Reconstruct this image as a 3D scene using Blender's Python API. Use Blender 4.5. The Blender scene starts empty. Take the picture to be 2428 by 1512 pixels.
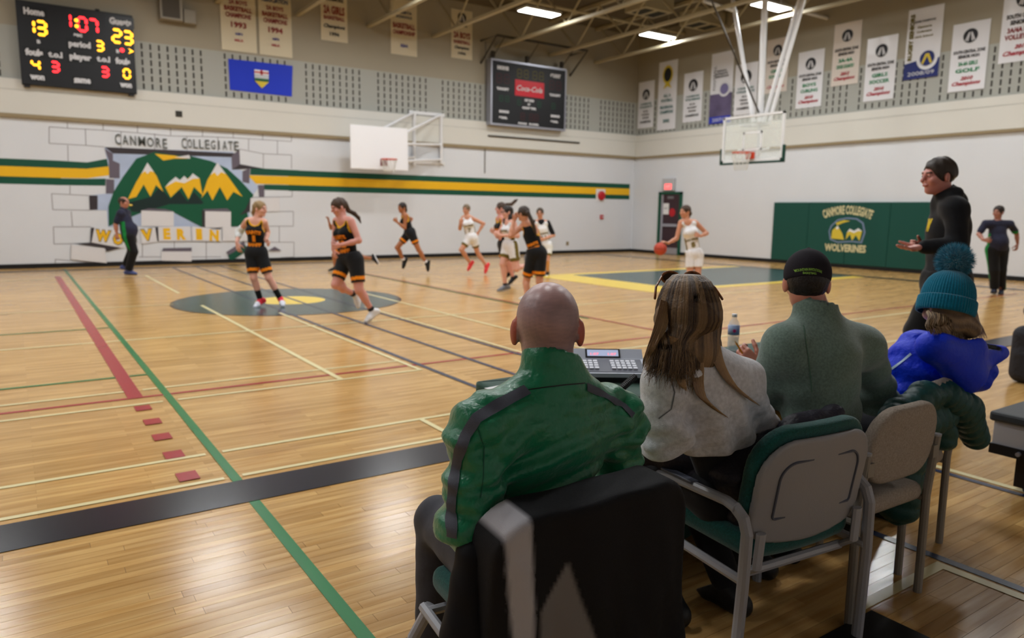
# School gym during a basketball game, seen from behind the scorers' table.
import bpy, bmesh, math, random
import numpy as np
from mathutils import Vector, Matrix

SC = bpy.context.scene
COL = SC.collection
rng = random.Random(7)

# ------------------------------------------------------------------ camera
FPX, YAW, PITCH, ROLL, CAMH = 1735.84, math.radians(34.1574), math.radians(8.4132), math.radians(0.7146), 1.5248
IW, IH = 2428.0, 1512.0


def cam_basis():
    cy, sy, cp, sp = math.cos(YAW), math.sin(YAW), math.cos(PITCH), math.sin(PITCH)
    F = Vector((sy * cp, cy * cp, -sp))
    R = Vector((cy, -sy, 0))
    U = R.cross(F)
    cr, sr = math.cos(ROLL), math.sin(ROLL)
    return R * cr + U * sr, U * cr - R * sr, F


CR, CU, CF = cam_basis()
CAM_POS = Vector((0, 0, CAMH))
cam_data = bpy.data.cameras.new('camera')
cam_data.sensor_width = 36.0
cam_data.lens = 36.0 * FPX / IW
cam_data.clip_start = 0.05
cam_data.clip_end = 200
cam_data.dof.use_dof = True
cam_data.dof.focus_distance = 2.0
cam_data.dof.aperture_fstop = 3.3
cam = bpy.data.objects.new('camera', cam_data)
COL.objects.link(cam)
m = Matrix((CR, CU, -CF)).transposed().to_4x4()
m.translation = CAM_POS
cam.matrix_world = m
SC.camera = cam


def ray(px, py):
    return CF + CR * ((px - IW / 2) / FPX) + CU * ((IH / 2 - py) / FPX)


def on_y(px, py, Y):
    d = ray(px, py)
    return CAM_POS + d * (Y / d.y)


def on_x(px, py, X):
    d = ray(px, py)
    return CAM_POS + d * (X / d.x)


def on_z(px, py, Z=0.0):
    d = ray(px, py)
    return CAM_POS + d * ((Z - CAMH) / d.z)


def at_depth(px, py, D):
    """point of the picture ray whose distance along the horizontal heading is D"""
    d = ray(px, py)
    k = d.x * math.sin(YAW) + d.y * math.cos(YAW)
    return CAM_POS + d * (D / k)


# ------------------------------------------------------------------ world, exposure
W = bpy.data.worlds.new('world')
SC.world = W
W.use_nodes = True
W.node_tree.nodes['Background'].inputs[0].default_value = (0.9, 0.95, 1.0, 1)
W.node_tree.nodes['Background'].inputs[1].default_value = 0.02
SC.view_settings.view_transform = 'Standard'
SC.view_settings.look = 'None'
SC.view_settings.gamma = 1.0
SC.view_settings.use_curve_mapping = False
SC.view_settings.exposure = 0.0
SC.cycles.max_bounces = 4
SC.cycles.diffuse_bounces = 2
SC.cycles.glossy_bounces = 2
SC.cycles.transmission_bounces = 2
SC.cycles.transparent_max_bounces = 8
SC.cycles.caustics_reflective = False
SC.cycles.caustics_refractive = False
SC.cycles.sample_clamp_indirect = 4.0

LAMP_POWER = 86.0     # one high-bay fixture, watts
FIX_X = (-5.8, -1.2, 3.4, 8.0, 12.6, 17.2)
FIX_Y = (4.8, 9.0, 13.2, 17.4)
FIX_Z = 7.0


# ------------------------------------------------------------------ colour and material helpers
def lin(c):
    c = c / 255.0
    return c / 12.92 if c <= 0.04045 else ((c + 0.055) / 1.055) ** 2.4


def rgb(r, g, b):
    return (lin(r), lin(g), lin(b), 1.0)


MATS = {}


def mat(name, col=None, rough=0.6, metal=0.0, spec=0.4, noise=None, bump=None, emit=None, sheen=0.0, coat=0.0,
        attr=False, alpha=None, trans=0.0, ior=1.45, weave=None):
    """plain node material. noise=(scale, amount) varies the colour, bump=(scale, strength) the surface"""
    if name in MATS:
        return MATS[name]
    M = bpy.data.materials.new(name)
    M.use_nodes = True
    nt = M.node_tree
    P = nt.nodes['Principled BSDF']
    P.inputs['Roughness'].default_value = rough
    P.inputs['Metallic'].default_value = metal
    P.inputs['Specular IOR Level'].default_value = spec
    P.inputs['IOR'].default_value = ior
    if sheen:
        P.inputs['Sheen Weight'].default_value = sheen
    if coat:
        P.inputs['Coat Weight'].default_value = coat
        P.inputs['Coat Roughness'].default_value = 0.08
    if trans:
        P.inputs['Transmission Weight'].default_value = trans
    if alpha is not None:
        P.inputs['Alpha'].default_value = alpha
    src = None
    if col is not None:
        P.inputs['Base Color'].default_value = col
    if attr:
        a = nt.nodes.new('ShaderNodeAttribute')
        a.attribute_name = 'Col'
        src = a.outputs['Color']
    tc = None
    if noise or bump or weave:
        tc = nt.nodes.new('ShaderNodeTexCoord')
    if noise:
        n = nt.nodes.new('ShaderNodeTexNoise')
        n.inputs['Scale'].default_value = noise[0]
        n.inputs['Detail'].default_value = 4
        nt.links.new(tc.outputs['Object'], n.inputs['Vector'])
        mr = nt.nodes.new('ShaderNodeMapRange')
        mr.inputs['From Min'].default_value = 0.3
        mr.inputs['From Max'].default_value = 0.7
        mr.inputs['To Min'].default_value = 1 - noise[1]
        mr.inputs['To Max'].default_value = 1 + noise[1]
        nt.links.new(n.outputs['Fac'], mr.inputs['Value'])
        mx = nt.nodes.new('ShaderNodeMix')
        mx.data_type = 'RGBA'
        mx.blend_type = 'MULTIPLY'
        mx.inputs['Factor'].default_value = 1
        if src is not None:
            nt.links.new(src, mx.inputs['A'])
        else:
            mx.inputs['A'].default_value = col
        nt.links.new(mr.outputs['Result'], mx.inputs['B'])
        src = mx.outputs['Result']
    if src is not None:
        nt.links.new(src, P.inputs['Base Color'])
    if bump:
        n2 = nt.nodes.new('ShaderNodeTexNoise')
        n2.inputs['Scale'].default_value = bump[0]
        n2.inputs['Detail'].default_value = 3
        nt.links.new(tc.outputs['Object'], n2.inputs['Vector'])
        b = nt.nodes.new('ShaderNodeBump')
        b.inputs['Strength'].default_value = bump[1]
        b.inputs['Distance'].default_value = bump[2] if len(bump) > 2 else 0.01
        nt.links.new(n2.outputs['Fac'], b.inputs['Height'])
        nt.links.new(b.outputs['Normal'], P.inputs['Normal'])
    if emit:
        P.inputs['Emission Color'].default_value = emit[0]
        P.inputs['Emission Strength'].default_value = emit[1]
        M.cycles.emission_sampling = 'NONE'
    MATS[name] = M
    return M


# ------------------------------------------------------------------ object helpers
def link(o, parent=None):
    COL.objects.link(o)
    if parent is not None:
        o.parent = parent
        o.matrix_parent_inverse = PW(parent).inverted()
    return o


_PW = {}


def PW(o):
    """world matrix without waiting for a depsgraph update"""
    mw = o.matrix_basis.copy()
    if o.parent is not None:
        mw = PW(o.parent) @ o.matrix_parent_inverse @ mw
    return mw


def tag(o, label=None, cat=None, group=None, kind=None):
    if label:
        o['label'] = label
    if cat:
        o['category'] = cat
    if group:
        o['group'] = group
    if kind:
        o['kind'] = kind
    return o


def thing(name, label, cat, loc, group=None):
    o = bpy.data.objects.new(name, None)
    o.empty_display_size = 0.1
    o.location = loc
    COL.objects.link(o)
    return tag(o, label, cat, group)


def mesh_obj(name, verts, faces, material, parent=None, smooth=False, cols=None):
    me = bpy.data.meshes.new(name)
    me.from_pydata([tuple(v) for v in verts], [], [tuple(int(i) for i in f) for f in faces])
    if cols is not None:
        at = me.color_attributes.new('Col', 'FLOAT_COLOR', 'POINT')
        at.data.foreach_set('color', np.asarray(cols, np.float32).ravel())
    if smooth:
        me.polygons.foreach_set('use_smooth', [True] * len(me.polygons))
    me.materials.append(material)
    o = bpy.data.objects.new(name, me)
    return link(o, parent)


class MB:
    """collects shapes, then builds ONE mesh object"""

    def __init__(self):
        self.v = []
        self.f = []

    def add(self, vs, fs):
        b = len(self.v)
        self.v += [Vector(v) for v in vs]
        self.f += [tuple(b + i for i in f) for f in fs]
        return self

    def box(self, lo, hi, M=None):
        x0, y0, z0 = lo
        x1, y1, z1 = hi
        vs = [Vector(p) for p in ((x0, y0, z0), (x1, y0, z0), (x1, y1, z0), (x0, y1, z0),
                                  (x0, y0, z1), (x1, y0, z1), (x1, y1, z1), (x0, y1, z1))]
        if M is not None:
            vs = [M @ v for v in vs]
        return self.add(vs, [(0, 3, 2, 1), (4, 5, 6, 7), (0, 1, 5, 4), (1, 2, 6, 5), (2, 3, 7, 6), (3, 0, 4, 7)])

    def rbox(self, lo, hi, r=0.01, seg=3, M=None):
        """box with rounded edges"""
        bm = bmesh.new()
        bmesh.ops.create_cube(bm, size=1)
        for v in bm.verts:
            v.co = Vector([lo[i] + (v.co[i] + .5) * (hi[i] - lo[i]) for i in range(3)])
        bmesh.ops.bevel(bm, geom=bm.edges[:] + bm.verts[:], offset=r, segments=seg, profile=0.5, affect='EDGES')
        if M is not None:
            bmesh.ops.transform(bm, matrix=M, verts=bm.verts)
        bm.verts.index_update()
        self.add([v.co.copy() for v in bm.verts], [[v.index for v in f.verts] for f in bm.faces])
        bm.free()
        return self

    def tube(self, pts, r, n=8, closed=False, caps=True, flat=None):
        """round bar along a polyline; r a number or a list"""
        pts = [Vector(p) for p in pts]
        N = len(pts)
        rs = r if isinstance(r, (list, tuple)) else [r] * N
        rings = []
        up = None
        for i, p in enumerate(pts):
            a = pts[(i - 1) % N] if (closed or i > 0) else p
            b = pts[(i + 1) % N] if (closed or i < N - 1) else p
            t = (b - a)
            t = t.normalized() if t.length > 1e-9 else Vector((0, 0, 1))
            if up is None:
                up = Vector((0, 0, 1)) if abs(t.z) < 0.9 else Vector((1, 0, 0))
            s = t.cross(up)
            if s.length < 1e-6:
                s = t.cross(Vector((1, 0.3, 0)))
            s.normalize()
            up = s.cross(t).normalized()
            ring = []
            for k in range(n):
                an = 2 * math.pi * k / n
                ring.append(p + (s * math.cos(an) + up * math.sin(an) * (flat or 1)) * rs[i])
            rings.append(ring)
        base = len(self.v)
        for ring in rings:
            self.v += ring
        for i in range(N if closed else N - 1):
            j = (i + 1) % N
            for k in range(n):
                l = (k + 1) % n
                self.f.append((base + i * n + k, base + j * n + k, base + j * n + l, base + i * n + l))
        if caps and not closed:
            self.f.append(tuple(base + k for k in range(n)))
            self.f.append(tuple(base + (N - 1) * n + k for k in reversed(range(n))))
        return self

    def lathe(self, prof, n=24, M=None):
        """prof: (r, z) pairs around local z"""
        base = len(self.v)
        for r, z in prof:
            for k in range(n):
                a = 2 * math.pi * k / n
                v = Vector((r * math.cos(a), r * math.sin(a), z))
                self.v.append(M @ v if M is not None else v)
        for i in range(len(prof) - 1):
            for k in range(n):
                l = (k + 1) % n
                self.f.append((base + i * n + k, base + i * n + l, base + (i + 1) * n + l, base + (i + 1) * n + k))
        self.f.append(tuple(base + k for k in reversed(range(n))))
        self.f.append(tuple(base + (len(prof) - 1) * n + k for k in range(n)))
        return self

    def poly(self, pts, axis, at, thick):
        """flat polygon given in 2-D with a thickness. axis 'y': points are (x, z) on a wall facing -y at y=at.
        axis 'x': points are (y, z) on a wall facing -x; axis 'z': (x, y) on the ground"""
        def P(p, d):
            if axis == 'y':
                return Vector((p[0], at - d, p[1]))
            if axis == 'x':
                return Vector((at - d, p[0], p[1]))
            return Vector((p[0], p[1], at + d))
        n = len(pts)
        a = [P(p, thick) for p in pts]
        b = [P(p, 0) for p in pts]
        fs = [tuple(range(n)), tuple(n + i for i in reversed(range(n)))]
        for i in range(n):
            j = (i + 1) % n
            fs.append((i, n + i, n + j, j))
        return self.add(a + b, fs)

    def ball(self, c, r, seg=16, rings=10, sc=(1, 1, 1), M=None):
        prof = [(math.sin(math.pi * i / rings) * r + 1e-5, -math.cos(math.pi * i / rings) * r) for i in range(rings + 1)]
        T = Matrix.Translation(Vector(c)) @ (M if M is not None else Matrix.Identity(4)) @ Matrix.Diagonal((sc[0], sc[1], sc[2], 1))
        return self.lathe(prof, seg, T)

    def build(self, name, material, parent=None, smooth=False):
        return mesh_obj(name, self.v, self.f, material, parent, smooth)


def frame(o, ex, ey, ez=None):
    """4x4 matrix from an origin and axes"""
    ex = Vector(ex).normalized()
    ey = Vector(ey)
    ey = (ey - ex * ey.dot(ex)).normalized()
    ez = ex.cross(ey)
    M = Matrix((ex, ey, ez)).transposed().to_4x4()
    M.translation = Vector(o)
    return M


_DG = None


def text_mesh(txt, size=1.0, bold=0.0, shear=0.0, depth=0.0, width=None, spacing=1.0, align='CENTER'):
    """vertices, faces of a text laid in the local xy plane, centred"""
    cu = bpy.data.curves.new('t', 'FONT')
    cu.body = txt
    cu.size = size
    cu.offset = bold
    cu.shear = shear
    cu.space_character = spacing
    cu.align_x = align
    cu.align_y = 'CENTER'
    cu.extrude = depth
    cu.resolution_u = 2
    o = bpy.data.objects.new('t', cu)
    me = o.to_mesh()
    vs = [v.co.copy() for v in me.vertices]
    fs = [tuple(p.vertices) for p in me.polygons]
    o.to_mesh_clear()
    bpy.data.objects.remove(o)
    bpy.data.curves.remove(cu)
    if width and vs:
        x0 = min(v.x for v in vs)
        x1 = max(v.x for v in vs)
        k = width / max(1e-6, x1 - x0)
        c = (x0 + x1) / 2
        for v in vs:
            v.x = (v.x - c) * k
    if vs:
        y0 = min(v.y for v in vs)
        y1 = max(v.y for v in vs)
        for v in vs:
            v.y -= (y0 + y1) / 2
    return vs, fs


def text_on(M, txt, size, material, parent, name='lettering', width=None, bold=0.0, shear=0.0, mb=None, arc=None, spacing=1.0, height=None):
    vs, fs = text_mesh(txt, size, bold, shear, 0.0, width, spacing)
    if height and vs:
        h = max(v.y for v in vs) - min(v.y for v in vs)
        for v in vs:
            v.y *= height / h
    if arc:
        for v in vs:
            a = v.x / arc
            r = arc + v.y
            v.x, v.y = r * math.sin(a), r * math.cos(a) - arc
    vs = [M @ v for v in vs]
    if mb is not None:
        mb.add(vs, fs)
        return None
    return mesh_obj(name, vs, fs, material, parent)
# ------------------------------------------------------------------ the hall
XR, YB, XL, YN, ZC = 19.97, 21.18, -12.4, -3.0, 8.05
ZL = 3.56      # height where the upper wall stands forward

def wall_mat(name, col, block=True, rough=0.55):
    M = bpy.data.materials.new(name)
    M.use_nodes = True
    nt = M.node_tree
    P = nt.nodes['Principled BSDF']
    P.inputs['Roughness'].default_value = rough
    P.inputs['Specular IOR Level'].default_value = 0.3
    geo = nt.nodes.new('ShaderNodeNewGeometry')
    sep = nt.nodes.new('ShaderNodeSeparateXYZ')
    nt.links.new(geo.outputs['Position'], sep.inputs[0])
    add = nt.nodes.new('ShaderNodeMath')
    nt.links.new(sep.outputs['X'], add.inputs[0])
    nt.links.new(sep.outputs['Y'], add.inputs[1])
    com = nt.nodes.new('ShaderNodeCombineXYZ')
    nt.links.new(add.outputs[0], com.inputs['X'])
    nt.links.new(sep.outputs['Z'], com.inputs['Y'])
    n = nt.nodes.new('ShaderNodeTexNoise')
    n.inputs['Scale'].default_value = 0.8
    nt.links.new(geo.outputs['Position'], n.inputs['Vector'])
    mr = nt.nodes.new('ShaderNodeMapRange')
    mr.inputs['To Min'].default_value = 0.96
    mr.inputs['To Max'].default_value = 1.03
    nt.links.new(n.outputs['Fac'], mr.inputs['Value'])
    mx = nt.nodes.new('ShaderNodeMix')
    mx.data_type = 'RGBA'
    mx.blend_type = 'MULTIPLY'
    mx.inputs['Factor'].default_value = 1
    mx.inputs['A'].default_value = col
    nt.links.new(mr.outputs['Result'], mx.inputs['B'])
    nt.links.new(mx.outputs['Result'], P.inputs['Base Color'])
    if block:
        br = nt.nodes.new('ShaderNodeTexBrick')
        br.inputs['Scale'].default_value = 1
        br.inputs['Brick Width'].default_value = 0.41
        br.inputs['Row Height'].default_value = 0.205
        br.inputs['Mortar Size'].default_value = 0.006
        br.inputs['Color1'].default_value = br.inputs['Color2'].default_value = (1, 1, 1, 1)
        br.inputs['Mortar'].default_value = (0, 0, 0, 1)
        nt.links.new(com.outputs[0], br.inputs['Vector'])
        b = nt.nodes.new('ShaderNodeBump')
        b.inputs['Strength'].default_value = 0.55
        b.inputs['Distance'].default_value = 0.006
        nt.links.new(br.outputs['Color'], b.inputs['Height'])
        nt.links.new(b.outputs['Normal'], P.inputs['Normal'])
    return M


m_wall = wall_mat('painted block white', rgb(222, 225, 230))
m_cream = wall_mat('cream plaster', rgb(158, 150, 132), block=False)
m_beam = wall_mat('pale beam paint', rgb(216, 214, 206), block=False)
m_acou = wall_mat('grey acoustic block', rgb(166, 167, 160))
m_ceil = mat('ceiling deck', rgb(96, 86, 68), 0.8, noise=(0.6, 0.08))
m_black = mat('black rubber', rgb(20, 20, 23), 0.45)
m_tan = mat('tan shade and plate', rgb(150, 134, 104), 0.6)  # tan for the painted shade under the overhang, and the outlet plate
m_slot = mat('dark slot', rgb(60, 60, 56), 0.9)
m_steel = mat('cream painted steel', rgb(176, 166, 138), 0.5)
m_white = mat('white enamel', rgb(232, 232, 234), 0.35)
m_dgreen = mat('stripe green', rgb(8, 78, 58), 0.5)
m_gold = mat('stripe gold', rgb(240, 186, 24), 0.5)

# floor slab and its material (maple strips run along x)
def floor_mat(name, use_random=False):
    M = bpy.data.materials.new(name)
    M.use_nodes = True
    nt = M.node_tree
    P = nt.nodes['Principled BSDF']
    geo = nt.nodes.new('ShaderNodeNewGeometry')
    mp = nt.nodes.new('ShaderNodeMapping')
    mp.inputs['Scale'].default_value = (0.7, 9.0, 1)
    nt.links.new(geo.outputs['Position'], mp.inputs['Vector'])
    n = nt.nodes.new('ShaderNodeTexNoise')
    n.inputs['Scale'].default_value = 3.0
    n.inputs['Detail'].default_value = 6
    nt.links.new(mp.outputs[0], n.inputs['Vector'])
    ramp = nt.nodes.new('ShaderNodeValToRGB')
    ramp.color_ramp.elements[0].position = 0.3
    ramp.color_ramp.elements[0].color = rgb(196, 150, 88)
    ramp.color_ramp.elements[1].position = 0.7
    ramp.color_ramp.elements[1].color = rgb(226, 186, 122)
    nt.links.new(n.outputs['Fac'], ramp.inputs[0])
    mx = nt.nodes.new('ShaderNodeMix')
    mx.data_type = 'RGBA'
    mx.blend_type = 'MULTIPLY'
    mx.inputs['Factor'].default_value = 1
    nt.links.new(ramp.outputs[0], mx.inputs['A'])
    if use_random:
        oi = nt.nodes.new('ShaderNodeObjectInfo')
        r2 = nt.nodes.new('ShaderNodeValToRGB')
        r2.color_ramp.elements[0].color = (0.74, 0.68, 0.60, 1)
        r2.color_ramp.elements[1].color = (1.06, 1.04, 1.0, 1)
        nt.links.new(oi.outputs['Random'], r2.inputs[0])
        nt.links.new(r2.outputs[0], mx.inputs['B'])
    else:
        br = nt.nodes.new('ShaderNodeTexBrick')
        br.inputs['Scale'].default_value = 1
        br.inputs['Brick Width'].default_value = 0.85
        br.inputs['Row Height'].default_value = 0.057
        br.inputs['Mortar Size'].default_value = 0.0006
        br.inputs['Color1'].default_value = (0.78, 0.72, 0.64, 1)
        br.inputs['Color2'].default_value = (1.06, 1.04, 1.0, 1)
        br.inputs['Mortar'].default_value = (0.45, 0.38, 0.3, 1)
        br.offset = 0.37
        nt.links.new(geo.outputs['Position'], br.inputs['Vector'])
        nt.links.new(br.outputs['Color'], mx.inputs['B'])
    nt.links.new(mx.outputs['Result'], P.inputs['Base Color'])
    P.inputs['Roughness'].default_value = 0.19
    P.inputs['Specular IOR Level'].default_value = 0.5
    n3 = nt.nodes.new('ShaderNodeTexNoise')
    n3.inputs['Scale'].default_value = 1.6
    mp3 = nt.nodes.new('ShaderNodeMapping')
    mp3.inputs['Scale'].default_value = (1.0, 7.0, 1)
    nt.links.new(geo.outputs['Position'], mp3.inputs['Vector'])
    nt.links.new(mp3.outputs[0], n3.inputs['Vector'])
    b = nt.nodes.new('ShaderNodeBump')
    b.inputs['Strength'].default_value = 0.05
    b.inputs['Distance'].default_value = 0.02
    nt.links.new(n3.outputs['Fac'], b.inputs['Height'])
    nt.links.new(b.outputs['Normal'], P.inputs['Normal'])
    rr = nt.nodes.new('ShaderNodeMapRange')
    rr.inputs['To Min'].default_value = 0.13
    rr.inputs['To Max'].default_value = 0.27
    nt.links.new(n.outputs['Fac'], rr.inputs['Value'])
    nt.links.new(rr.outputs['Result'], P.inputs['Roughness'])
    return M


m_floor = floor_mat('maple strip floor')
m_plank = floor_mat('maple strip', True)
floor = MB().box((XL, YN, -0.2), (XR, YB, 0)).build('floor', m_floor)
tag(floor, kind='structure')

# the strips nearest the camera, one by one
PZ = 0.002
plank_meshes = {}
def plank_mesh(L):
    key = round(L, 2)
    if key not in plank_meshes:
        b = MB()
        w, g, t = 0.057, 0.0007, 0.0012
        b.add([(g, g, 0), (L - g, g, 0), (L - g, w - g, 0), (g, w - g, 0), (g, g, -t), (L - g, g, -t), (L - g, w - g, -t), (g, w - g, -t)],
              [(0, 1, 2, 3), (0, 4, 5, 1), (1, 5, 6, 2), (2, 6, 7, 3), (3, 7, 4, 0)])
        me = bpy.data.meshes.new('plank')
        me.from_pydata([tuple(v) for v in b.v], [], b.f)
        me.materials.append(m_plank)
        plank_meshes[key] = me
    return plank_meshes[key]

m_joint = mat('joint filler', rgb(92, 66, 38), 0.6)
PX0, PX1, PY0, PY1 = -0.6, 4.9, 0.95, 3.80
bed = MB()
row = 0
y = PY0
n_pl = 0
while y < PY1 - 1e-6:
    dl, dr, db = ray(0, IH), ray(IW, IH), ray(IW, 700)
    # stretch of this row that the frame can see
    tb = []
    for px, py in ((0, IH), (IW, IH), (IW, 1100), (IW, 700), (0, 1100)):
        d = ray(px, py)
        tb.append(d.x / d.y * y)
    # bottom edge of the frame at this row
    lo = max(PX0, min(tb) - 0.05)
    hi = PX1
    for k in range(60):     # left limit: first x inside the frame
        x = PX0 + k * 0.1
        d = Vector((x, y, 0)) - CAM_POS
        z = d.dot(CF)
        if z > 0.2:
            u = IW / 2 + FPX * d.dot(CR) / z
            v = IH / 2 - FPX * d.dot(CU) / z
            if u > -20 and v < IH + 20:
                lo = x - 0.12
                break
    x = lo - rng.random() * 0.5
    bed.add([(x, y, 0.0008), (hi, y, 0.0008), (hi, y + .057, 0.0008), (x, y + .057, 0.0008)], [(0, 1, 2, 3)])
    while x < hi - 0.05:
        L = rng.choice((0.45, 0.62, 0.8, 0.95, 1.15, 1.4))
        L = min(L, round(hi - x, 2))
        d = Vector((x + L / 2, y, 0)) - CAM_POS
        if L > 0.05:
            o = bpy.data.objects.new('plank', plank_mesh(L))
            o.location = (x, y, PZ)
            link(o, floor)
            n_pl += 1
        x += L
    y += 0.057
    row += 1

bed.build('joint_bed', m_joint, floor)

# painted court lines: thin paint films laid on the floor, parts of the floor
m_pblack = mat('paint navy black', rgb(34, 35, 46), 0.22, spec=0.5, noise=(9, 0.12))
m_pgreen = mat('paint green', rgb(24, 122, 62), 0.25, spec=0.5)
m_pred = mat('paint red', rgb(168, 44, 52), 0.25, spec=0.5)
m_pcream = mat('paint cream', rgb(236, 222, 170), 0.25, spec=0.5)
m_pblue = mat('paint blue', rgb(44, 56, 86), 0.25, spec=0.5)
m_pteal = mat('paint dark teal', rgb(62, 84, 84), 0.22, spec=0.5)
m_pyel = mat('paint yellow', rgb(246, 212, 86), 0.25, spec=0.5)
_lz = [0.0030]

def strip(x0, y0, x1, y1, m, name='court_line'):
    _lz[0] += 0.00006
    return MB().poly([(x0, y0), (x1, y0), (x1, y1), (x0, y1)], 'z', _lz[0] - 0.0008, 0.0008).build(name, m, floor)

CX, CY = 3.745, 12.11
# centre disc and the key first, lines over them
def disc(cx, cy, r0, r1, m, name, a0=0, a1=2 * math.pi, n=64):
    _lz[0] += 0.00006
    b = MB()
    z = _lz[0]
    vs, fs = [], []
    for i in range(n + 1):
        a = a0 + (a1 - a0) * i / n
        vs += [(cx + r0 * math.cos(a), cy + r0 * math.sin(a), z), (cx + r1 * math.cos(a), cy + r1 * math.sin(a), z)]
    for i in range(n):
        fs.append((2 * i, 2 * i + 1, 2 * i + 3, 2 * i + 2))
    return b.add(vs, fs).build(name, m, floor)

disc(CX, CY, 0.0, 1.83, m_pteal, 'centre_disc')
disc(CX, CY, 0.0, 0.56, m_pyel, 'centre_dot')
disc(CX, CY, 1.78, 1.83, m_pblack, 'centre_ring')
strip(10.1, 10.1, 17.4, 14.15, m_pyel, 'key_border')
strip(11.15, 10.4, 17.4, 13.85, m_pteal, 'key_area')
# x-direction lines (y centre, x0, x1, width, paint)
for yc, x0, x1, w, m in ((6.42, -9, 16.6, 0.05, m_pred), (4.69, -6, 0.89, 0.04, m_pcream), (4.69, 0.99, 9.0, 0.04, m_pcream),
                         (4.20, -6, 0.89, 0.04, m_pcream), (4.20, 0.99, 2.40, 0.04, m_pcream), (6.19, -6, 0.88, 0.04, m_pcream),
                         (6.19, 0.99, 3.16, 0.04, m_pcream), (6.68, -6, 0.75, 0.04, m_pcream), (6.68, 0.80, 0.91, 0.04, m_pcream), (6.68, 0.97, 3.16, 0.04, m_pcream),
                         (9.30, -6, 12.5, 0.05, m_pcream), (10.40, -6, 0.92, 0.05, m_pgreen), (7.29, -6, 0.92, 0.05, m_pgreen),
                         (12.45, -6, 2.0, 0.04, m_pcream), (6.0, 5.0, 14, 0.05, m_pcream), (17.9, -8, 17.4, 0.05, m_pcream)):
    strip(x0, yc - w / 2, x1, yc + w / 2, m)
# y-direction lines
for xc, y0, y1, w, m in ((0.944, -0.5, 3.775, 0.055, m_pgreen), (0.944, 4.115, 20.6, 0.055, m_pgreen), (0.715, 6.40, 18.5, 0.11, m_pred),
                         (2.35, 6.2, 12.1, 0.05, m_pcream), (2.38, 4.2, 4.69, 0.04, m_pcream), (2.35, 14.0, 18.0, 0.05, m_pcream),
                         (3.14, 6.2, 10.7, 0.04, m_pcream), (3.24, 2.0, 20.4, 0.05, m_pblue), (3.81, 4.1, 20.4, 0.05, m_pblue), (4.40, 2.5, 20.4, 0.05, m_pblue),
                         (4.48, 4.1, 10.7, 0.04, m_pcream), (5.22, 6.0, 12.4, 0.05, m_pcream), (6.85, 6.4, 17.6, 0.05, m_pred), (6.76, 8.0, 17.6, 0.05, m_pgreen),
                         (3.345, 0.0, 2.0, 0.05, m_pblue), (3.275, 0.0, 1.47, 0.05, m_pcream), (4.52, 0.5, 2.5, 0.05, m_pblue), (4.595, 0.5, 2.5, 0.05, m_pcream)):
    strip(xc - w / 2, y0, xc + w / 2, y1, m)
strip(2.6, 1.42, 3.27, 1.47, m_pcream)
for k in range(5):
    p = ((339, 968), (361.5, 1000), (384, 1036), (412, 1078.6), (445, 1129.5))[k]
    c = on_z(*p)
    strip(c.x - 0.055, c.y - 0.075, c.x + 0.055, c.y + 0.075, m_pred, 'court_dash')
strip(-9, 3.777, 17.4, 4.114, m_pblack, 'sideline')
strip(-9, 20.05, 17.4, 20.3, m_pblack, 'sideline')
strip(17.4, 3.777, 17.7, 20.3, m_pblack, 'baseline')

# walls: block below the overhang, a forward-standing beam, grey acoustic block, plaster above
def wall_back():
    w = MB().box((XL, YB, 0), (XR, YB + 0.4, ZL)).build('wall_back', m_wall)
    tag(w, kind='structure')
    MB().box((XL, YB - 0.06, ZL), (XR, YB + 0.4, 4.42)).build('beam_face', m_beam, w)
    MB().box((XL, YB - 0.066, 4.17), (XR, YB - 0.06, 4.18)).build('seam', m_acou, w)
    MB().box((XL, YB - 0.075, ZL - 0.02), (XR, YB, ZL + 0.07)).build('underside_shade', m_tan, w)  # tan strip: shade under the overhanging upper wall, put in as colour
    MB().box((XL, YB, 4.42), (XR, YB + 0.4, 5.62)).build('acoustic_band', m_acou, w)
    MB().box((XL, YB, 5.62), (XR, YB + 0.4, ZC)).build('upper_face', m_cream, w)
    s = MB()
    x = -6.0
    k = 0
    while x < XR - 0.1:
        if k % 11 < 9:
            for r in range(6):
                z = 4.46 + r * 0.195
                s.box((x - 0.022, YB - 0.003, z), (x + 0.022, YB, z + 0.14))  # thin raised boxes; the shade inside the slots is put into their dark colour
        x += 0.2
        k += 1
    o = s.build('slots', m_slot, w)
    tag(o, kind='stuff')
    return w


def wall_right():
    w = MB().box((XR, YN, 0), (XR + 0.4, YB + 0.4, ZL)).build('wall_right', m_wall)
    tag(w, kind='structure')
    MB().box((XR - 0.06, YN, ZL), (XR + 0.4, YB - 0.06, 4.40)).build('beam_face', m_beam, w)
    MB().box((XR - 0.066, YN, 4.17), (XR - 0.06, YB - 0.07, 4.18)).build('seam', m_acou, w)
    MB().box((XR - 0.075, YN, ZL - 0.02), (XR, YB - 0.076, ZL + 0.05)).build('underside_shade', m_tan, w)  # underside shade of the overhang painted as a tan strip here too
    MB().box((XR, YN, 4.40), (XR + 0.4, YB, 5.66)).build('acoustic_band', m_acou, w)
    MB().box((XR, YN, 5.66), (XR + 0.4, YB, ZC)).build('upper_face', m_cream, w)
    s = MB()
    y, k = YB - 0.2, 0
    while y > 3.0:
        if k % 11 < 10:
            for r in range(6):
                z = 4.46 + r * 0.198
                s.box((XR - 0.003, y - 0.022, z), (XR, y + 0.022, z + 0.14))  # slot cavities drawn as dark boxes, their shade painted in
        y -= 0.2
        k += 1
    tag(s.build('slots', m_slot, w), kind='stuff')
    return w


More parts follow.
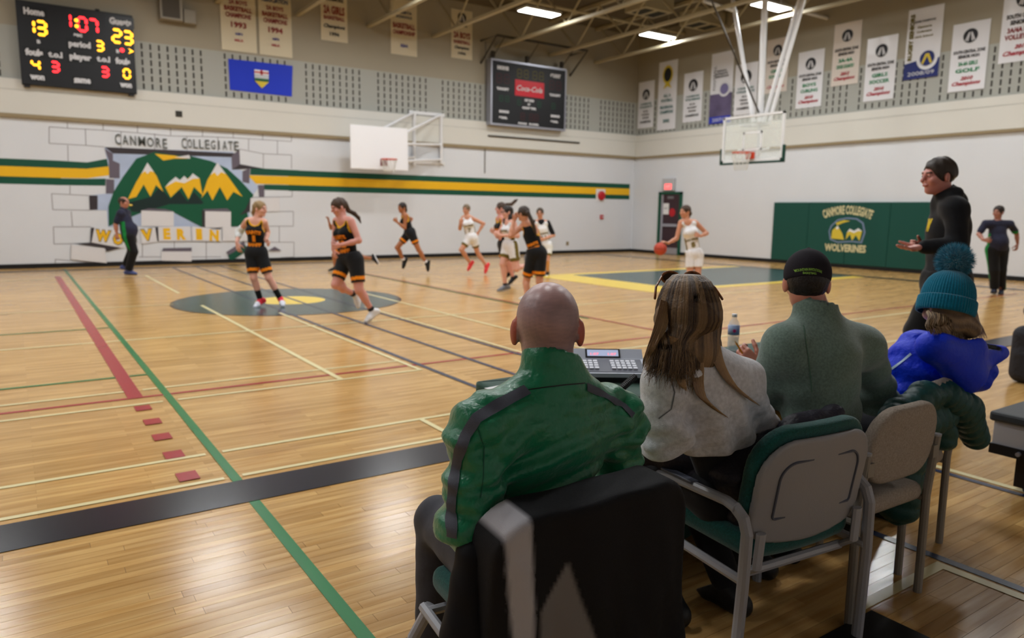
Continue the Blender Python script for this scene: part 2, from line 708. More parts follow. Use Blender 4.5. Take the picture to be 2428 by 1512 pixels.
wb = wall_back()
wr = wall_right()
tag(MB().box((XL - 0.4, YN - 0.4, 0), (XL, YB + 0.4, ZC)).build('wall_left', m_wall), kind='structure')
tag(MB().box((XL - 0.4, YN - 0.4, 0), (XR + 0.4, YN, ZC)).build('wall_near', m_wall), kind='structure')
tag(MB().box((XL - 0.4, YN - 0.4, ZC), (XR + 0.4, YB + 0.4, ZC + 0.3)).build('ceiling', m_ceil), kind='structure')
tag(MB().box((XL, YB - 0.02, 0), (XR - 0.02, YB, 0.11)).build('baseboard_back', m_black), kind='structure')
bb = MB().box((XR - 0.02, YN, 0), (XR, 18.66, 0.11)).box((XR - 0.02, 19.7, 0), (XR, YB - 0.02, 0.11)).build('baseboard_right', m_black)
tag(bb, kind='structure')

# the painted stripe on the back wall
def stripe(name, x0, x1, zs):
    root = MB().poly([(x0, zs[0]), (x1, zs[0]), (x1, zs[1]), (x0, zs[1])], 'y', YB, 0.002).build(name, m_dgreen)
    MB().poly([(x0, zs[1]), (x1, zs[1]), (x1, zs[2]), (x0, zs[2])], 'y', YB, 0.002).build('gold_band', m_gold, root)
    MB().poly([(x0, zs[2]), (x1, zs[2]), (x1, zs[3]), (x0, zs[3])], 'y', YB, 0.002).build('green_band', m_dgreen, root)
    tag(root, kind='structure')

stripe('trim_1', XL + 0.1, 1.05, (2.003, 2.176, 2.414, 2.589))
stripe('trim_2', 6.6, XR - 0.2, (2.005, 2.172, 2.416, 2.59))

# roof joists: bottom chord, top chord, zig-zag web
ZJ = 6.86
for i, x in enumerate((-10.2, -8.05, -5.9, -3.75, -1.6, 0.55, 2.7, 4.85, 7.0, 9.1, 11.25, 13.6, 15.8, 17.85)):
    r = thing('roof_joist', 'cream steel open web roof joist spanning the gym under the ceiling deck', 'joist', (x, 9.0, ZJ - 0.05), 'open web roof joists')
    MB().box((x - 0.06, YN + 0.02, ZJ - 0.05), (x + 0.06, YB - 0.02, ZJ + 0.03)).build('bottom_chord', m_steel, r)
    MB().box((x - 0.06, YN + 0.02, ZC - 0.12), (x + 0.06, YB - 0.02, ZC - 0.02)).build('top_chord', m_steel, r)
    wmb = MB()
    y, up = YB - 0.3, False
    while y > YN + 1.3:
        y2 = y - 1.15
        wmb.tube([(x, y, ZC - 0.12 if not up else ZJ), (x, y2, ZJ if not up else ZC - 0.12)], 0.028, 6)
        y, up = y2, not up
    wmb.build('web', m_steel, r)

# cross bracing pipes along x and a duct
for yy in (18.9, 14.9, 10.9, 6.9, 2.9):
    o = MB().tube([(XL + 0.02, yy, ZC - 0.32), (XR - 0.02, yy, ZC - 0.32)], 0.05, 8).build('bridging_pipe', m_steel)
    tag(o, 'cream bridging pipe running crosswise through the roof joists', 'pipe', 'bridging pipes')

# high-bay fixtures, each with its own lamp
m_tube = mat('lit lamp tubes', (1, 1, 1, 1), 0.5, emit=((1.0, 0.99, 0.95, 1), 14.0))
m_lampcase = mat('lamp housing', rgb(205, 205, 200), 0.4, metal=0.3)
for y in FIX_Y:
    for x in FIX_X:
        lab = 'lit white high-bay lamp hung between the roof joists'
        if (x, y) == (12.6, 17.4):
            lab = 'lit white high-bay lamp hung above the framed black scoreboard'
        if (x, y) == (17.2, 17.4):
            lab = 'lit white high-bay lamp hung near the far corner'
        if (x, y) == (17.2, 13.2):
            lab = 'lit white high-bay lamp hung above the glass backboard'
        t = thing('high_bay_lamp', lab, 'lamp', (x, y, FIX_Z), 'high-bay lamps')
        MB().rbox((x - 0.62, y - 0.24, FIX_Z), (x + 0.62, y + 0.24, FIX_Z + 0.07), 0.02, 2).build('housing', m_lampcase, t)
        for k in range(4):
            yy = y - 0.165 + k * 0.11
            MB().box((x - 0.58, yy - 0.04, FIX_Z - 0.012), (x + 0.58, yy + 0.04, FIX_Z)).build('tube_lens', m_tube, t)
            xx = x - 0.42 + k * 0.28
            MB().ball((xx, y, FIX_Z + 0.10), 0.06, 8, 6).build('reflector_cap', m_lampcase, t)
        for s in (-0.45, 0.45):
            MB().tube([(x + s, y, FIX_Z + 0.07), (x + s, y, ZC)], 0.006, 5).build('hanger', m_steel, t)
        ld = bpy.data.lights.new('lamp_glow', 'AREA')
        ld.shape = 'RECTANGLE'
        ld.size, ld.size_y = 1.16, 0.42
        ld.energy = LAMP_POWER
        ld.color = (0.96, 0.985, 1.0)
        lo_ = bpy.data.objects.new('lamp_glow', ld)
        lo_.location = (x, y, FIX_Z - 0.02)
        link(lo_, t)

# skylight-like ceiling diffusers between the joists
for (px, py) in ((1540, 20), (1665, 52)):
    c = on_z(px, py, 7.75)
    t = thing('ceiling_vent', 'pale ceiling vent with two dark grilles, ' + ('beside the lamp above the framed scoreboard' if px < 1600 else 'beside the hoop struts'), 'vent', (c.x, c.y, 7.7), 'ceiling vents')
    MB().box((c.x - 0.6, c.y - 0.45, 7.62), (c.x + 0.6, c.y + 0.45, ZC)).build('housing', m_steel, t)
    for s in (-0.28, 0.28):
        MB().box((c.x + s - 0.18, c.y - 0.3, 7.61), (c.x + s + 0.18, c.y + 0.3, 7.62)).build('grille', m_slot, t)
# ------------------------------------------------------------------ things on the walls
BX, BZ = Vector((1, 0, 0)), Vector((0, 0, 1))


def back_frame(x, z, y):
    return frame((x, y, z), (1, 0, 0), (0, 0, 1))


def right_frame(y, z, x):
    return frame((x, y, z), (0, -1, 0), (0, 0, 1))


m_case = mat('scoreboard black', rgb(24, 25, 29), 0.45)
m_panel = mat('label plate black', rgb(14, 14, 17), 0.4)
m_print = mat('white print', rgb(214, 214, 218), 0.5)
m_ledy = mat('amber segment', rgb(255, 170, 20), 0.5, emit=((1.0, 0.45, 0.02, 1), 2.6))
m_ledr = mat('red segment', rgb(255, 30, 30), 0.5, emit=((1.0, 0.025, 0.035, 1), 2.8))
m_off_y = mat('unlit amber segment', rgb(92, 82, 20), 0.5)
m_off_r = mat('unlit red segment', rgb(64, 20, 26), 0.5)
m_off_g = mat('unlit green segment', rgb(16, 66, 44), 0.5)
m_alu = mat('bare aluminium', rgb(176, 178, 190), 0.35, metal=0.7)
m_dkst = mat('dark steel', rgb(58, 52, 42), 0.5)

SEG = {'0': 'abcdef', '1': 'bc', '2': 'abged', '3': 'abgcd', '4': 'fgbc', '7': 'abc', '8': 'abcdefg', '9': 'abcdfg'}


def seg_digit(mb, M, ch, w, h, t=0.19):
    """seven-segment digit in the xy plane of M"""
    t = t * w
    hw, hh = w / 2, h / 2
    bars = {'a': ((-hw, hh), (hw, hh)), 'g': ((-hw, 0), (hw, 0)), 'd': ((-hw, -hh), (hw, -hh)),
            'f': ((-hw, hh), (-hw, 0)), 'b': ((hw, hh), (hw, 0)), 'e': ((-hw, 0), (-hw, -hh)), 'c': ((hw, 0), (hw, -hh))}
    for s in SEG[ch]:
        (x0, y0), (x1, y1) = bars[s]
        dx, dy = x1 - x0, y1 - y0
        L = math.hypot(dx, dy)
        ux, uy = dx / L, dy / L
        nx, ny = -uy * t / 2, ux * t / 2
        g = t * 0.12
        a = (x0 + ux * g, y0 + uy * g)
        b = (x1 - ux * g, y1 - uy * g)
        e = t * 0.45
        pts = [(a[0], a[1]), (a[0] + ux * e + nx, a[1] + uy * e + ny), (b[0] - ux * e + nx, b[1] - uy * e + ny), (b[0], b[1]),
               (b[0] - ux * e - nx, b[1] - uy * e - ny), (a[0] + ux * e - nx, a[1] + uy * e - ny)]
        mb.add([M @ Vector((p[0], p[1], 0)) for p in pts], [tuple(reversed(range(6)))])


def digits(M, txt, x, z, w, h, pitch, material, parent, name='digit'):
    for i, ch in enumerate(txt):
        mb = MB()
        seg_digit(mb, M @ Matrix.Translation((x + i * pitch, z, 0)), ch, w, h)
        mb.build(name, material, parent)


# lit scoreboard, high on the back wall
YS = YB - 0.22
sb = thing('scoreboard', 'black scoreboard with lit amber and red digits showing 13 to 23', 'scoreboard', (1.63, YB, 4.35))
c0, c1 = on_y(52, 199, YS), on_y(314, 37, YS)
sx0, sx1, sz0, sz1 = c0.x, c1.x, c0.z, c1.z
MB().rbox((sx0, YS, sz0), (sx1, YB - .08, sz1), 0.015, 2).build('case', m_case, sb)
for xx in (sx0 + 0.1, sx1 - 0.12):
    MB().box((xx - 0.06, YS + 0.03, sz0 - 0.05), (xx + 0.06, YB - .08, sz0)).build('bracket', m_case, sb)
MB().tube([(sx0 + (sx1 - sx0) * .69, YB - .08, sz1), (sx0 + (sx1 - sx0) * .69, YB - .08, sz1 + .06)], 0.05, 8).build('horn', m_case, sb)


def SBP(u, v):
    """board coordinates: u along the width 0..1, v from the top 0..1"""
    return sx0 + (sx1 - sx0) * u, sz1 - (sz1 - sz0) * v


SM = lambda u, v, d=0.004: back_frame(*SBP(u, v), YS - d)
SWd, SHt = sx1 - sx0, sz1 - sz0
for txt, u, v, w, h in (('Home', .145, .12, .17, .085), ('Guests', .885, .10, .20, .09), ('sec', .50, .335, .075, .04), ('B', .165, .47, .03, .045), ('period', .51, .455, .19, .10),
                        ('fouls', .12, .605, .145, .085), ('t.o.l', .295, .605, .12, .075), ('player', .51, .61, .19, .10), ('t.o.l', .71, .595, .12, .075), ('fouls', .885, .595, .135, .085),
                        ('won', .13, .905, .12, .06), ('game', .51, .905, .15, .085), ('won', .90, .90, .11, .06), ('B', .845, .475, .03, .045)):
    if w > 0.1:
        x, z = SBP(u, v)
        MB().box((x - w * SWd * .62, YS - 0.002, z - h * SHt * .75), (x + w * SWd * .62, YS, z + h * SHt * .75)).build('label_plate', m_panel, sb)
    text_on(SM(u, v), txt, 0.1, m_print, sb, width=w * SWd, height=h * SHt, bold=0.006)
for ch, u, v, w, h, mt in (('1', .105, .30, .06, .15, m_ledy), ('3', .195, .305, .075, .155, m_ledy), ('1', .42, .17, .05, .155, m_ledr), ('0', .545, .195, .07, .16, m_ledr),
                           ('7', .64, .20, .07, .16, m_ledr), ('2', .845, .285, .075, .155, m_ledy), ('3', .945, .29, .075, .155, m_ledy), ('3', .685, .435, .06, .115, m_ledy),
                           ('4', .125, .755, .06, .115, m_ledy), ('3', .285, .755, .06, .115, m_ledr), ('3', .715, .755, .06, .115, m_ledr), ('0', .915, .75, .055, .115, m_ledy)):
    mb = MB()
    seg_digit(mb, SM(u, v, 0.006), ch, w * SWd, h * SHt, 0.36 if ch != '1' else 0.4)
    mb.build('digit', mt, sb)
for v in (.155, .225):
    x, z = SBP(.495, v)
    MB().tube([(x, YS - .008, z), (x, YS, z)], 0.042, 12).build('colon_dot', m_ledy, sb)
x, z = SBP(.885, .455)
MB().tube([(x, YS - .008, z), (x, YS, z)], 0.05, 12).build('bonus_dot', m_ledr, sb)
x, z = SBP(.965, .455)
MB().add([(x - .06, YS - .006, z + .07), (x + .07, YS - .006, z), (x - .06, YS - .006, z - .07), (x - .01, YS - .006, z)], [(3, 2, 1, 0)]).build('possession_arrow', m_ledy, sb)

# framed scoreboard hung from a bracket frame
YS2 = YB - 0.30
s2 = thing('framed_scoreboard', 'unlit black scoreboard in a silver frame with a red drink sign', 'scoreboard', (15, YB, 4.43))
a = on_y(1166, 291, YS2)
b = on_y(1340, 168, YS2)
tx0, tx1, tz0, tz1 = a.x, b.x, a.z, b.z
TW, TH = tx1 - tx0, tz1 - tz0
MB().box((tx0, YS2, tz0), (tx1, YS2 + .22, tz1)).build('case', m_case, s2)
for lo, hi in (((tx0 - .06, YS2 - .02, tz0 - .06), (tx0, YS2 + .24, tz1 + .06)), ((tx1, YS2 - .02, tz0 - .06), (tx1 + .06, YS2 + .24, tz1 + .06)),
               ((tx0, YS2 - .02, tz0 - .06), (tx1, YS2 + .24, tz0)), ((tx0, YS2 - .02, tz1), (tx1, YS2 + .24, tz1 + .06))):
    MB().box(lo, hi).build('frame_bar', m_alu, s2)
T2 = lambda u, v, d=0.004: back_frame(tx0 + TW * u, tz1 - TH * v, YS2 - d)
for txt, u, v, w, h in (('HOME', .14, .10, .15, .065), ('GUEST', .86, .11, .15, .065), ('T.O.LEFT', .14, .435, .16, .045), ('T.O.LEFT', .86, .435, .16, .045), ('PERIOD', .5, .575, .13, .045),
                        ('OR', .5, .64, .05, .04), ('QUARTER', .5, .705, .20, .045), ('BONUS', .16, .80, .13, .045), ('POSS.', .15, .90, .11, .04), ('BONUS', .87, .79, .13, .045), ('POSS.', .86, .885, .11, .04),
                        ('FOULS', .41, .965, .12, .035), ('PLAYER', .57, .965, .14, .035)):
    text_on(T2(u, v), txt, 0.1, m_print, s2, width=w * TW, height=h * TH, bold=0.012)
x, z = tx0 + TW * .5, tz1 - TH * .385
MB().box((x - TW * .2, YS2 - .01, z - TH * .13), (x + TW * .2, YS2, z + TH * .13)).build('drink_sign', mat('drink sign red', rgb(206, 24, 44), 0.4), s2)
text_on(T2(.5, .385, .014), 'Coca-Cola', 0.2, m_print, s2, width=TW * .35, height=TH * .09, shear=0.35, bold=0.004)
for i, u in enumerate((.36, .45, .57, .66)):
    digits(T2(u, .15), '8', 0, 0, TW * .055, TH * .13, 1, m_off_y, s2, 'clock_digit')
for u in (.09, .19, .81, .91):
    digits(T2(u, .27), '8', 0, 0, TW * .06, TH * .14, 1, m_off_r, s2, 'score_digit')
for u in (.12, .20, .36, .64, .84):
    digits(T2(u, .59 + (.03 if u > .3 else 0)), '8', 0, 0, TW * .045, TH * .09, 1, m_off_g, s2, 'timeout_digit')
for u in (.41, .53, .60):
    digits(T2(u, .85), '8', 0, 0, TW * .05, TH * .11, 1, m_off_r, s2, 'foul_digit')
bx0, bx1, bz = tx0 - .25, tx1 + .45, tz1 + .62
MB().tube([(bx0, YB - .95, bz), (bx1, YB - .95, bz)], 0.04, 6).build('bracket_bar', m_dkst, s2)
for xx in (bx0, bx1):
    MB().tube([(xx, YB, bz - .7), (xx, YB - .95, bz), (xx, YB, bz)], 0.035, 6).build('bracket_arm', m_dkst, s2)
for u in (0.02, .47, .96):
    MB().tube([(tx0 + TW * u, YB - .93, bz), (tx0 + TW * u, YS2 + .1, tz1 + .06)], 0.015, 5).box((tx0 + TW * u - .05, YS2, tz1 + .1), (tx0 + TW * u + .05, YS2 + .1, tz1 + .3)).build('hanger', m_dkst, s2)
tx = tx0 - .08
MB().tube([(tx, YB - .02, 2.75), (tx, YB - .02, bz)], 0.018, 5).build('conduit', mat('grey conduit', rgb(120, 118, 112), .5), s2)
MB().box((tx0, YB - .1, 3.95), (tx1 + .9, YB - .06, 4.0)).build('lower_rail', m_dkst, s2)

# provincial flag
def cloth_quad(name, P00, P10, P11, P01, material, parent, nu=16, nv=8, amp=0.02, out=Vector((0, -1, 0)), waves=2.5):
    vs, fs = [], []
    for j in range(nv + 1):
        for i in range(nu + 1):
            u, v = i / nu, j / nv
            p = (P00 * (1 - u) + P10 * u) * (1 - v) + (P01 * (1 - u) + P11 * u) * v
            p = p + out * (amp * (0.5 + 0.5 * math.sin(u * waves * 6.28 + v * 2.1)))
            vs.append(p)
    for j in range(nv):
        for i in range(nu):
            k = j * (nu + 1) + i
            fs.append((k, k + 1, k + nu + 2, k + nu + 1))
    return mesh_obj(name, vs, fs, material, parent, True)


YF = YB - 0.01
fl = thing('flag', 'royal blue provincial flag with a small shield pinned to the wall', 'flag', (5.95, YB, 4.6))
fq = [on_y(px, py, YF) for px, py in ((545, 213), (692, 229), (694, 156), (541, 139))]
cloth_quad('cloth', *fq, mat('flag blue', rgb(22, 52, 196), 0.6), fl, amp=0.012)
fc = (fq[0] + fq[1] + fq[2] + fq[3]) / 4
fM = back_frame(fc.x, fc.z, YF - 0.03)
shield = lambda pts, mt, nm: mesh_obj(nm, [fM @ Vector((x, z, d)) for x, z, d in pts], [tuple(range(len(pts)))], mt, fl)
shield([(-.19, .20, 0), (-.19, -.10, 0), (0, -.28, 0), (.19, -.10, 0), (.19, .20, 0)][::1], mat('shield gold', rgb(214, 190, 60), .6), 'shield_field')
shield([(-.19, .08, .003), (-.19, -.03, .003), (.19, -.03, .003), (.19, .08, .003)], mat('shield pale', rgb(196, 200, 208), .6), 'shield_hills')
shield([(-.19, -.02, .004), (-.19, -.10, .004), (.19, -.10, .004), (.19, -.02, .004)], mat('shield green', rgb(40, 96, 60), .6), 'shield_prairie')
shield([(-.19, .20, .003), (-.19, .07, .003), (.19, .07, .003), (.19, .20, .003)], m_white, 'shield_chief')
shield([(-.03, .20, .006), (-.03, .07, .006), (.03, .07, .006), (.03, .20, .006)], mat('shield red', rgb(196, 40, 44), .6), 'shield_cross')
shield([(-.19, .155, .006), (-.19, .115, .006), (.19, .115, .006), (.19, .155, .006)], mat('shield red', None), 'shield_cross')

# championship banners
m_bw = mat('banner vinyl white', rgb(226, 226, 230), 0.28, spec=0.5, bump=(3, .25, .03))
m_bc = mat('banner cloth cream', rgb(214, 204, 178), 0.7)
ink = {'k': mat('ink black', rgb(42, 42, 46), .6), 'g': mat('ink green', rgb(52, 138, 96), .6), 'r': mat('ink red', rgb(176, 62, 74), .6), 'd': mat('ink dark red', rgb(138, 40, 40), .6),
       'n': mat('ink navy', rgb(40, 60, 100), .6), 'o': mat('ink olive', rgb(110, 100, 40), .6), 'w': m_print, 'b': mat('ink blue', rgb(28, 44, 140), .6), 't': mat('ink teal', rgb(66, 110, 110), .6)}


def banner(wall, l, r, zb, zt, lab, lines, emblem=None, material=None, extra=None):
    """wall 'b' or 'r'; l, r the sides as seen from the hall"""
    if wall == 'b':
        y = YB - 0.015
        root = thing('banner', lab, 'banner', ((l + r) / 2, YB, zb), 'championship banners')
        P = [Vector((l, y, zb)), Vector((r, y, zb)), Vector((r, y, zt)), Vector((l, y, zt))]
        out = Vector((0, -1, 0))
        M = back_frame((l + r) / 2, zb, y - 0.016)
    else:
        x = XR - 0.015
        root = thing('banner', lab, 'banner', (XR, (l + r) / 2, zb), 'championship banners')
        P = [Vector((x, l, zb)), Vector((x, r, zb)), Vector((x, r, zt)), Vector((x, l, zt))]
        out = Vector((-1, 0, 0))
        M = right_frame((l + r) / 2, zb, x - 0.016)
    W_, H_ = abs(r - l), zt - zb
    sheet = cloth_quad('sheet', *P, material or m_bw, root, 10, 10, 0.010, out, 1.5)
    by = {}
    for txt, v, h, w, c, *sh in lines:
        by.setdefault(c, MB())
        text_on(M @ Matrix.Translation((0, H_ * v, 0)), txt, .1, None, None, width=w * W_, height=h * H_, bold=0.004, shear=sh[0] if sh else 0, mb=by[c])
    for c, b in by.items():
        tag(b.build('lettering', ink[c], sheet), kind='stuff')
    if emblem:
        v, rr, c = emblem
        R_ = rr * W_
        E = M @ Matrix.Translation((0, H_ * v, 0))
        n = 24
        mesh_obj('emblem_disc', [E @ Vector((R_ * math.cos(6.283 * k / n), R_ * math.sin(6.283 * k / n), 0)) for k in range(n)], [tuple(range(n))], ink[c], root)
        st = MB()
        for sx in (-1, 1):
            for q in (0.35, .62):
                st.add([E @ Vector((sx * R_ * a, R_ * b, .003)) for a, b in ((q - .1, -.85 + q * .3), (q + .08, -.8 + q * .3), (.12 + q * .2, .3 + q * .3), (.0 + q * .1, .35 + q * .3))], [(0, 1, 2, 3) if sx > 0 else (3, 2, 1, 0)])
        st.build('emblem_arches', ink['w'], root)
    if extra:
        extra(root, M, W_, H_)
    return root


zt_, yb_ = 7.75, 0
def hs_lines(a, b, yr):
    return [('SOUTH CENTRAL ZONE', .575, .05, .86, 'k'), ('SENIOR HIGH', .505, .05, .58, 'k'), (a, .40, .06, .52, 'g'), (b, .30, .06, .66, 'g'), (yr, .185, .055, .34, 'r', .3), ('Champions', .105, .075, .78, 'r', .4)]

def zone_small(t):
    return [(t[0], .52, .04, .72, 't'), (t[1], .455, .045, .8, 't'), ('2A 3A', .36, .035, .3, 'k'), (t[2], .29, .035, .5, 'k'), ('ZONE', .22, .035, .4, 'k'), ('CHAMPIONS', .13, .05, .72, 'k')]

banner('r', 21.06, 20.24, 4.66, 6.35, 'narrow white banner in the corner, with a dark round emblem', zone_small(('CANMORE', 'COLLEGIATE', 'FOOTBALL')), (.72, .23, 'k'))

def rosette(root, M, W_, H_):
    E = M @ Matrix.Translation((0, H_ * .80, 0.002))
    n = 24
    for rx, rz, mt, d, nm in ((.27, .135, ink['o'], 0.004, 'rosette_gold'), (.2, .10, ink['k'], .006, 'rosette_dark')):
        mesh_obj(nm, [E @ Vector((rx * W_ * math.cos(6.283 * k / n), rz * H_ * math.sin(6.283 * k / n), d)) for k in range(n)], [tuple(range(n))], MATS['shield gold'] if nm == 'rosette_gold' else mt, root)
    mesh_obj('ribbon_tail', [E @ Vector((a * W_, b * H_, .003)) for a, b in ((-.1, -.12), (.1, -.12), (.22, -.2), (0, -.165), (-.22, -.2))], [(4, 3, 2, 1, 0)], MATS['shield gold'], root)

banner('r', 20.03, 19.12, 4.51, 6.92, 'tall white banner with a gold and black rosette', [('ALL A', .50, .045, .4, 't'), ('FOOTBALL', .43, .045, .62, 't'), ('PROVINCIAL', .33, .045, .72, 't'), ('CHAMPIONS', .26, .05, .72, 't'), ('2002', .13, .05, .36, 't')], None, extra=rosette)
banner('r', 18.78, 17.92, 4.68, 6.35, 'white banner hung between the rosette banner and the violet banner', zone_small(('CANMORE', 'WOLVERINES', 'RUGBY')), (.74, .24, 'k'))


def photo_panel(root, M, W_, H_):
    q = lambda nm, a, b, c, d, mt, z=.003: mesh_obj(nm, [M @ Vector((x * W_, y * H_, z)) for x, y in ((a, b), (c, b), (c, d), (a, d))], [(0, 1, 2, 3)], mt, root)
    q('violet_panel', -.5, .10, .5, .42, mat('violet print', rgb(96, 86, 116), .5, noise=(2, .3)))
    q('blue_footer', -.5, 0, .5, .10, mat('blue print', rgb(44, 58, 168), .5), .004)
    text_on(M @ Matrix.Translation((0, H_ * .05, .008)), '2007/08', .1, m_print, root, width=.66 * W_, height=.05 * H_)
    V = M @ Matrix.Translation((-.32 * W_, H_ * .65, .004)) @ Matrix.Rotation(math.pi / 2, 4, 'Z')
    text_on(V, 'FOOTBALL', .1, ink['k'], root, width=.34 * H_, height=.12 * W_)
    n = 20
    E = M @ Matrix.Translation((.15 * W_, H_ * .48, .006))
    mesh_obj('emblem_ring', [E @ Vector((.27 * W_ * math.cos(6.283 * k / n), .27 * W_ * math.sin(6.283 * k / n), 0)) for k in range(n)], [tuple(range(n))], m_print, root)
    mesh_obj('emblem_disc', [E @ Vector((.19 * W_ * math.cos(6.283 * k / n), .19 * W_ * math.sin(6.283 * k / n), .003)) for k in range(n)], [tuple(range(n))], mat('emblem violet', rgb(116, 110, 150), .5), root)

banner('r', 17.57, 16.64, 4.52, 6.82, 'white and violet banner with a blue footer dated 2007', [('SCHOOL', .74, .03, .45, 'k'), ('ATHLETIC', .70, .03, .55, 'k'), ('ASSOCIATION', .66, .03, .6, 'k')], None, extra=photo_panel)
banner('r', 16.55, 15.66, 4.70, 6.31, 'white banner seen between the white hoop struts', zone_small(('CANMORE', 'COLLEGIATE', 'TRACK')), (.74, .24, 'k'))
banner('r', 15.37, 14.56, 5.26, 6.88, 'cream-white banner partly behind the pair of hoop struts', hs_lines('GIRLS', 'SOCCER', '2011'), (.78, .2, 'k'), mat('banner vinyl ivory', rgb(216, 206, 196), .4))
banner('r', 14.21, 13.35, 4.68, 6.32, 'white banner reading BOYS CURLING, first to the side of the struts', hs_lines('BOYS', 'CURLING', '2010'), (.77, .2, 'k'))
banner('r', 13.08, 12.25, 5.19, 6.90, 'ivory banner reading CROSS COUNTRY, hung higher than its neighbours', hs_lines('3A-4A', 'CROSS COUNTRY', '2012'), (.79, .2, 'k'), MATS['banner vinyl ivory'])
banner('r', 12.05, 11.19, 4.65, 6.33, 'white banner reading GIRLS SOCCER beside the navy footed banner', hs_lines('GIRLS', 'SOCCER', '2010'), (.78, .2, 'k'))


def navy_panel(root, M, W_, H_):
    n = 16
    pts = [(-.5, 0), (.5, 0), (.5, .27)]
    pts += [(.15 + .3 * math.cos(a), .265 + .3 * math.sin(a) * W_ / H_) for a in [-.05 - (math.pi - .1) * k / n for k in range(n + 1)]]
    pts += [(-.5, .23)]
    mesh_obj('navy_footer', [M @ Vector((x * W_, y * H_, .003)) for x, y in pts], [tuple(range(len(pts)))], mat('navy print', rgb(22, 36, 104), .5), root)
    text_on(M @ Matrix.Translation((0, H_ * .075, .006)), '2008/09', .1, m_print, root, width=.76 * W_, height=.055 * H_)
    V = M @ Matrix.Translation((-.36 * W_, H_ * .60, .004)) @ Matrix.Rotation(math.pi / 2, 4, 'Z')
    text_on(V, 'RUGBY SENIORS', .1, ink['o'], root, width=.66 * H_, height=.13 * W_, bold=.006)
    E = M @ Matrix.Translation((.15 * W_, H_ * .275, .006))
    mesh_obj('emblem_disc', [E @ Vector((.21 * W_ * math.cos(6.283 * k / 20), .21 * W_ * math.sin(6.283 * k / 20), 0)) for k in range(20)], [tuple(range(20))], MATS['navy print'], root)
    for s in (-1, 1):
        mesh_obj('emblem_arches', [E @ Vector((s * a * W_, b * W_, .003)) for a, b in ((.10, -.16), (.15, -.13), (.05, .13), (0, .13), (0, .06))], [(0, 1, 2, 3, 4) if s > 0 else (4, 3, 2, 1, 0)], MATS['shield gold'], root)

banner('r', 10.96, 10.06, 5.08, 6.86, 'tall white banner with a navy footer dated 2008', [('ZONE CHAMPIONS', .81, .03, .6, 'k'), ('Canmore', .73, .035, .4, 'o'), ('Collegiate', .66, .035, .42, 'o'), ('High School', .59, .035, .5, 'o')], None, extra=navy_panel)
banner('r', 9.79, 8.93, 4.63, 6.27, 'glossy white banner reading GIRLS GOLF, beside the navy footed banner', hs_lines('3A-4A GIRLS', 'GOLF', '2010'), (.80, .2, 'k'))
banner('r', 8.68, 7.75, 5.16, 6.9, 'white banner with dark red lettering cut by the picture edge', [('SOUTH CENTRAL', .60, .06, .8, 'k'), ('SENIOR HIGH', .52, .06, .6, 'k'), ('3A/4A BOYS', .42, .07, .7, 'd'), ('VOLLEYBALL', .33, .07, .8, 'd'), ('2011', .2, .055, .3, 'r', .3), ('Champions', .11, .08, .8, 'r', .4)], (.82, .22, 'k'))

def asaa(y):
    return [('SCHOOLS', .86, .05, .4, 'n'), ('ATHLETIC', .78, .05, .56, 'n'), ('ASSOCIATION', .70, .06, .80, 'n'), ('2A BOYS', .60, .055, .52, 'd'), ('BASKETBALL', .52, .06, .78, 'd'), ('CHAMPIONS', .44, .06, .72, 'd'), (y, .325, .075, .44, 'd'), ('ALBERTA', .215, .03, .22, 'b'), ('MILK', .135, .03, .26, 'r')]

banner('b', 4.93, 5.85, 5.67, 7.75, 'cream championship banner reading 1993 above the blue flag', asaa('1993'), (.17, .0001, 'b'), m_bc)
banner('b', 5.92, 6.82, 5.67, 7.75, 'cream championship banner reading 1994 beside the 1993 one', asaa('1994'), (.17, .0001, 'b'), m_bc)
banner('b', 7.66, 8.46, 6.28, 7.8, 'small cream banner reading 2A GIRLS BASKETBALL', [('CANMORE', .75, .06, .7, 'k'), ('2A GIRLS', .56, .15, .78, 'd'), ('BASKETBALL', .42, .07, .78, 'd'), ('Champions', .26, .09, .8, 'k', .3), ('1996', .13, .07, .36, 'k')], None, m_bc)
banner('b', 9.82, 10.70, 6.17, 7.8, 'cream banner with dark red championship block behind a joist end', [('ALBERTA', .76, .05, .6, 'n'), ('SCHOOLS', .68, .05, .6, 'n'), ('BASKETBALL', .52, .10, .84, 'd'), ('CHAMPIONSHIP', .40, .08, .84, 'd'), ('ASAA', .17, .06, .3, 'b')], None, m_bc)
banner('b', 11.90, 12.68, 6.31, 7.8, 'cream banner reading 2A BOYS next to the framed scoreboard bracket', [('CANMORE', .68, .05, .5, 'k'), ('2A BOYS', .48, .13, .78, 'd'), ('BASKETBALL', .34, .07, .78, 'd'), ('Champions', .22, .08, .7, 'k', .3), ('1996', .11, .06, .36, 'k')], (.84, .2, 'k'), m_bc)

# loudspeaker pair and a small wall vent
sp = thing('loudspeaker', 'grey wall loudspeaker pair high up between scoreboard and banners', 'loudspeaker', (3.8, YB, 6.15))
MB().rbox((3.42, YB - .35, 6.17), (3.95, YB - .08, 6.75), .02, 2).build('cabinet', mat('speaker grey', rgb(150, 145, 135), .6), sp)
MB().rbox((3.98, YB - .28, 6.16), (4.28, YB - .08, 6.5), .02, 2).build('cabinet', MATS['speaker grey'], sp)
MB().box((3.47, YB - .358, 6.22), (3.88, YB - .35, 6.70)).build('grille', mat('speaker cloth', rgb(84, 80, 74), .8), sp)
v = thing('wall_vent', 'small dark square vent in the pale beam above the mural', 'vent', (3.78, YB - .06, 3.83))
MB().box((3.70, YB - .075, 3.83), (3.86, YB - .06, 3.98)).build('frame', m_dkst, v)
MB().box((3.725, YB - .078, 3.85), (3.835, YB - .075, 3.96)).build('grille', m_slot, v)

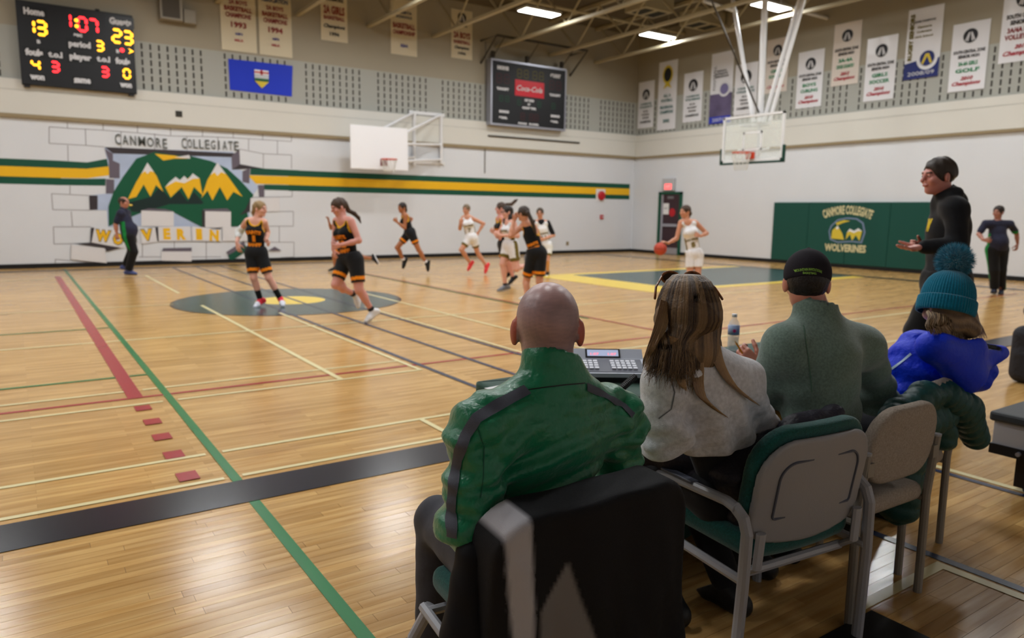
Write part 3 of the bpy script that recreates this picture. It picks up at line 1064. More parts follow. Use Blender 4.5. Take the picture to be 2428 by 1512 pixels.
# small fittings near the corner
f = thing('fire_bell', 'red fire bell on a white plate over the stripe end', 'alarm', (18.3, YB, 1.95))
MB().box((18.08, YB - .02, 1.92), (18.52, YB, 2.36)).build('plate', m_white, f)
MB().lathe([(.17, 0), (.17, .05), (.12, .09), (.03, .1)], 20, frame((18.32, YB - .02, 2.12), (1, 0, 0), (0, 0, 1))).build('bell', mat('alarm red', rgb(186, 28, 40), .4), f)
f = thing('fire_pull', 'small red fire pull station on the white wall below the bell', 'alarm', (18.38, YB, 1.25))
MB().rbox((18.31, YB - .05, 1.25), (18.45, YB, 1.41), .01, 2).build('box', MATS['alarm red'], f)
MB().box((18.34, YB - .06, 1.32), (18.42, YB - .05, 1.35)).build('handle', m_white, f)
f = thing('wall_outlet', 'small beige outlet low on the white wall', 'outlet', (16.78, YB, .3))
MB().rbox((16.72, YB - .012, .29), (16.84, YB, .43), .005, 2).build('plate', m_tan, f)
for zz in (.33, .39):
    MB().box((16.765, YB - .014, zz - .015), (16.795, YB - .012, zz + .015)).build('socket', m_slot, f)

# door on the end wall
d = MB().box((XR - .06, 18.68, 0), (XR, 19.68, 2.2)).build('door_1', mat('door maroon', rgb(58, 38, 46), .45))
tag(d, kind='structure')
MB().box((XR - .09, 19.62, 0), (XR, 19.74, 2.27)).build('jamb', m_dgreen, d)
MB().box((XR - .09, 18.62, 0), (XR, 18.70, 2.27)).build('jamb', m_dgreen, d)
MB().box((XR - .09, 18.62, 2.19), (XR, 19.74, 2.27)).build('jamb', m_dgreen, d)
MB().box((XR - .075, 19.50, .02), (XR - .06, 19.60, 2.17)).build('edge_strip', m_alu, d)
MB().box((XR - .12, 18.74, 1.02), (XR - .06, 19.5, 1.12)).build('push_bar', m_alu, d)
MB().box((XR - .07, 18.72, .02), (XR - .06, 19.6, .25)).build('kick_plate', m_alu, d)
MB().box((XR - .07, 19.0, 2.02), (XR - .06, 19.3, 2.12)).build('number_plate', mat('plate grey', rgb(110, 108, 112), .4), d)
nt_ = thing('notice', 'white paper notice taped on the maroon door', 'notice', (XR - .06, 19.35, 1.5))
MB().box((XR - .064, 19.22, 1.46), (XR - .06, 19.50, 1.86)).build('sheet', m_white, nt_)
text_on(right_frame(19.36, 1.68, XR - .066), 'NO', .1, ink['k'], nt_, width=.18)
nt_ = thing('notice', 'round red notice taped beside the white one', 'notice', (XR - .06, 19.0, 1.38))
MB().lathe([(.15, 0), (.15, .004)], 16, frame((XR - .06, 19.05, 1.53), (0, -1, 0), (0, 0, 1))).build('disc', MATS['alarm red'], nt_)
ex = thing('exit_sign', 'lit exit sign box mounted above the maroon door', 'sign', (XR, 19.27, 2.31))
MB().rbox((XR - .12, 18.98, 2.31), (XR, 19.56, 2.75), .015, 2).build('box', mat('sign grey', rgb(186, 186, 190), .5), ex)
MB().box((XR - .124, 19.08, 2.36), (XR - .12, 19.42, 2.56)).build('lit_face', mat('exit red', rgb(255, 70, 70), .5, emit=((1, .12, .12, 1), 1.6)), ex)
text_on(right_frame(19.25, 2.46, XR - .127), 'EXIT', .1, m_print, ex, width=.26, height=.12, bold=.006)

# green wall pads with the school name
pad = thing('wall_pad', 'green vinyl wall padding with the school name and mountain emblem', 'wall padding', (XR, 12.3, .06))
m_pad = mat('pad vinyl', rgb(14, 74, 64), 0.45, bump=(40, .15, .002))
py0, py1 = 9.72, 14.72
for k in range(4):
    a_ = py0 + (py1 - py0) * k / 4
    MB().rbox((XR - .07, a_ + .003, .10), (XR, a_ + (py1 - py0) / 4 - .003, 1.885), .015, 2).build('panel', m_pad, pad)
MB().box((XR - .05, py0, .02), (XR, py1, .10)).build('base_rail', m_black, pad)
XP = XR - .073
m_padtx = mat('pad print cream', rgb(214, 204, 158), .5)
cpt = on_x(2009, 500, XP)
text_on(right_frame(cpt.y, cpt.z + .03, XP), 'CANMORE COLLEGIATE', .2, m_padtx, pad, width=1.55, height=.26, bold=.008, arc=2.1)
cpt = on_x(2003, 588, XP)
text_on(right_frame(cpt.y, cpt.z, XP), 'WOLVERINES', .2, m_padtx, pad, width=1.28, height=.22, bold=.008)


def PP(pts, mt, nm, d):
    """emblem pieces drawn round the emblem centre in metres"""
    c = on_x(2007, 545, XP)
    return mesh_obj(nm, [right_frame(c.y, c.z, XP - d) @ Vector((x, z, 0)) for x, z in pts], [tuple(range(len(pts)))], mt, pad)

m_outl = mat('pad print blue', rgb(120, 136, 168), .5)
PP([(-.56, -.05), (-.50, -.3), (-.25, -.38), (.2, -.34), (.5, -.36), (.58, -.05), (.5, .22), (.3, .34), (0, .36), (-.3, .3), (-.5, .12)][::-1][::-1], m_outl, 'emblem_outline', .001)
PP([(-.52, -.05), (-.46, -.27), (-.25, -.34), (.2, -.30), (.46, -.32), (.53, -.05), (.46, .19), (.28, .30), (0, .32), (-.28, .26), (-.46, .1)], m_pad, 'emblem_field', .003)
PP([(-.46, -.26), (-.05, -.28), (-.12, -.1), (-.28, .12), (-.44, -.02)], MATS['shield gold'], 'emblem_peak', .005)
PP([(.0, -.28), (.12, -.12), (.2, -.3), (.3, -.14), (.42, -.3), (.48, -.02), (.36, .06), (.24, -.02), (.1, .04), (.02, -.08)], MATS['shield gold'], 'emblem_peak', .005)
PP([(-.34, .04), (-.28, .12), (-.21, .02), (-.25, .05), (-.28, 0)], m_white, 'emblem_snow', .007)
PP([(.48, -.02), (.36, .06), (.24, -.02), (.1, .04), (.02, -.08), (.1, -.03), (.24, -.08), (.36, -.02)], m_white, 'emblem_snow', .007)
PP([(-.35, .2), (-.1, .28), (.1, .26), (-.12, .2), (-.3, .12)], MATS['shield gold'], 'emblem_ridge', .005)

# ------------------------------------------------------------------ painted mural on the back wall
mural = thing('wall_mural', 'painted mural of a broken block wall with green and gold peaks', 'mural', (3.8, YB, .1))
_mz = [0.002]


def MP(pts, mt, nm, crop=True):
    """polygon in crop units of the mural view, laid as paint on the wall"""
    _mz[0] += 0.0007
    q = [on_y(x / 3.436, 280 + y / 3.436, YB) for x, y in pts]
    q = [Vector((p.x, YB - _mz[0], p.z)) for p in q]
    # counter-clockwise seen from the hall
    area = sum(q[i].x * q[(i + 1) % len(q)].z - q[(i + 1) % len(q)].x * q[i].z for i in range(len(q)))
    f = tuple(range(len(q)))
    return mesh_obj(nm, q, [f if area > 0 else f[::-1]], mt, mural)


m_sky = mat('mural sky', rgb(176, 190, 216), .6, noise=(1.2, .12))
m_mshade = mat('mural shade violet', rgb(102, 94, 106), .6)
m_mdark = mat('mural shade dark', rgb(56, 50, 54), .6)
m_mgreen = mat('mural green', rgb(4, 84, 56), .55)
m_mdeep = mat('mural deep green', rgb(16, 40, 38), .55)
m_mwhite = mat('mural white', rgb(224, 222, 224), .6)
m_mline = mat('mural joint grey', rgb(128, 124, 128), .6)
m_mlet = mat('mural letter grey', rgb(84, 88, 84), .6)
# stripe ends drawn as tilted blocks
MP([(460, 345), (710, 360), (885, 328), (885, 395), (710, 412), (460, 405)], m_dgreen, 'stripe_block')
MP([(460, 405), (710, 412), (890, 392), (890, 465), (710, 490), (460, 486)], m_gold, 'stripe_block')
MP([(460, 490), (710, 494), (860, 492), (858, 550), (460, 545)], m_dgreen, 'stripe_block')
MP([(2040, 405), (2440, 425), (2440, 475), (2038, 462)], m_dgreen, 'stripe_block')
MP([(2030, 465), (2440, 478), (2440, 545), (2030, 532)], m_gold, 'stripe_block')
MP([(2152, 540), (2440, 548), (2440, 592), (2152, 582)], m_dgreen, 'stripe_block')
MP([(850, 240), (1900, 275), (1890, 400), (1980, 430), (2110, 560), (2035, 660), (2030, 880), (1420, 890), (1150, 880), (880, 885), (870, 750), (730, 748), (725, 630), (860, 615), (930, 500), (885, 400)], m_sky, 'sky_panel')
MP([(850, 235), (1530, 266), (1945, 288), (1945, 320), (920, 288)], m_mdark, 'broken_edge')
MP([(850, 245), (920, 290), (920, 345), (975, 370), (975, 490), (890, 488), (885, 345)], m_mshade, 'broken_edge')
MP([(862, 495), (930, 500), (930, 615), (862, 615)], m_mshade, 'broken_edge')
MP([(725, 628), (795, 630), (795, 745), (730, 748)], m_mdark, 'broken_edge')
MP([(1885, 310), (1950, 252), (1955, 375), (1890, 420)], m_mshade, 'broken_edge')
MP([(1890, 420), (1955, 375), (2145, 410), (2030, 412)], m_mdark, 'broken_edge')
MP([(1975, 432), (2036, 405), (2030, 532), (1975, 520)], m_mshade, 'broken_edge')
MP([(2100, 545), (2152, 545), (2152, 640), (2110, 640)], m_mshade, 'broken_edge')
# generic mountain mass in the school colours
MP([(885, 880), (882, 720), (925, 600), (1000, 480), (1110, 330), (1260, 275), (1410, 300), (1560, 310), (1720, 350), (1850, 410), (1960, 510), (2065, 625), (2010, 750), (2035, 880), (1640, 885), (1400, 760), (1150, 770)], m_mgreen, 'green_ridge')
MP([(1040, 690), (1230, 640), (1300, 560), (1390, 660), (1460, 590), (1530, 680), (1580, 600), (1660, 690), (1640, 700), (1380, 700), (1150, 770), (1070, 760)], m_mdeep, 'dark_valley')
MP([(1345, 560), (1430, 490), (1500, 515), (1570, 460), (1625, 490), (1650, 630), (1580, 560), (1535, 660), (1480, 560), (1390, 645)], m_gold, 'gold_peak')
MP([(1345, 560), (1380, 520), (1430, 478), (1465, 505), (1500, 470), (1530, 500), (1570, 450), (1625, 490), (1570, 495), (1500, 530), (1430, 515)], m_mwhite, 'snow_cap')
MP([(1040, 660), (1110, 520), (1200, 370), (1275, 470), (1330, 600), (1270, 545), (1225, 640), (1170, 540), (1110, 640)], m_gold, 'gold_peak')
MP([(1150, 455), (1200, 362), (1255, 440), (1225, 430), (1200, 455), (1180, 430)], m_mwhite, 'snow_cap')
MP([(1260, 290), (1420, 305), (1530, 330), (1420, 330), (1330, 345)], m_gold, 'gold_ridge')
MP([(1640, 650), (1690, 500), (1770, 370), (1860, 480), (1975, 640), (1900, 600), (1850, 670), (1790, 560), (1730, 670), (1690, 590)], m_gold, 'gold_peak')
MP([(1712, 465), (1770, 362), (1840, 455), (1800, 440), (1770, 470), (1745, 440)], m_mwhite, 'snow_cap')
MP([(1420, 320), (1540, 300), (1550, 330), (1480, 325)], m_mwhite, 'snow_cap')
# loose blocks
for nm, mt, pts in (('block_face', m_mwhite, [(1150, 752), (1415, 762), (1415, 882), (1150, 878)]), ('block_top', m_mshade, [(1150, 750), (1210, 735), (1345, 740), (1415, 760)]),
                    ('block_face', m_mwhite, [(1670, 758), (1880, 762), (1880, 892), (1670, 890)]), ('block_side', m_mdark, [(1645, 748), (1670, 760), (1670, 890), (1645, 880)]), ('block_top', m_mshade, [(1650, 742), (1850, 735), (1880, 760), (1670, 758)]),
                    ('block_face', m_mwhite, [(2040, 650), (2275, 645), (2275, 760), (2035, 760)]), ('block_side', m_mdark, [(2000, 740), (2040, 650), (2035, 760), (1950, 790)]),
                    ('block_face', m_mwhite, [(1315, 1085), (1560, 1085), (1560, 1165), (1315, 1160)]), ('block_top', m_mshade, [(1328, 1058), (1560, 1054), (1560, 1085), (1315, 1085)]),
                    ('fallen_piece', m_mshade, [(1840, 1090), (1985, 1000), (2000, 1040), (1860, 1120)]), ('fallen_piece', m_dgreen, [(1855, 1118), (2000, 1035), (2010, 1080), (1900, 1152), (1870, 1152)]),
                    ('block_side', m_mdark, [(740, 890), (770, 892), (748, 1010), (735, 1010)]), ('block_face', m_mwhite, [(768, 890), (925, 908), (1030, 930), (1010, 1060), (905, 1045), (745, 1010)]),
                    ('block_side', m_mdark, [(600, 1020), (745, 1012), (985, 1055), (870, 1085), (850, 1055)]), ('block_face', m_mwhite, [(580, 1030), (855, 1060), (870, 1180), (575, 1148)]),
                    ('block_face', m_mwhite, [(1135, 900), (1268, 890), (1288, 1005), (1155, 1022)]), ('block_side', m_mdark, [(1262, 888), (1285, 888), (1290, 1003), (1280, 1003)]),
                    ('block_face', m_mwhite, [(1288, 885), (1550, 880), (1550, 1000), (1292, 1002)]), ('block_face', m_mwhite, [(1562, 880), (1800, 905), (1800, 1002), (1562, 1000)]),
                    ('block_side', m_mdark, [(1700, 905), (1800, 890), (1800, 905)]), ('block_face', m_mwhite, [(1812, 890), (2035, 890), (2030, 1000), (1812, 1000)]),
                    ('block_top', m_mshade, [(2180, 1080), (2235, 1045), (2292, 1080)])):
    MP(pts, mt, nm)
# painted joints
ml = MB()
for pl in ([(400, 70), (550, 82), (840, 98), (1120, 120), (1390, 145), (1650, 150), (1900, 160), (2140, 175), (2375, 190)], [(548, 35), (550, 80)], [(840, 45), (840, 100)], [(1120, 60), (1120, 118)], [(1390, 78), (1390, 140)], [(1650, 95), (1650, 150)],
           [(1900, 110), (1900, 158)], [(2140, 125), (2140, 178)], [(2375, 140), (2375, 190)], [(400, 70), (400, 205), (700, 222), (850, 235)], [(695, 85), (700, 220)], [(985, 108), (985, 240)], [(1260, 125), (1260, 258)], [(1520, 145), (1525, 270)], [(1775, 152), (1775, 280)],
           [(2025, 170), (2025, 260)], [(2260, 180), (2260, 295)], [(552, 222), (555, 350)], [(2145, 290), (2145, 410)], [(1950, 252), (2145, 290), (2375, 300), (2375, 415)], [(570, 550), (570, 618)], [(720, 630), (420, 615), (430, 745), (730, 750)],
           [(580, 760), (590, 880)], [(740, 885), (435, 885), (440, 1025), (740, 1020)], [(580, 1030), (575, 1150)], [(450, 1190), (450, 1150), (855, 1185)], [(2275, 640), (2275, 760)], [(2035, 645), (2380, 640), (2380, 590)], [(2035, 760), (2390, 760), (2390, 880), (2030, 880)],
           [(2275, 880), (2275, 1010)], [(2030, 1010), (2395, 1010), (2395, 1130), (2290, 1135)], [(1420, 1000), (1420, 1060)], [(1160, 1022), (1160, 1130)], [(1680, 1005), (1680, 1150)], [(1310, 1130), (1130, 1130)], [(1560, 1130), (1800, 1130)], [(1290, 1003), (1800, 1003)]):
    for (x0, y0), (x1, y1) in zip(pl[:-1], pl[1:]):
        a_, b_ = on_y(x0 / 3.436, 280 + y0 / 3.436, YB), on_y(x1 / 3.436, 280 + y1 / 3.436, YB)
        dv = (b_ - a_)
        dv.normalize()
        nn = Vector((-dv.z, 0, dv.x)) * 0.008
        yy = YB - 0.0015
        vs = [a_ + nn, a_ - nn, b_ - nn, b_ + nn]
        ml.add([(p.x, yy, p.z) for p in vs], [(0, 1, 2, 3)])
tag(ml.build('painted_joints', m_mline, mural), kind='stuff')


def mural_text(txt, cx, cy, w, h, mt, rot=0, bold=.004, d=.03, nm='painted_letter'):
    p = on_y(cx / 3.436, 280 + cy / 3.436, YB)
    k = 1 / 3.436 * (Vector((p.x, YB, 0)).length / FPX * 1.08)
    M = back_frame(p.x, p.z, YB - d) @ Matrix.Rotation(rot, 4, 'Z')
    l_ = on_y((cx - w / 2) / 3.436, 280 + cy / 3.436, YB)
    r_ = on_y((cx + w / 2) / 3.436, 280 + cy / 3.436, YB)
    t_ = on_y(cx / 3.436, 280 + (cy - h / 2) / 3.436, YB)
    b_ = on_y(cx / 3.436, 280 + (cy + h / 2) / 3.436, YB)
    return text_on(M, txt, .3, mt, mural, nm, width=r_.x - l_.x, height=t_.z - b_.z, bold=bold)


xs = 935
for i, ch in enumerate('CANMORE'):
    mural_text(ch, (958, 1020, 1083, 1155, 1224, 1290, 1342)[i], 172 + i * 6, (46, 48, 48, 58, 54, 42, 36)[i], 90 if i == 0 else 78, m_mlet, 0, .003)
for i, ch in enumerate('COLLEGIATE'):
    mural_text(ch, 1497 + i * 47.5, 205 + i * 2.5, 36 if ch != 'I' else 10, 88 if i == 0 else 74, m_mlet, 0, .003)
for ch, cx_, cy_, w_, rot in (('W', 840, 958, 120, -.12), ('O', 962, 985, 80, -.12), ('L', 1075, 960, 60, 0), ('V', 1197, 950, 92, .1), ('E', 1360, 942, 58, 0), ('R', 1478, 945, 76, 0), ('I', 1622, 945, 50, 0), ('N', 1745, 955, 76, -.06), ('E', 1873, 942, 58, 0), ('S', 1965, 945, 60, .05)):
    mural_text(ch, cx_, cy_, w_ + 14, 104, m_mlet, rot, .03, .031, 'letter_outline')
    mural_text(ch, cx_ - 2, cy_, w_, 92, m_gold, rot, .02, .034)
# ------------------------------------------------------------------ hoops
m_net = mat('net cord', rgb(226, 224, 218), .8)
m_rim = mat('rim orange', rgb(214, 66, 34), .4)
m_glass = mat('backboard glass', (0.93, 1.0, 0.97, 1), 0.02, spec=0.5, alpha=0.22)
m_hgreen = mat('edge pad green', rgb(10, 62, 50), .5)


def net(parent, c, r, h=0.42, axis=None):
    mb = MB()
    n = 12
    for s in (-1, 1):
        for k in range(n):
            pts = []
            for j in range(7):
                t = j / 6
                a = 6.283 * (k + s * t * 1.6) / n
                rr = r * (1 - .42 * t + .06 * t * t)
                pts.append((c[0] + rr * math.cos(a), c[1] + rr * math.sin(a), c[2] - h * t))
            mb.tube(pts, 0.006, 4, caps=False)
    return mb.build('net', m_net, parent)


def ring(mb, c, r, t=0.009, n=28):
    mb.tube([(c[0] + r * math.cos(6.283 * k / n), c[1] + r * math.sin(6.283 * k / n), c[2]) for k in range(n)], t, 6, closed=True)
    return mb


HX, HY = 15.30, 12.06
hoop = thing('glass_hoop', 'clear glass backboard with orange rim hung on white ceiling struts', 'basketball hoop', (HX, HY, 2.72))
hy0, hy1, hz0, hz1 = 11.16, 12.98, 2.80, 3.94
MB().box((HX, hy0 + .04, hz0 + .04), (HX + .012, hy1 - .04, hz1 - .04)).build('glass_panel', m_glass, hoop)
for lo, hi in (((HX - .02, hy0, hz0), (HX + .03, hy0 + .055, hz1)), ((HX - .02, hy1 - .055, hz0), (HX + .03, hy1, hz1)), ((HX - .02, hy0, hz1 - .055), (HX + .03, hy1, hz1)), ((HX - .02, hy0, hz0), (HX + .03, hy1, hz0 + .055))):
    MB().box(lo, hi).build('frame_bar', m_white, hoop)
for lo, hi in (((HX - .04, hy0 - .045, hz0 - .05), (HX + .05, hy1 + .045, hz0)), ((HX - .04, hy0 - .045, hz0 - .05), (HX + .05, hy0, hz0 + .36)), ((HX - .04, hy1, hz0 - .05), (HX + .05, hy1 + .045, hz0 + .36))):
    MB().rbox(lo, hi, .012, 2).build('edge_pad', m_hgreen, hoop)
tg = MB()
for lo, hi in (((11.77, 3.08), (11.82, 3.53)), ((12.30, 3.08), (12.35, 3.53)), ((11.77, 3.48), (12.35, 3.53)), ((11.77, 3.08), (12.35, 3.12))):
    tg.box((HX - .003, lo[0], lo[1]), (HX - .001, hi[0], hi[1]))
tg.build('target_square', m_white, hoop)
RC = (HX - .15 - .23, HY, 3.0)
rm = ring(MB(), RC, .228, .012).box((HX - .16, HY - .08, 2.98), (HX, HY + .08, 3.01)).build('rim', m_rim, hoop)
MB().rbox((HX - .10, HY - .11, 2.86), (HX, HY + .11, 3.03), .02, 2).build('rim_mount', m_rim, rm)
net(hoop, RC, .228)
for a_, b_, r_ in (((1745, 45), (1783, 268), .05), ((1813, 25), (1803, 268), .075), ((1889, 22), (1817, 266), .05), ((1897, 32), (1832, 262), .05)):
    xx = 15.75 if r_ > .06 else 15.9
    p = on_x(*a_, xx)
    q = on_x(*b_, HX + .25)
    dirv = (p - q).normalized()
    p = p + dirv * ((7.6 - p.z) / dirv.z if dirv.z > 0 else 0)
    q = q - dirv * .25
    MB().tube([p, q], r_, 10).build('strut', m_white, hoop)
for zz in (3.1, 3.7):
    MB().tube([(HX + .03, 11.6, zz), (HX + .25, 11.8, zz), (HX + .25, 12.3, zz), (HX + .03, 12.5, zz)], .035, 6).build('back_bracket', m_white, hoop)
MB().tube([(HX + .25, HY, 2.95), (HX + .25, HY, 4.0)], .05, 8).build('back_post', m_white, hoop)
p = on_y(1676, -25, HY)
MB().tube([(HX + .2, HY, 3.98), p], .022, 6).build('brace_rod', m_dkst, hoop)
for a_, b_ in (((1852, 14), (1961, 43)), ((1668, 2), (1748, 28))):
    MB().tube([on_z(*a_, 7.15), on_z(*b_, 7.15)], .05, 8).build('hanger_pipe', m_white, hoop)
    c = on_z(*a_, 7.15)
    MB().tube([c, (c.x, c.y, ZC)], .03, 6).build('hanger_rod', m_white, hoop)

YH = 20.30
h2 = thing('wall_hoop', 'white rectangular backboard on white wall brackets over the stripe', 'basketball hoop', (9.03, YB, 2.69))
a, b = on_y(832, 399, YH), on_y(967, 305, YH)
MB().rbox((a.x, YH, a.z), (b.x, YH + .04, b.z), .01, 2).build('backboard', mat('board white', rgb(244, 244, 248), .35), h2)
rc = on_y(913, 377, YH - .35)
RC2 = ((a.x + b.x) / 2 + .12, YH - .36, rc.z)
ring(MB(), RC2, .228, .014).box((RC2[0] - .03, YH - .14, RC2[2] - .01), (RC2[0] + .03, YH, RC2[2] + .02)).build('rim', m_rim, h2)
MB().box((RC2[0] - .11, YH - .02, RC2[2] - .17), (RC2[0] + .11, YH, RC2[2] + .03)).build('rim_mount', mat('mount maroon', rgb(128, 44, 44), .4), h2)
net(h2, RC2, .228, .36)
wv = [on_y(982, 266, YB - .08), on_y(982, 392, YB - .08), on_y(1046, 272, YB - .08), on_y(1046, 388, YB - .08)]
for p, q in ((wv[0], wv[1]), (wv[2], wv[3])):
    MB().tube([p, q], .055, 8).build('wall_post', m_white, h2)
for p, q in (((b.x - .75, YH + .06, b.z - .03), wv[0]), ((b.x - .02, YH + .06, b.z - .1), wv[2]),
             ((b.x - .1, YH + .06, 3.45), on_y(1046, 343, YB - .08)), ((b.x - .1, YH + .06, 2.95), on_y(1046, 378, YB - .08)), ((b.x - .75, YH + .06, 2.95), on_y(982, 372, YB - .08))):
    MB().tube([p, q], .042, 8).build('strut', m_white, h2)
for zz in (wv[0].z, 3.0):
    MB().box((wv[0].x - .15, YB - .04, zz - .05), (wv[2].x + .15, YB, zz + .05)).build('wall_plate', m_white, h2)
# ------------------------------------------------------------------ smooth volumes turned into meshes
class Vol:
    """smooth union of tapered capsules and ellipsoids, minus cuts; becomes one skin"""

    def __init__(self, k=0.02):
        self.k = k
        self.ops = []

    def cap(self, a, b, ra, rb=None, k=None, flat=None):
        """tapered capsule; flat=(axis, factor) squeezes it along an axis"""
        self.ops.append(('cap', np.array(a, float), np.array(b, float), ra, ra if rb is None else rb, self.k if k is None else k, flat))
        return self

    def chain(self, pts, rs, k=None):
        for i in range(len(pts) - 1):
            self.cap(pts[i], pts[i + 1], rs[i], rs[i + 1], k)
        return self

    def ell(self, c, r, M=None, k=None):
        self.ops.append(('ell', np.array(c, float), np.array(r, float), None if M is None else np.array(M, float), None, self.k if k is None else k, None))
        return self

    def rbox(self, c, half, rad, M=None, k=None):
        self.ops.append(('box', np.array(c, float), np.array(half, float), None if M is None else np.array(M, float), rad, self.k if k is None else k, None))
        return self

    def sub(self, vol, k=0.004):
        self.ops.append(('sub', vol, k))
        return self

    def keep(self, p, n, k=0.004):
        """keep the side the normal points away from"""
        n = np.array(n, float)
        self.ops.append(('pl', np.array(p, float), n / np.linalg.norm(n), k))
        return self

    def warp(self, fn):
        self.ops.append(('fn', fn))
        return self

    @staticmethod
    def prim(op, P):
        if op[0] == 'cap':
            _, a, b, ra, rb, k, flat = op
            ba = b - a
            L = max(1e-9, ba @ ba)
            pa = P - a
            t = np.clip((pa @ ba) / L, 0, 1)
            v = pa - t[..., None] * ba
            if flat is not None:
                w = np.array(flat[0], float)
                w = w / np.linalg.norm(w)
                v = v + ((1 / flat[1] - 1) * (v @ w))[..., None] * w
            return np.sqrt((v * v).sum(-1)) - (ra + (rb - ra) * t)
        q = P - op[1]
        if op[3] is not None:
            q = q @ op[3]
        if op[0] == 'ell':
            r = op[2]
            k0 = np.sqrt(((q / r) ** 2).sum(-1))
            k1 = np.sqrt(((q / (r * r)) ** 2).sum(-1)) + 1e-9
            return np.where(k0 < 1e-3, -r.min(), k0 * (k0 - 1) / k1)
        d = np.abs(q) - (op[2] - op[4])
        return np.sqrt((np.maximum(d, 0) ** 2).sum(-1)) + np.minimum(d.max(-1), 0) - op[4]

    def dist(self, P):
        D = np.full(P.shape[:-1], 9.0)
        for op in self.ops:
            if op[0] in ('cap', 'ell', 'box'):
                d = self.prim(op, P)
                k = max(op[5], 1e-4)
                h = np.maximum(k - np.abs(D - d), 0) / k
                D = np.minimum(D, d) - h * h * k * .25
            elif op[0] == 'sub':
                d = -op[1].dist(P)
                k = op[2]
                h = np.maximum(k - np.abs(D - d), 0) / k
                D = np.maximum(D, d) + h * h * k * .25
            elif op[0] == 'pl':
                d = (P - op[1]) @ op[2]
                k = op[3]
                h = np.maximum(k - np.abs(D - d), 0) / k
                D = np.maximum(D, d) + h * h * k * .25
            else:
                D = D + op[1](P, D)
        return D

    def bounds(self):
        lo, hi = np.full(3, 1e9), np.full(3, -1e9)
        for op in self.ops:
            if op[0] == 'cap':
                f = 1.0 if op[6] is None else max(1, op[6][1])
                r = max(op[3], op[4]) * f
                for e in (op[1], op[2]):
                    lo = np.minimum(lo, e - r)
                    hi = np.maximum(hi, e + r)
            elif op[0] in ('ell', 'box'):
                r = op[2].max() if op[0] == 'ell' else np.linalg.norm(op[2])
                if op[3] is not None:
                    ext = np.abs(op[3]) @ op[2]
                else:
                    ext = op[2]
                lo = np.minimum(lo, op[1] - ext)
                hi = np.maximum(hi, op[1] + ext)
        return lo, hi

    def mesh(self, h, clip=None):
        lo, hi = self.bounds()
        m_ = 3 * h + 0.01
        lo, hi = lo - m_, hi + m_
        if clip is not None:
            lo, hi = np.maximum(lo, clip[0]), np.minimum(hi, clip[1])
        n = np.maximum(4, np.ceil((hi - lo) / h).astype(int) + 1)
        ax = [lo[i] + h * np.arange(n[i]) for i in range(3)]
        D = np.full(tuple(n), 9.0, np.float32)
        for op in self.ops:
            if op[0] in ('cap', 'ell', 'box'):
                tmp = Vol()
                tmp.ops = [op]
                l2, h2 = tmp.bounds()
                pad = op[5] + 3 * h + 0.03
                i0 = np.clip(np.floor((l2 - pad - lo) / h).astype(int), 0, n)
                i1 = np.clip(np.ceil((h2 + pad - lo) / h).astype(int) + 1, 0, n)
                if (i1 <= i0).any():
                    continue
                sl = tuple(slice(i0[i], i1[i]) for i in range(3))
                P = np.stack(np.meshgrid(*[ax[i][sl[i]] for i in range(3)], indexing='ij'), -1)
                d = self.prim(op, P)
                k = max(op[5], 1e-4)
                cur = D[sl]
                hh = np.maximum(k - np.abs(cur - d), 0) / k
                D[sl] = np.minimum(cur, d) - hh * hh * k * .25
            else:
                P = np.stack(np.meshgrid(*ax, indexing='ij'), -1)
                if op[0] == 'sub':
                    d = -op[1].dist(P)
                    k = op[2]
                elif op[0] == 'pl':
                    d = (P - op[1]) @ op[2]
                    k = op[3]
                else:
                    D = D + op[1](P, D).astype(np.float32)
                    continue
                hh = np.maximum(k - np.abs(D - d), 0) / k
                D = (np.maximum(D, d) + hh * hh * k * .25).astype(np.float32)
        return surface_nets(D, lo, h)

    def project(self, pts, direction, reach=0.5, off=0.003):
        """slide points along a direction until they lie on the skin"""
        d = np.array(direction, float)
        d = d / np.linalg.norm(d)
        P = np.array(pts, float) - d * reach
        t = np.zeros(len(P))
        for _ in range(48):
            s = self.dist(P + t[:, None] * d)
            t = np.minimum(t + np.clip(s - off, -0.05, 0.1) * 0.9, reach * 2)
        return P + t[:, None] * d


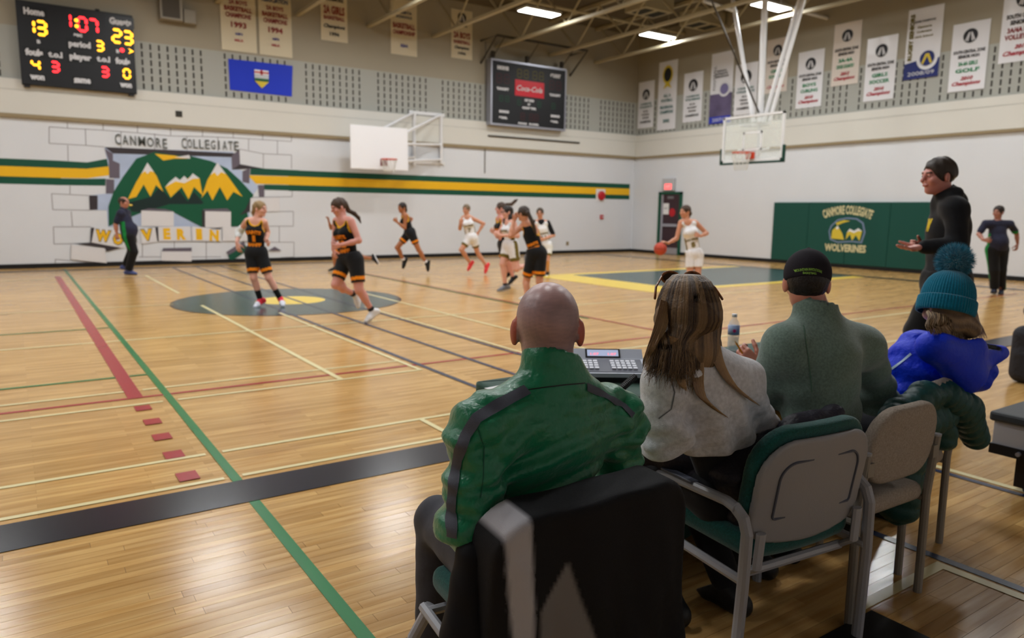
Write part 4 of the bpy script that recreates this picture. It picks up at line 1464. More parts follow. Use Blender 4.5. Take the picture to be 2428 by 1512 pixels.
def surface_nets(D, lo, h):
    S = D < 0
    n = np.array(D.shape)
    cnt = np.zeros(tuple(n - 1), np.int8)
    for dx in (0, 1):
        for dy in (0, 1):
            for dz in (0, 1):
                cnt += S[dx:n[0] - 1 + dx, dy:n[1] - 1 + dy, dz:n[2] - 1 + dz]
    mask = (cnt > 0) & (cnt < 8)
    cells = np.argwhere(mask)
    idx = np.full(mask.shape, -1, np.int64)
    idx[mask] = np.arange(len(cells))
    acc = np.zeros((len(cells), 3))
    num = np.zeros(len(cells))
    C = [(i, j, k) for i in (0, 1) for j in (0, 1) for k in (0, 1)]
    for a in range(8):
        for b in range(a + 1, 8):
            ca, cb = np.array(C[a]), np.array(C[b])
            if np.abs(ca - cb).sum() != 1:
                continue
            va = D[cells[:, 0] + ca[0], cells[:, 1] + ca[1], cells[:, 2] + ca[2]]
            vb = D[cells[:, 0] + cb[0], cells[:, 1] + cb[1], cells[:, 2] + cb[2]]
            cr = (va < 0) != (vb < 0)
            t = np.where(cr, va / np.where(cr, va - vb, 1), 0)
            acc += np.where(cr[:, None], ca + t[:, None] * (cb - ca), 0)
            num += cr
    V = lo + h * (cells + acc / np.maximum(num, 1)[:, None])
    F = []
    for axis in range(3):
        o1, o2 = (axis + 1) % 3, (axis + 2) % 3
        sl0 = [slice(None)] * 3
        sl1 = [slice(None)] * 3
        sl0[axis] = slice(0, n[axis] - 1)
        sl1[axis] = slice(1, n[axis])
        ch = S[tuple(sl0)] != S[tuple(sl1)]
        E = np.argwhere(ch)
        ok = (E[:, o1] > 0) & (E[:, o2] > 0) & (E[:, o1] < n[o1] - 1) & (E[:, o2] < n[o2] - 1)
        E = E[ok]
        q = []
        for d1, d2 in ((-1, -1), (0, -1), (0, 0), (-1, 0)):
            c = E.copy()
            c[:, o1] += d1
            c[:, o2] += d2
            q.append(idx[c[:, 0], c[:, 1], c[:, 2]])
        q = np.stack(q, -1)
        flip = ~S[E[:, 0], E[:, 1], E[:, 2]]
        q[flip] = q[flip][:, ::-1]
        F.append(q)
    return V, np.concatenate(F)


def fast_mesh(name, V, F, material, parent=None, cols=None, smooth=True):
    me = bpy.data.meshes.new(name)
    F = np.asarray(F, np.int32)
    nf = len(F)
    me.vertices.add(len(V))
    me.vertices.foreach_set('co', np.asarray(V, np.float32).ravel())
    me.loops.add(nf * 4)
    me.loops.foreach_set('vertex_index', F.ravel())
    me.polygons.add(nf)
    me.polygons.foreach_set('loop_start', np.arange(0, nf * 4, 4, dtype=np.int32))
    me.polygons.foreach_set('loop_total', np.full(nf, 4, np.int32))
    if cols is not None:
        at = me.color_attributes.new('Col', 'FLOAT_COLOR', 'POINT')
        at.data.foreach_set('color', np.asarray(cols, np.float32).ravel())
    me.update(calc_edges=True)
    me.validate()
    if smooth:
        me.polygons.foreach_set('use_smooth', np.ones(len(me.polygons), bool))
    me.materials.append(material)
    return link(bpy.data.objects.new(name, me), parent)


def vol_obj(name, vol, h, material, parent, colfn=None, clip=None):
    V, F = vol.mesh(h, clip)
    cols = None
    if colfn is not None:
        cols = colfn(V)
    return fast_mesh(name, V, F, material, parent, cols)


def merge(parts):
    Vs, Fs, Cs, b = [], [], [], 0
    for V, F, Cc in parts:
        Vs.append(V)
        Fs.append(F + b)
        Cs.append(Cc)
        b += len(V)
    return np.concatenate(Vs), np.concatenate(Fs), np.concatenate(Cs)


def nrm(v):
    v = np.array(v, float)
    return v / max(1e-9, np.linalg.norm(v))


def const(col):
    return lambda V: np.tile(np.array(col, np.float32), (len(V), 1))


def rot_about(v, axis, ang):
    axis = nrm(axis)
    v = np.array(v, float)
    return v * math.cos(ang) + np.cross(axis, v) * math.sin(ang) + axis * (axis @ v) * (1 - math.cos(ang))


def soft(d, w=.010):
    return np.clip(d / w + .5, 0, 1)


def noise3(P, f, seed=0):
    r = np.random.RandomState(seed)
    out = 0
    for k in range(5):
        d = r.randn(3)
        d /= np.linalg.norm(d)
        out = out + np.sin((P @ d) * f * (.7 + .25 * k) + r.rand() * 6.28) / 5
    return out


# ------------------------------------------------------------------ people
m_skin = mat('skin', None, 0.34, spec=0.5, attr=True, bump=(260, .12, .002))
m_hairm = mat('hair', None, 0.45, spec=0.4, attr=True, bump=(120, .6, .006))
m_cloth = mat('sports cloth', None, 0.75, spec=0.2, attr=True, sheen=0.1, noise=(60, .1))
m_leather = mat('shoe leather', None, 0.45, attr=True)


def head_basis(face, up=(0, 0, 1)):
    """columns: person's right, front, up"""
    f = nrm(face)
    u = nrm(np.array(up, float) - f * (f @ np.array(up, float)))
    return np.stack([np.cross(f, u), f, u], 1)


def head_vol(c, B, s=1.0, neck=None, bald=False):
    """head centred at c; B columns right/front/up"""
    L = lambda x, y, z: c + B @ (np.array((x, y, z)) * s)
    v = Vol(0.02 * s)
    v.ell(L(0, -.010, .030), np.array((.075, .094, .086)) * s, B)
    v.ell(L(0, .018, -.042), np.array((.058, .068, .072)) * s, B, .03 * s)
    v.ell(L(0, .058, -.090), np.array((.026, .024, .020)) * s, B, .02 * s)
    v.cap(L(0, .090, .012), L(0, .108, -.022), .009 * s, .013 * s, .012 * s)
    v.cap(L(-.034, .080, .028), L(.034, .080, .028), .013 * s, .013 * s, .015 * s)
    for q in (-1, 1):
        v.ell(L(q * .040, .062, -.022), np.array((.024, .024, .024)) * s, B, .02 * s)
        v.ell(L(q * .079, -.012, -.006), np.array((.010, .021, .032)) * s, B @ np.array(((1, q * .35, 0), (-q * .35, 1, 0), (0, 0, 1))), .010 * s)
    e = Vol(0)
    for q in (-1, 1):
        e.ell(L(q * .031, .100, .006), np.array((.015, .014, .010)) * s, B, 0)
    v.sub(e, .008 * s)
    for q in (-1, 1):
        v.ell(L(q * .031, .080, .006), np.array((.0125, .0125, .0125)) * s, B, .002)
    v.cap(L(-.016, .088, -.053), L(.016, .088, -.053), .0075 * s, .0075 * s, .006 * s)
    if neck is not None:
        v.cap(L(0, -.022, -.05), neck, .052 * s, .056 * s, .03 * s)
    return v


def head_colours(c, B, s, skin, brow=(.05, .03, .02), lip=None):
    skin = np.array(skin[:3])
    lip = np.array(lip[:3]) if lip is not None else skin * np.array((.82, .55, .52))

    def fn(V):
        q = (V - c) @ B / s
        C_ = np.tile(np.append(skin, 1).astype(np.float32), (len(V), 1))
        x, y, z = np.abs(q[:, 0]), q[:, 1], q[:, 2]
        C_[(x < .024) & (np.abs(z + .053) < .010) & (y > .082), :3] = lip
        C_[(x > .014) & (x < .050) & (z > .022) & (z < .033) & (y > .070), :3] = np.array(brow)
        ed = np.sqrt((x - .031) ** 2 + (z - .006) ** 2)
        C_[(x > .021) & (x < .041) & (np.abs(z - .006) < .0055) & (y > .078) & (y < .097), :3] = skin * .75 + .08
        C_[(ed < .006) & (y > .080) & (y < .096), :3] = (.03, .02, .015)
        return C_
    return fn


def hand_vol(w, d, n, side, s=1.0, curl=0.5, thumb_out=0.6, spread=0.0):
    """w wrist, d finger direction, n palm normal (the way the palm looks), side = direction of the thumb"""
    d, n = nrm(d), nrm(n)
    sd = nrm(np.array(side, float) - d * (d @ np.array(side, float)))
    n = nrm(np.cross(d, sd)) * (1 if np.cross(d, sd) @ n > 0 else -1)
    v = Vol(.008 * s)
    v.cap(w - d * .02 * s, w + d * .02 * s, .024 * s, .024 * s, .01 * s, (n, .75))
    for q in (-.028, -.009, .010, .028):
        v.cap(w + d * .012 * s + sd * q * .55 * s, w + d * .085 * s + sd * q * s, .013 * s, .0125 * s, .012 * s)
    ax = np.cross(d, n)
    for q, L in ((.029, .070), (.010, .080), (-.010, .074), (-.028, .058)):
        p = w + d * .088 * s + sd * q * s
        dirv = nrm(d + sd * q * spread * 12)
        r = .0088 * s
        for seg, f in enumerate((.45, .31, .24)):
            dirv = rot_about(dirv, ax, curl * (.7, 1.0, .8)[seg])
            p2 = p + dirv * L * f * s
            v.cap(p, p2, r, r * .93, .004 * s)
            p, r = p2, r * .93
    p = w + d * .022 * s + sd * .022 * s + n * .006 * s
    dirv = nrm(d * .75 + sd * thumb_out + n * .35)
    for seg, L in enumerate((.042, .032, .026)):
        p2 = p + dirv * L * s
        v.cap(p, p2, (.0125, .0105, .0095)[seg] * s, (.0105, .0095, .0085)[seg] * s, .006 * s)
        p = p2
        dirv = nrm(dirv + d * .25 + n * curl * .35)
    return v


def shoe(root, ankle, toe, knee, upper, sole, s=1.0, h=0.009, accent=None, collar=.055):
    ankle, toe, knee = map(lambda a: np.array(a, float), (ankle, toe, knee))
    shin = nrm(knee - ankle)
    t = nrm(toe - ankle)
    # foot axis runs from under the heel to the toe
    up = nrm(shin - t * (shin @ t))
    base = ankle - up * .062 * s
    f = nrm(toe - base)
    up = nrm(up - f * (up @ f))
    heel = base - f * .045 * s
    ball = base + f * .115 * s
    tip = base + f * .175 * s
    sd = np.cross(f, up)
    v = Vol(.02 * s)
    v.cap(heel + up * .012, ball + up * .008, .036 * s, .041 * s, .02)
    v.cap(ball + up * .006, tip + up * .002, .041 * s, .031 * s, .02)
    v.cap(heel + up * .03, ankle + shin * .012, .036 * s, .040 * s, .02)
    v.cap(ankle, ball + up * .015, .038 * s, .032 * s, .03)
    bot = base - up * .026 * s
    v.keep(bot, -up, .004)
    v.keep(ankle + shin * .03, shin, .004)

    def colf(V):
        z = (V - bot) @ up
        C_ = np.tile(np.array(upper, np.float32), (len(V), 1))
        if accent is not None:
            a = (V - base) @ f
            C_[(a > .10 * s)] = accent
        C_[z < .022 * s] = sole
        return C_
    return vol_obj('shoe', v, h, m_leather, root, colf)


def sock(root, ankle, knee, frac, col, s=1.0, h=.008):
    a, k_ = np.array(ankle), np.array(knee)
    v = Vol(.01).cap(a, a + (k_ - a) * frac, .042 * s, .047 * s)
    v.keep(a + (k_ - a) * frac, k_ - a, .003)
    return vol_obj('sock', v, h, m_cloth, root, const(col))


def decal(name, vol, centre, ex, ey, txt, width, height, material, root, bold=.004, reach=.3, off=.004, arc=None):
    """lettering laid onto a garment: text in the plane ex/ey, slid along -normal onto the skin of vol"""
    M = frame(centre, ex, ey)
    vs, fs = text_mesh(txt, .1, bold, 0, 0, width)
    h = max(v.y for v in vs) - min(v.y for v in vs)
    for v in vs:
        v.y *= height / h
        if arc:
            a = v.x / arc
            r = arc + v.y
            v.x, v.y = r * math.sin(a), r * math.cos(a) - arc
    P = np.array([tuple(M @ v) for v in vs])
    nrm_ = np.array(M.col[2][:3])
    Q = vol.project(P, -nrm_, reach, off)
    return mesh_obj(name, Q, fs, material, root)


def patch(name, vol, pts, direction, material, root, off=.004, reach=.25, n=1):
    """small flat patch (grid of a quad) slid onto a garment"""
    a, b, c, d = [np.array(p, float) for p in pts]
    N = n + 1
    G, fs = [], []
    for j in range(N):
        for i in range(N):
            u, v = i / n, j / n
            G.append((a * (1 - u) + b * u) * (1 - v) + (d * (1 - u) + c * u) * v)
    for j in range(n):
        for i in range(n):
            k = j * N + i
            fs.append((k, k + 1, k + N + 1, k + N))
    Q = vol.project(np.array(G), direction, reach, off)
    return mesh_obj(name, Q, fs, material, root, True)
# ------------------------------------------------------------------ standing and running people
DEBUG = False


def joints(spec, D0, s=1.0):
    """spec: name -> (px, py, depth offset). picture rays at depth D0 + offset"""
    return {k: np.array(at_depth(v[0], v[1], D0 + (v[2] if len(v) > 2 else 0))) for k, v in spec.items()}


def floor_depth(px, py):
    p = on_z(px, py, 0)
    return p.x * math.sin(YAW) + p.y * math.cos(YAW)


HEAD_DIR = Vector((math.sin(YAW), math.cos(YAW), 0))      # away from the camera
HEAD_RIGHT = Vector((math.cos(YAW), -math.sin(YAW), 0))   # towards the right of the picture


def view_dir(right, away, up=0.0):
    v = HEAD_RIGHT * right + HEAD_DIR * away + Vector((0, 0, up))
    return np.array(v.normalized())


def athlete(label, J, face, opt):
    """J joints; face = direction of the face. opt: skin, hair, hairstyle, kit, ... Everything hangs on one Empty"""
    s = opt.get('s', 1.0)
    h = opt.get('h', 0.0125)
    skin = opt['skin']
    g = {k: v for k, v in J.items()}
    shL, shR, hipL, hipR = g['shL'], g['shR'], g['hipL'], g['hipR']
    pel = (hipL + hipR) / 2
    nb = g['neck']
    ch = (shL + shR) / 2 * .6 + nb * .1 + pel * .3
    up = nrm(nb - pel)
    lat = nrm((shL - shR) - up * ((shL - shR) @ up))
    front = np.cross(lat, up)
    if DEBUG:
        print('DBG', label[:40], {k: round(float(np.linalg.norm(g[a] - g[b_])), 2) for k, a, b_ in (('shw', 'shL', 'shR'), ('uaL', 'shL', 'elL'), ('uaR', 'shR', 'elR'), ('faL', 'elL', 'wrL'), ('faR', 'elR', 'wrR'), ('thL', 'hipL', 'knL'), ('thR', 'hipR', 'knR'), ('snL', 'knL', 'anL'), ('snR', 'knR', 'anR'))}, 'torso', round(float(np.linalg.norm(nb - pel)), 2), 'nk', round(float(np.linalg.norm(nb - g['head'])), 2), 'headz', round(float(g['head'][2]), 2), 'an', round(float(g['anL'][2]), 2), round(float(g['anR'][2]), 2), 'toe', round(float(g['toeL'][2]), 2), round(float(g['toeR'][2]), 2))
    root = thing('person', label, 'person', tuple((pel[0], pel[1], 0.0)), opt.get('group'))
    bulk = opt.get('bulk', 1.0)
    belly = opt.get('belly', 0.0)

    def torso(v, t=0.0):
        v.cap(pel + up * .03, ch, (.108 * bulk + t) * s, (.118 * bulk + t) * s, .05, (front, .74))
        v.cap(shR * .86 + shL * .14 - up * .02, shL * .86 + shR * .14 - up * .02, (.062 + t) * s, (.062 + t) * s, .05)
        v.cap(hipR * .8 + hipL * .2, hipL * .8 + hipR * .2, (.098 * bulk + t) * s, (.098 * bulk + t) * s, .05)
        v.cap(ch + front * .02, ch * .5 + nb * .5, (.105 + t) * s, (.06 + t) * s, .05, (front, .8))
        if opt.get('female', True):
            for q in (-1, 1):
                v.ell(ch + front * .075 * s + lat * q * .062 * s - up * .0, np.array((.058 + t, .05 + t, .055 + t)) * s, None, .05)
        if belly:
            v.ell(pel + up * .16 + front * .04, np.array((.15 + t, .15 + t, .15 + t)) * s * belly, None, .08)
        return v

    # body: one skin from neck to ankles, head and hands in finer mesh welded into the same object
    b = torso(Vol(.03))
    b.cap(nb, nb + (g['head'] - nb) * .45, .056 * s, .052 * s, .03)
    b.cap(nb - up * .03, shL * .7 + nb * .3, .045 * s, .05 * s, .05).cap(nb - up * .03, shR * .7 + nb * .3, .045 * s, .05 * s, .05)
    for q in 'LR':
        sh, el, wr, hp, kn, an = (g[k + q] for k in ('sh', 'el', 'wr', 'hip', 'kn', 'an'))
        ab = opt.get('arm', 1.0)
        b.cap(sh, el, .050 * s * ab, .038 * s * ab, .02).cap(el, el * .6 + wr * .4, .039 * s * ab, .037 * s * ab, .02).cap(el * .6 + wr * .4, wr, .037 * s * ab, .025 * s, .02)
        lb = opt.get('leg', 1.0)
        b.cap(hp, kn, .088 * s * lb, .056 * s * lb, .03).cap(kn, an, .052 * s * lb, .035 * s, .02)
        back = nrm(np.cross(np.cross(kn - hp, an - kn), an - kn)) if np.linalg.norm(np.cross(kn - hp, an - kn)) > 1e-3 else -front
        if back @ (-front) < -.2:
            back = -back
        b.ell(kn * .68 + an * .32 + back * .018, np.array((.046, .046, .085)) * s * lb, head_basis(front, kn - an), .03)
    parts = []
    V, F = b.mesh(h)
    parts.append((V, F, const(skin)(V)))
    B = head_basis(face, opt.get('headup', (0, 0, 1)))
    hs = opt.get('hs', 1.0) * s
    hv = head_vol(g['head'], B, hs, nb)
    V, F = hv.mesh(opt.get('hh', .007))
    parts.append((V, F, head_colours(g['head'], B, hs, skin, opt.get('brow', (.05, .03, .02)))(V)))
    for q in 'LR':
        el, wr = g['el' + q], g['wr' + q]
        d = nrm(g['hd' + q] - wr) if ('hd' + q) in g else nrm(wr - el)
        sd = opt.get('thumb' + q, up)
        pn = -lat if q == 'L' else lat
        hvv = hand_vol(wr + d * .005, d, opt.get('palm' + q, pn), sd, s * opt.get('hands', 1.0), opt.get('curl' + q, .75), .5)
        V, F = hvv.mesh(opt.get('hdh', .006))
        parts.append((V, F, const(skin)(V)))
    V, F, Cc = merge(parts)
    body = fast_mesh('body', V, F, m_skin, root, Cc)

    # hair
    hc = opt.get('hair')
    st = opt.get('style', 'short')
    Lh = lambda x, y, z: g['head'] + B @ (np.array((x, y, z)) * hs)
    hv = Vol(.015)
    hv.ell(Lh(0, -.014, .038), np.array((.087, .106, .096)) * hs, B)
    cut = Vol(0).ell(Lh(0, .125, -.045), np.array((.080, .105, .115)) * hs, B)
    hv.sub(cut, .01)
    if st == 'balding':
        hv.sub(Vol(0).ell(Lh(0, .03, .13), np.array((.075, .11, .09)) * hs, B), .01)
    hv.keep(Lh(0, 0, -.055), B @ np.array((0, -.25, -1)), .01)
    ears = Vol(0)
    for q in (-1, 1):
        ears.ell(Lh(q * .09, -.008, -.012), np.array((.03, .024, .034)) * hs, B)
    hv.sub(ears, .008)
    hv.warp(lambda P, D: .0025 * np.sin(P[..., 0] * 95 + P[..., 2] * 40) + .0025 * np.sin(P[..., 1] * 110 - P[..., 2] * 55))
    for pts, rs in opt.get('locks', ()):
        P = [Lh(*p) if abs(p[0]) < 10 else np.array(at_depth(p[0], p[1], opt['D0'] + p[2])) for p in pts]
        hv.chain(P, [r * hs for r in rs], .012)
    hb = np.array(hc[:3])

    def hcol(V):
        n_ = np.sin(V[:, 0] * 70 + V[:, 1] * 60) * .5 + np.sin(V[:, 2] * 50 + V[:, 0] * 90) * .3
        C_ = np.ones((len(V), 4), np.float32)
        C_[:, :3] = hb * (1 + .22 * n_[:, None])
        return C_
    vol_obj('hair', hv, opt.get('hairh', .009), m_hairm, root, hcol)

    # kit
    kit = opt['kit']
    top, trim = np.array(kit['top'], np.float32), np.array(kit['trim'], np.float32)
    jv = torso(Vol(.03), kit.get('thick', .014))
    arm_holes = Vol(0)
    sleeve = kit.get('sleeve', 0)
    neck_hole = Vol(0).cap(nb - up * .012 + front * .05, nb + up * .12 + front * .02, .078 * s, .085 * s).cap(nb + front * .06 - up * .05, nb + front * .14 + up * .03, .045 * s, .06 * s)
    if kit.get('collar'):
        neck_hole = Vol(0).cap(nb + up * .03 + front * .01, nb + up * .15 + front * .03, .058 * s, .07 * s)
        jv.cap(nb - up * .05, nb + up * .028, .085 * s, .066 * s, .03)
    if not sleeve:
        for q, o in (('L', lat), ('R', -lat)):
            arm_holes.cap(g['sh' + q] + o * .045 - up * .075, g['sh' + q] + o * .05 + up * .10, .072 * s, .078 * s)
        jv.sub(arm_holes, .006)
    else:
        for q in 'LR':
            sh, el = g['sh' + q], g['el' + q]
            wr = g['wr' + q]
            ar = opt.get('arm', 1.0)
            jv.cap(nb - up * .045, sh - up * .008, .060 * s, .060 * s * ar, .04)
            if sleeve <= 1:
                e = sh + (el - sh) * sleeve
                jv.cap(sh, e, .066 * s * ar, (.066 - .008 * sleeve) * s * ar, .03)
            else:
                jv.cap(sh, el, .066 * s * ar, .054 * s * ar, .03).cap(el, el + (wr - el) * (sleeve - 1), .054 * s * ar, .042 * s * ar, .02)
    if kit.get('folds'):
        jv.warp(lambda P, D: kit['folds'] * (noise3(P, 32, 77) + .6 * noise3(P, 62, 78)))
    jv.sub(neck_hole, .006)
    hem = pel + up * kit.get('hem', -.03)
    jv.keep(hem, -up, .006)
    if kit.get('hood'):
        bk = nb - front * .055 + up * .01
        jv.cap(bk - lat * .085, bk + lat * .085, .05, .05, .03).cap(bk - lat * .1 + front * .03, bk - lat * .07 + front * .09 + up * .0, .038, .03, .03).cap(bk + lat * .1 + front * .03, bk + lat * .07 + front * .09, .038, .03, .03)
        jv.cap(bk - front * .03 - up * .05, bk - front * .03 - up * .1, .055, .04, .04)

    def jcol(V):
        C_ = np.tile(top, (len(V), 1))
        if not kit.get('plain'):
            dn = neck_hole.dist(V)
            C_[dn < .024] = trim
            if not sleeve:
                da = arm_holes.dist(V)
                C_[da < .020] = trim
        if 'side' in kit:
            q = (V - pel)
            x = np.abs(q @ lat)
            fwd = np.abs((q @ front))
            zz = q @ up
            C_[(x > .105) & (fwd < .045) & (zz < .34)] = kit['side']
        return C_
    jo = vol_obj(kit.get('topname', 'jersey'), jv, h * .9, m_cloth, root, jcol)

    # shorts or trousers
    sv = Vol(.03)
    bt = np.array(kit['bottom'], np.float32)
    loose = kit.get('loose', .014)
    sv.cap(hipR * .8 + hipL * .2 + up * .05, hipL * .8 + hipR * .2 + up * .05, (.102 * bulk + .012) * s, None, .05).cap(hipR * .8 + hipL * .2, hipL * .8 + hipR * .2, (.104 * bulk + loose * .6) * s, None, .05)
    f = kit.get('leglen', .72)
    trims = []
    for q in 'LR':
        hp, kn, an = g['hip' + q], g['kn' + q], g['an' + q]
        lb = opt.get('leg', 1.0)
        if f <= 1:
            e = hp + (kn - hp) * f
            sv.cap(hp, e, (.090 * lb + loose) * s, (.070 * lb + loose * 1.15) * s, .03)
            trims.append((e, nrm(kn - hp), hp))
        else:
            sv.cap(hp, kn, (.090 * lb + loose) * s, (.060 * lb + loose) * s, .03).cap(kn, kn + (an - kn) * (f - 1), (.060 * lb + loose) * s, (.046 * lb + loose) * s, .02)
            trims.append((kn + (an - kn) * (f - 1), nrm(an - kn), kn))
    sv.keep(pel + up * .115, up, .006)
    if kit.get('folds'):
        sv.warp(lambda P, D: kit['folds'] * .8 * noise3(P, 40, 79))

    class LegCut:
        pass
    for e, dd, hp in trims:
        # cut the round end of the leg flat, only near that leg
        def cutter(P, D, e=e, dd=dd):
            q = P - e
            along = q @ dd
            rad = np.sqrt(np.maximum(0, (q * q).sum(-1) - along * along))
            near = (rad < .14 * s) & (along > -.02) & (along < .2)
            return np.where(near, np.maximum(along - D, 0), 0)
        sv.warp(cutter)

    def scol(V):
        C_ = np.tile(bt, (len(V), 1))
        if 'hemcol' in kit:
            for e, dd, hp in trims:
                q = V - e
                al = q @ dd
                rad = np.sqrt(np.maximum(0, (q * q).sum(-1) - al * al))
                lo_, hi_ = kit.get('hemband', (-.075, -.03))
                C_[(rad < .13 * s) & (al > lo_) & (al < hi_)] = kit['hemcol']
        if 'side' in kit:
            q = V - pel
            x = np.abs(q @ lat)
            fwd = np.abs(q @ front)
            C_[(x > .16) & (fwd < .04)] = kit['side']
        return C_
    vol_obj(kit.get('bottomname', 'shorts'), sv, h * .9, m_cloth, root, scol)
    # feet
    for q in 'LR':
        shoe(root, g['an' + q], g['toe' + q], g['kn' + q], kit['shoe'], kit['sole'], s * opt.get('feet', 1.0), h * .75, kit.get('shoetip'))
        if 'sock' in kit:
            sock(root, g['an' + q] + (g['kn' + q] - g['an' + q]) * .05, g['kn' + q], kit.get('socklen', .2), kit['sock'], s)
    # lettering
    m_let = kit.get('lettermat')
    for txt, dz, w, hh, *arc in kit.get('letters', ()):
        c = pel + up * dz + front * .14
        decal('lettering', jv, tuple(c), tuple(lat), tuple(up), txt, w, hh, m_let, jo, .006, .3, .006, arc[0] if arc else None)
    for txt, dz, w, hh in kit.get('back_letters', ()):
        c = pel + up * dz - front * .14
        decal('lettering', jv, tuple(c), tuple(-lat), tuple(up), txt, w, hh, m_let, jo, .006, .3, .006)
    return dict(root=root, jo=jo, jv=jv, sv=sv, pel=pel, up=up, lat=lat, front=front, B=B, Lh=Lh, g=g)


K_BLACK, K_NAVY, K_WHITE, K_GOLD, K_ORANGE = rgb(18, 18, 20), rgb(24, 26, 32), rgb(234, 234, 238), rgb(226, 168, 20), rgb(240, 140, 20)
K_OLIVE = rgb(112, 98, 40)
m_let_o = mat('jersey print orange', rgb(238, 138, 18), .6)
m_let_g = mat('jersey print olive', rgb(126, 112, 62), .6)
black_kit = dict(top=K_BLACK, trim=K_GOLD, bottom=rgb(26, 27, 31), hemcol=K_ORANGE, lettermat=m_let_o, leglen=.80)
white_kit = dict(top=K_WHITE, trim=K_WHITE, bottom=K_WHITE, side=K_OLIVE, lettermat=m_let_g, leglen=.66)
S_PALE, S_MID, S_TAN, S_RED = rgb(226, 170, 152), rgb(206, 146, 118), rgb(168, 106, 70), rgb(214, 150, 138)
H_BLOND, H_BROWN, H_DARK, H_LIGHT = rgb(150, 122, 82), rgb(70, 52, 40), rgb(42, 34, 30), rgb(120, 92, 62)


def cropper(x0, y0, k):
    return lambda x, y, d=0.0: (x0 + x / k, y0 + y / k, d)


# 1 blonde guard in black, number 1
c = cropper(530, 460, 5.211)
D = floor_depth(640, 727)
J = joints(dict(head=c(452, 188), neck=c(405, 312), shL=c(505, 345), shR=c(290, 335), elL=c(545, 470, .16), wrL=c(520, 572, -.02), hdL=c(560, 605, -.06), elR=c(195, 468, .12), wrR=c(165, 600, -.04), hdR=c(190, 690, -.05),
                hipL=c(462, 735), hipR=c(345, 735), knL=c(560, 1035, -.03), anL=c(700, 1290, .05), toeL=c(738, 1385, -.08), knR=c(372, 1035, -.05), anR=c(455, 1305, .02), toeR=c(385, 1395, -.12)), D)
kit = dict(black_kit, shoe=rgb(226, 40, 60), sole=rgb(232, 232, 240), shoetip=rgb(226, 228, 240), sock=K_BLACK, socklen=.42, letters=[('SAINTS', .33, .22, .06, .5), ('1', .235, .05, .10), ('BANFF', .14, .20, .055)])
P1 = athlete('blonde player number 1 in black jersey with red shoes', J, view_dir(.95, -.3, .0), dict(skin=S_PALE, hair=H_BLOND, D0=D, kit=kit, curlL=.9, curlR=.4, group='players in black',
             locks=[(((0, -.10, .02), (-.02, -.13, -.06), (-.03, -.11, -.14), (-.035, -.08, -.20)), (.035, .034, .028, .014))]))
# elbow brace on her arm
g = P1['g']
ev = Vol(.02).cap(g['shR'] * .35 + g['elR'] * .65, g['elR'], .056, .060).cap(g['elR'], g['elR'] * .6 + g['wrR'] * .4, .060, .052)
vol_obj('elbow_brace', ev, .011, mat('brace white', rgb(226, 232, 236), .6), P1['root'])

# 2 brunette in black, running
c = cropper(760, 460, 4.725)
D = floor_depth(883, 765)
J = joints(dict(head=c(205, 150), neck=c(248, 278), shL=c(345, 305, -.06), shR=c(175, 300, .12), elL=c(430, 520, -.10), wrL=c(225, 572, -.20), hdL=c(160, 590, -.18), elR=c(160, 500, .12), wrR=c(140, 620, .02), hdR=c(165, 700, .0),
                hipL=c(395, 745, -.04), hipR=c(275, 740, .08), knL=c(432, 1075, -.10), anL=c(583, 1315, 0), toeL=c(500, 1435, -.10), knR=c(170, 1015, -.05), anR=c(385, 1125, .25), toeR=c(425, 1290, .22)), D)
kit = dict(black_kit, shoe=rgb(226, 226, 230), sole=rgb(200, 200, 204), sock=rgb(44, 40, 40), socklen=.16, leglen=.74, letters=[('SAINTS', .33, .20, .06, .5), ('12', .235, .12, .10), ('BANFF', .14, .19, .055)])
P2 = athlete('brunette player in black jersey and white shoes running past the centre disc', J, view_dir(-.75, -.55, -.3), dict(skin=S_RED, hair=H_BROWN, D0=D, kit=kit, leg=1.08, s=1.0, group='players in black', curlL=.5,
             locks=[(((0, -.10, .03), (826, 499, .1), (840, 506, .12), (850, 516, .14), (856, 529, .15)), (.036, .030, .030, .024, .008))]))

# 3 player half hidden behind number 2
D = floor_depth(786, 645)
J = joints(dict(head=(800, 497), neck=(808, 516), shL=(822, 523, -.1), shR=(804, 522, .12), elL=(830, 548, -.12), wrL=(812, 560, -.2), elR=(785, 541, .12), wrR=(780, 526, .05), hdR=(778, 518, .05),
                hipL=(828, 580, -.06), hipR=(818, 580, .08), knL=(846, 608, -.05), anL=(884, 612, 0), toeL=(900, 632, 0), knR=(792, 604, .05), anR=(795, 634, .08), toeR=(777, 642, .05)), D)
kit = dict(black_kit, shoe=K_BLACK, sole=K_WHITE, letters=[])
athlete('player in black mostly hidden behind the running brunette', J, view_dir(-1, -.1), dict(skin=S_TAN, hair=H_DARK, D0=D, kit=kit, group='players in black', s=.98))

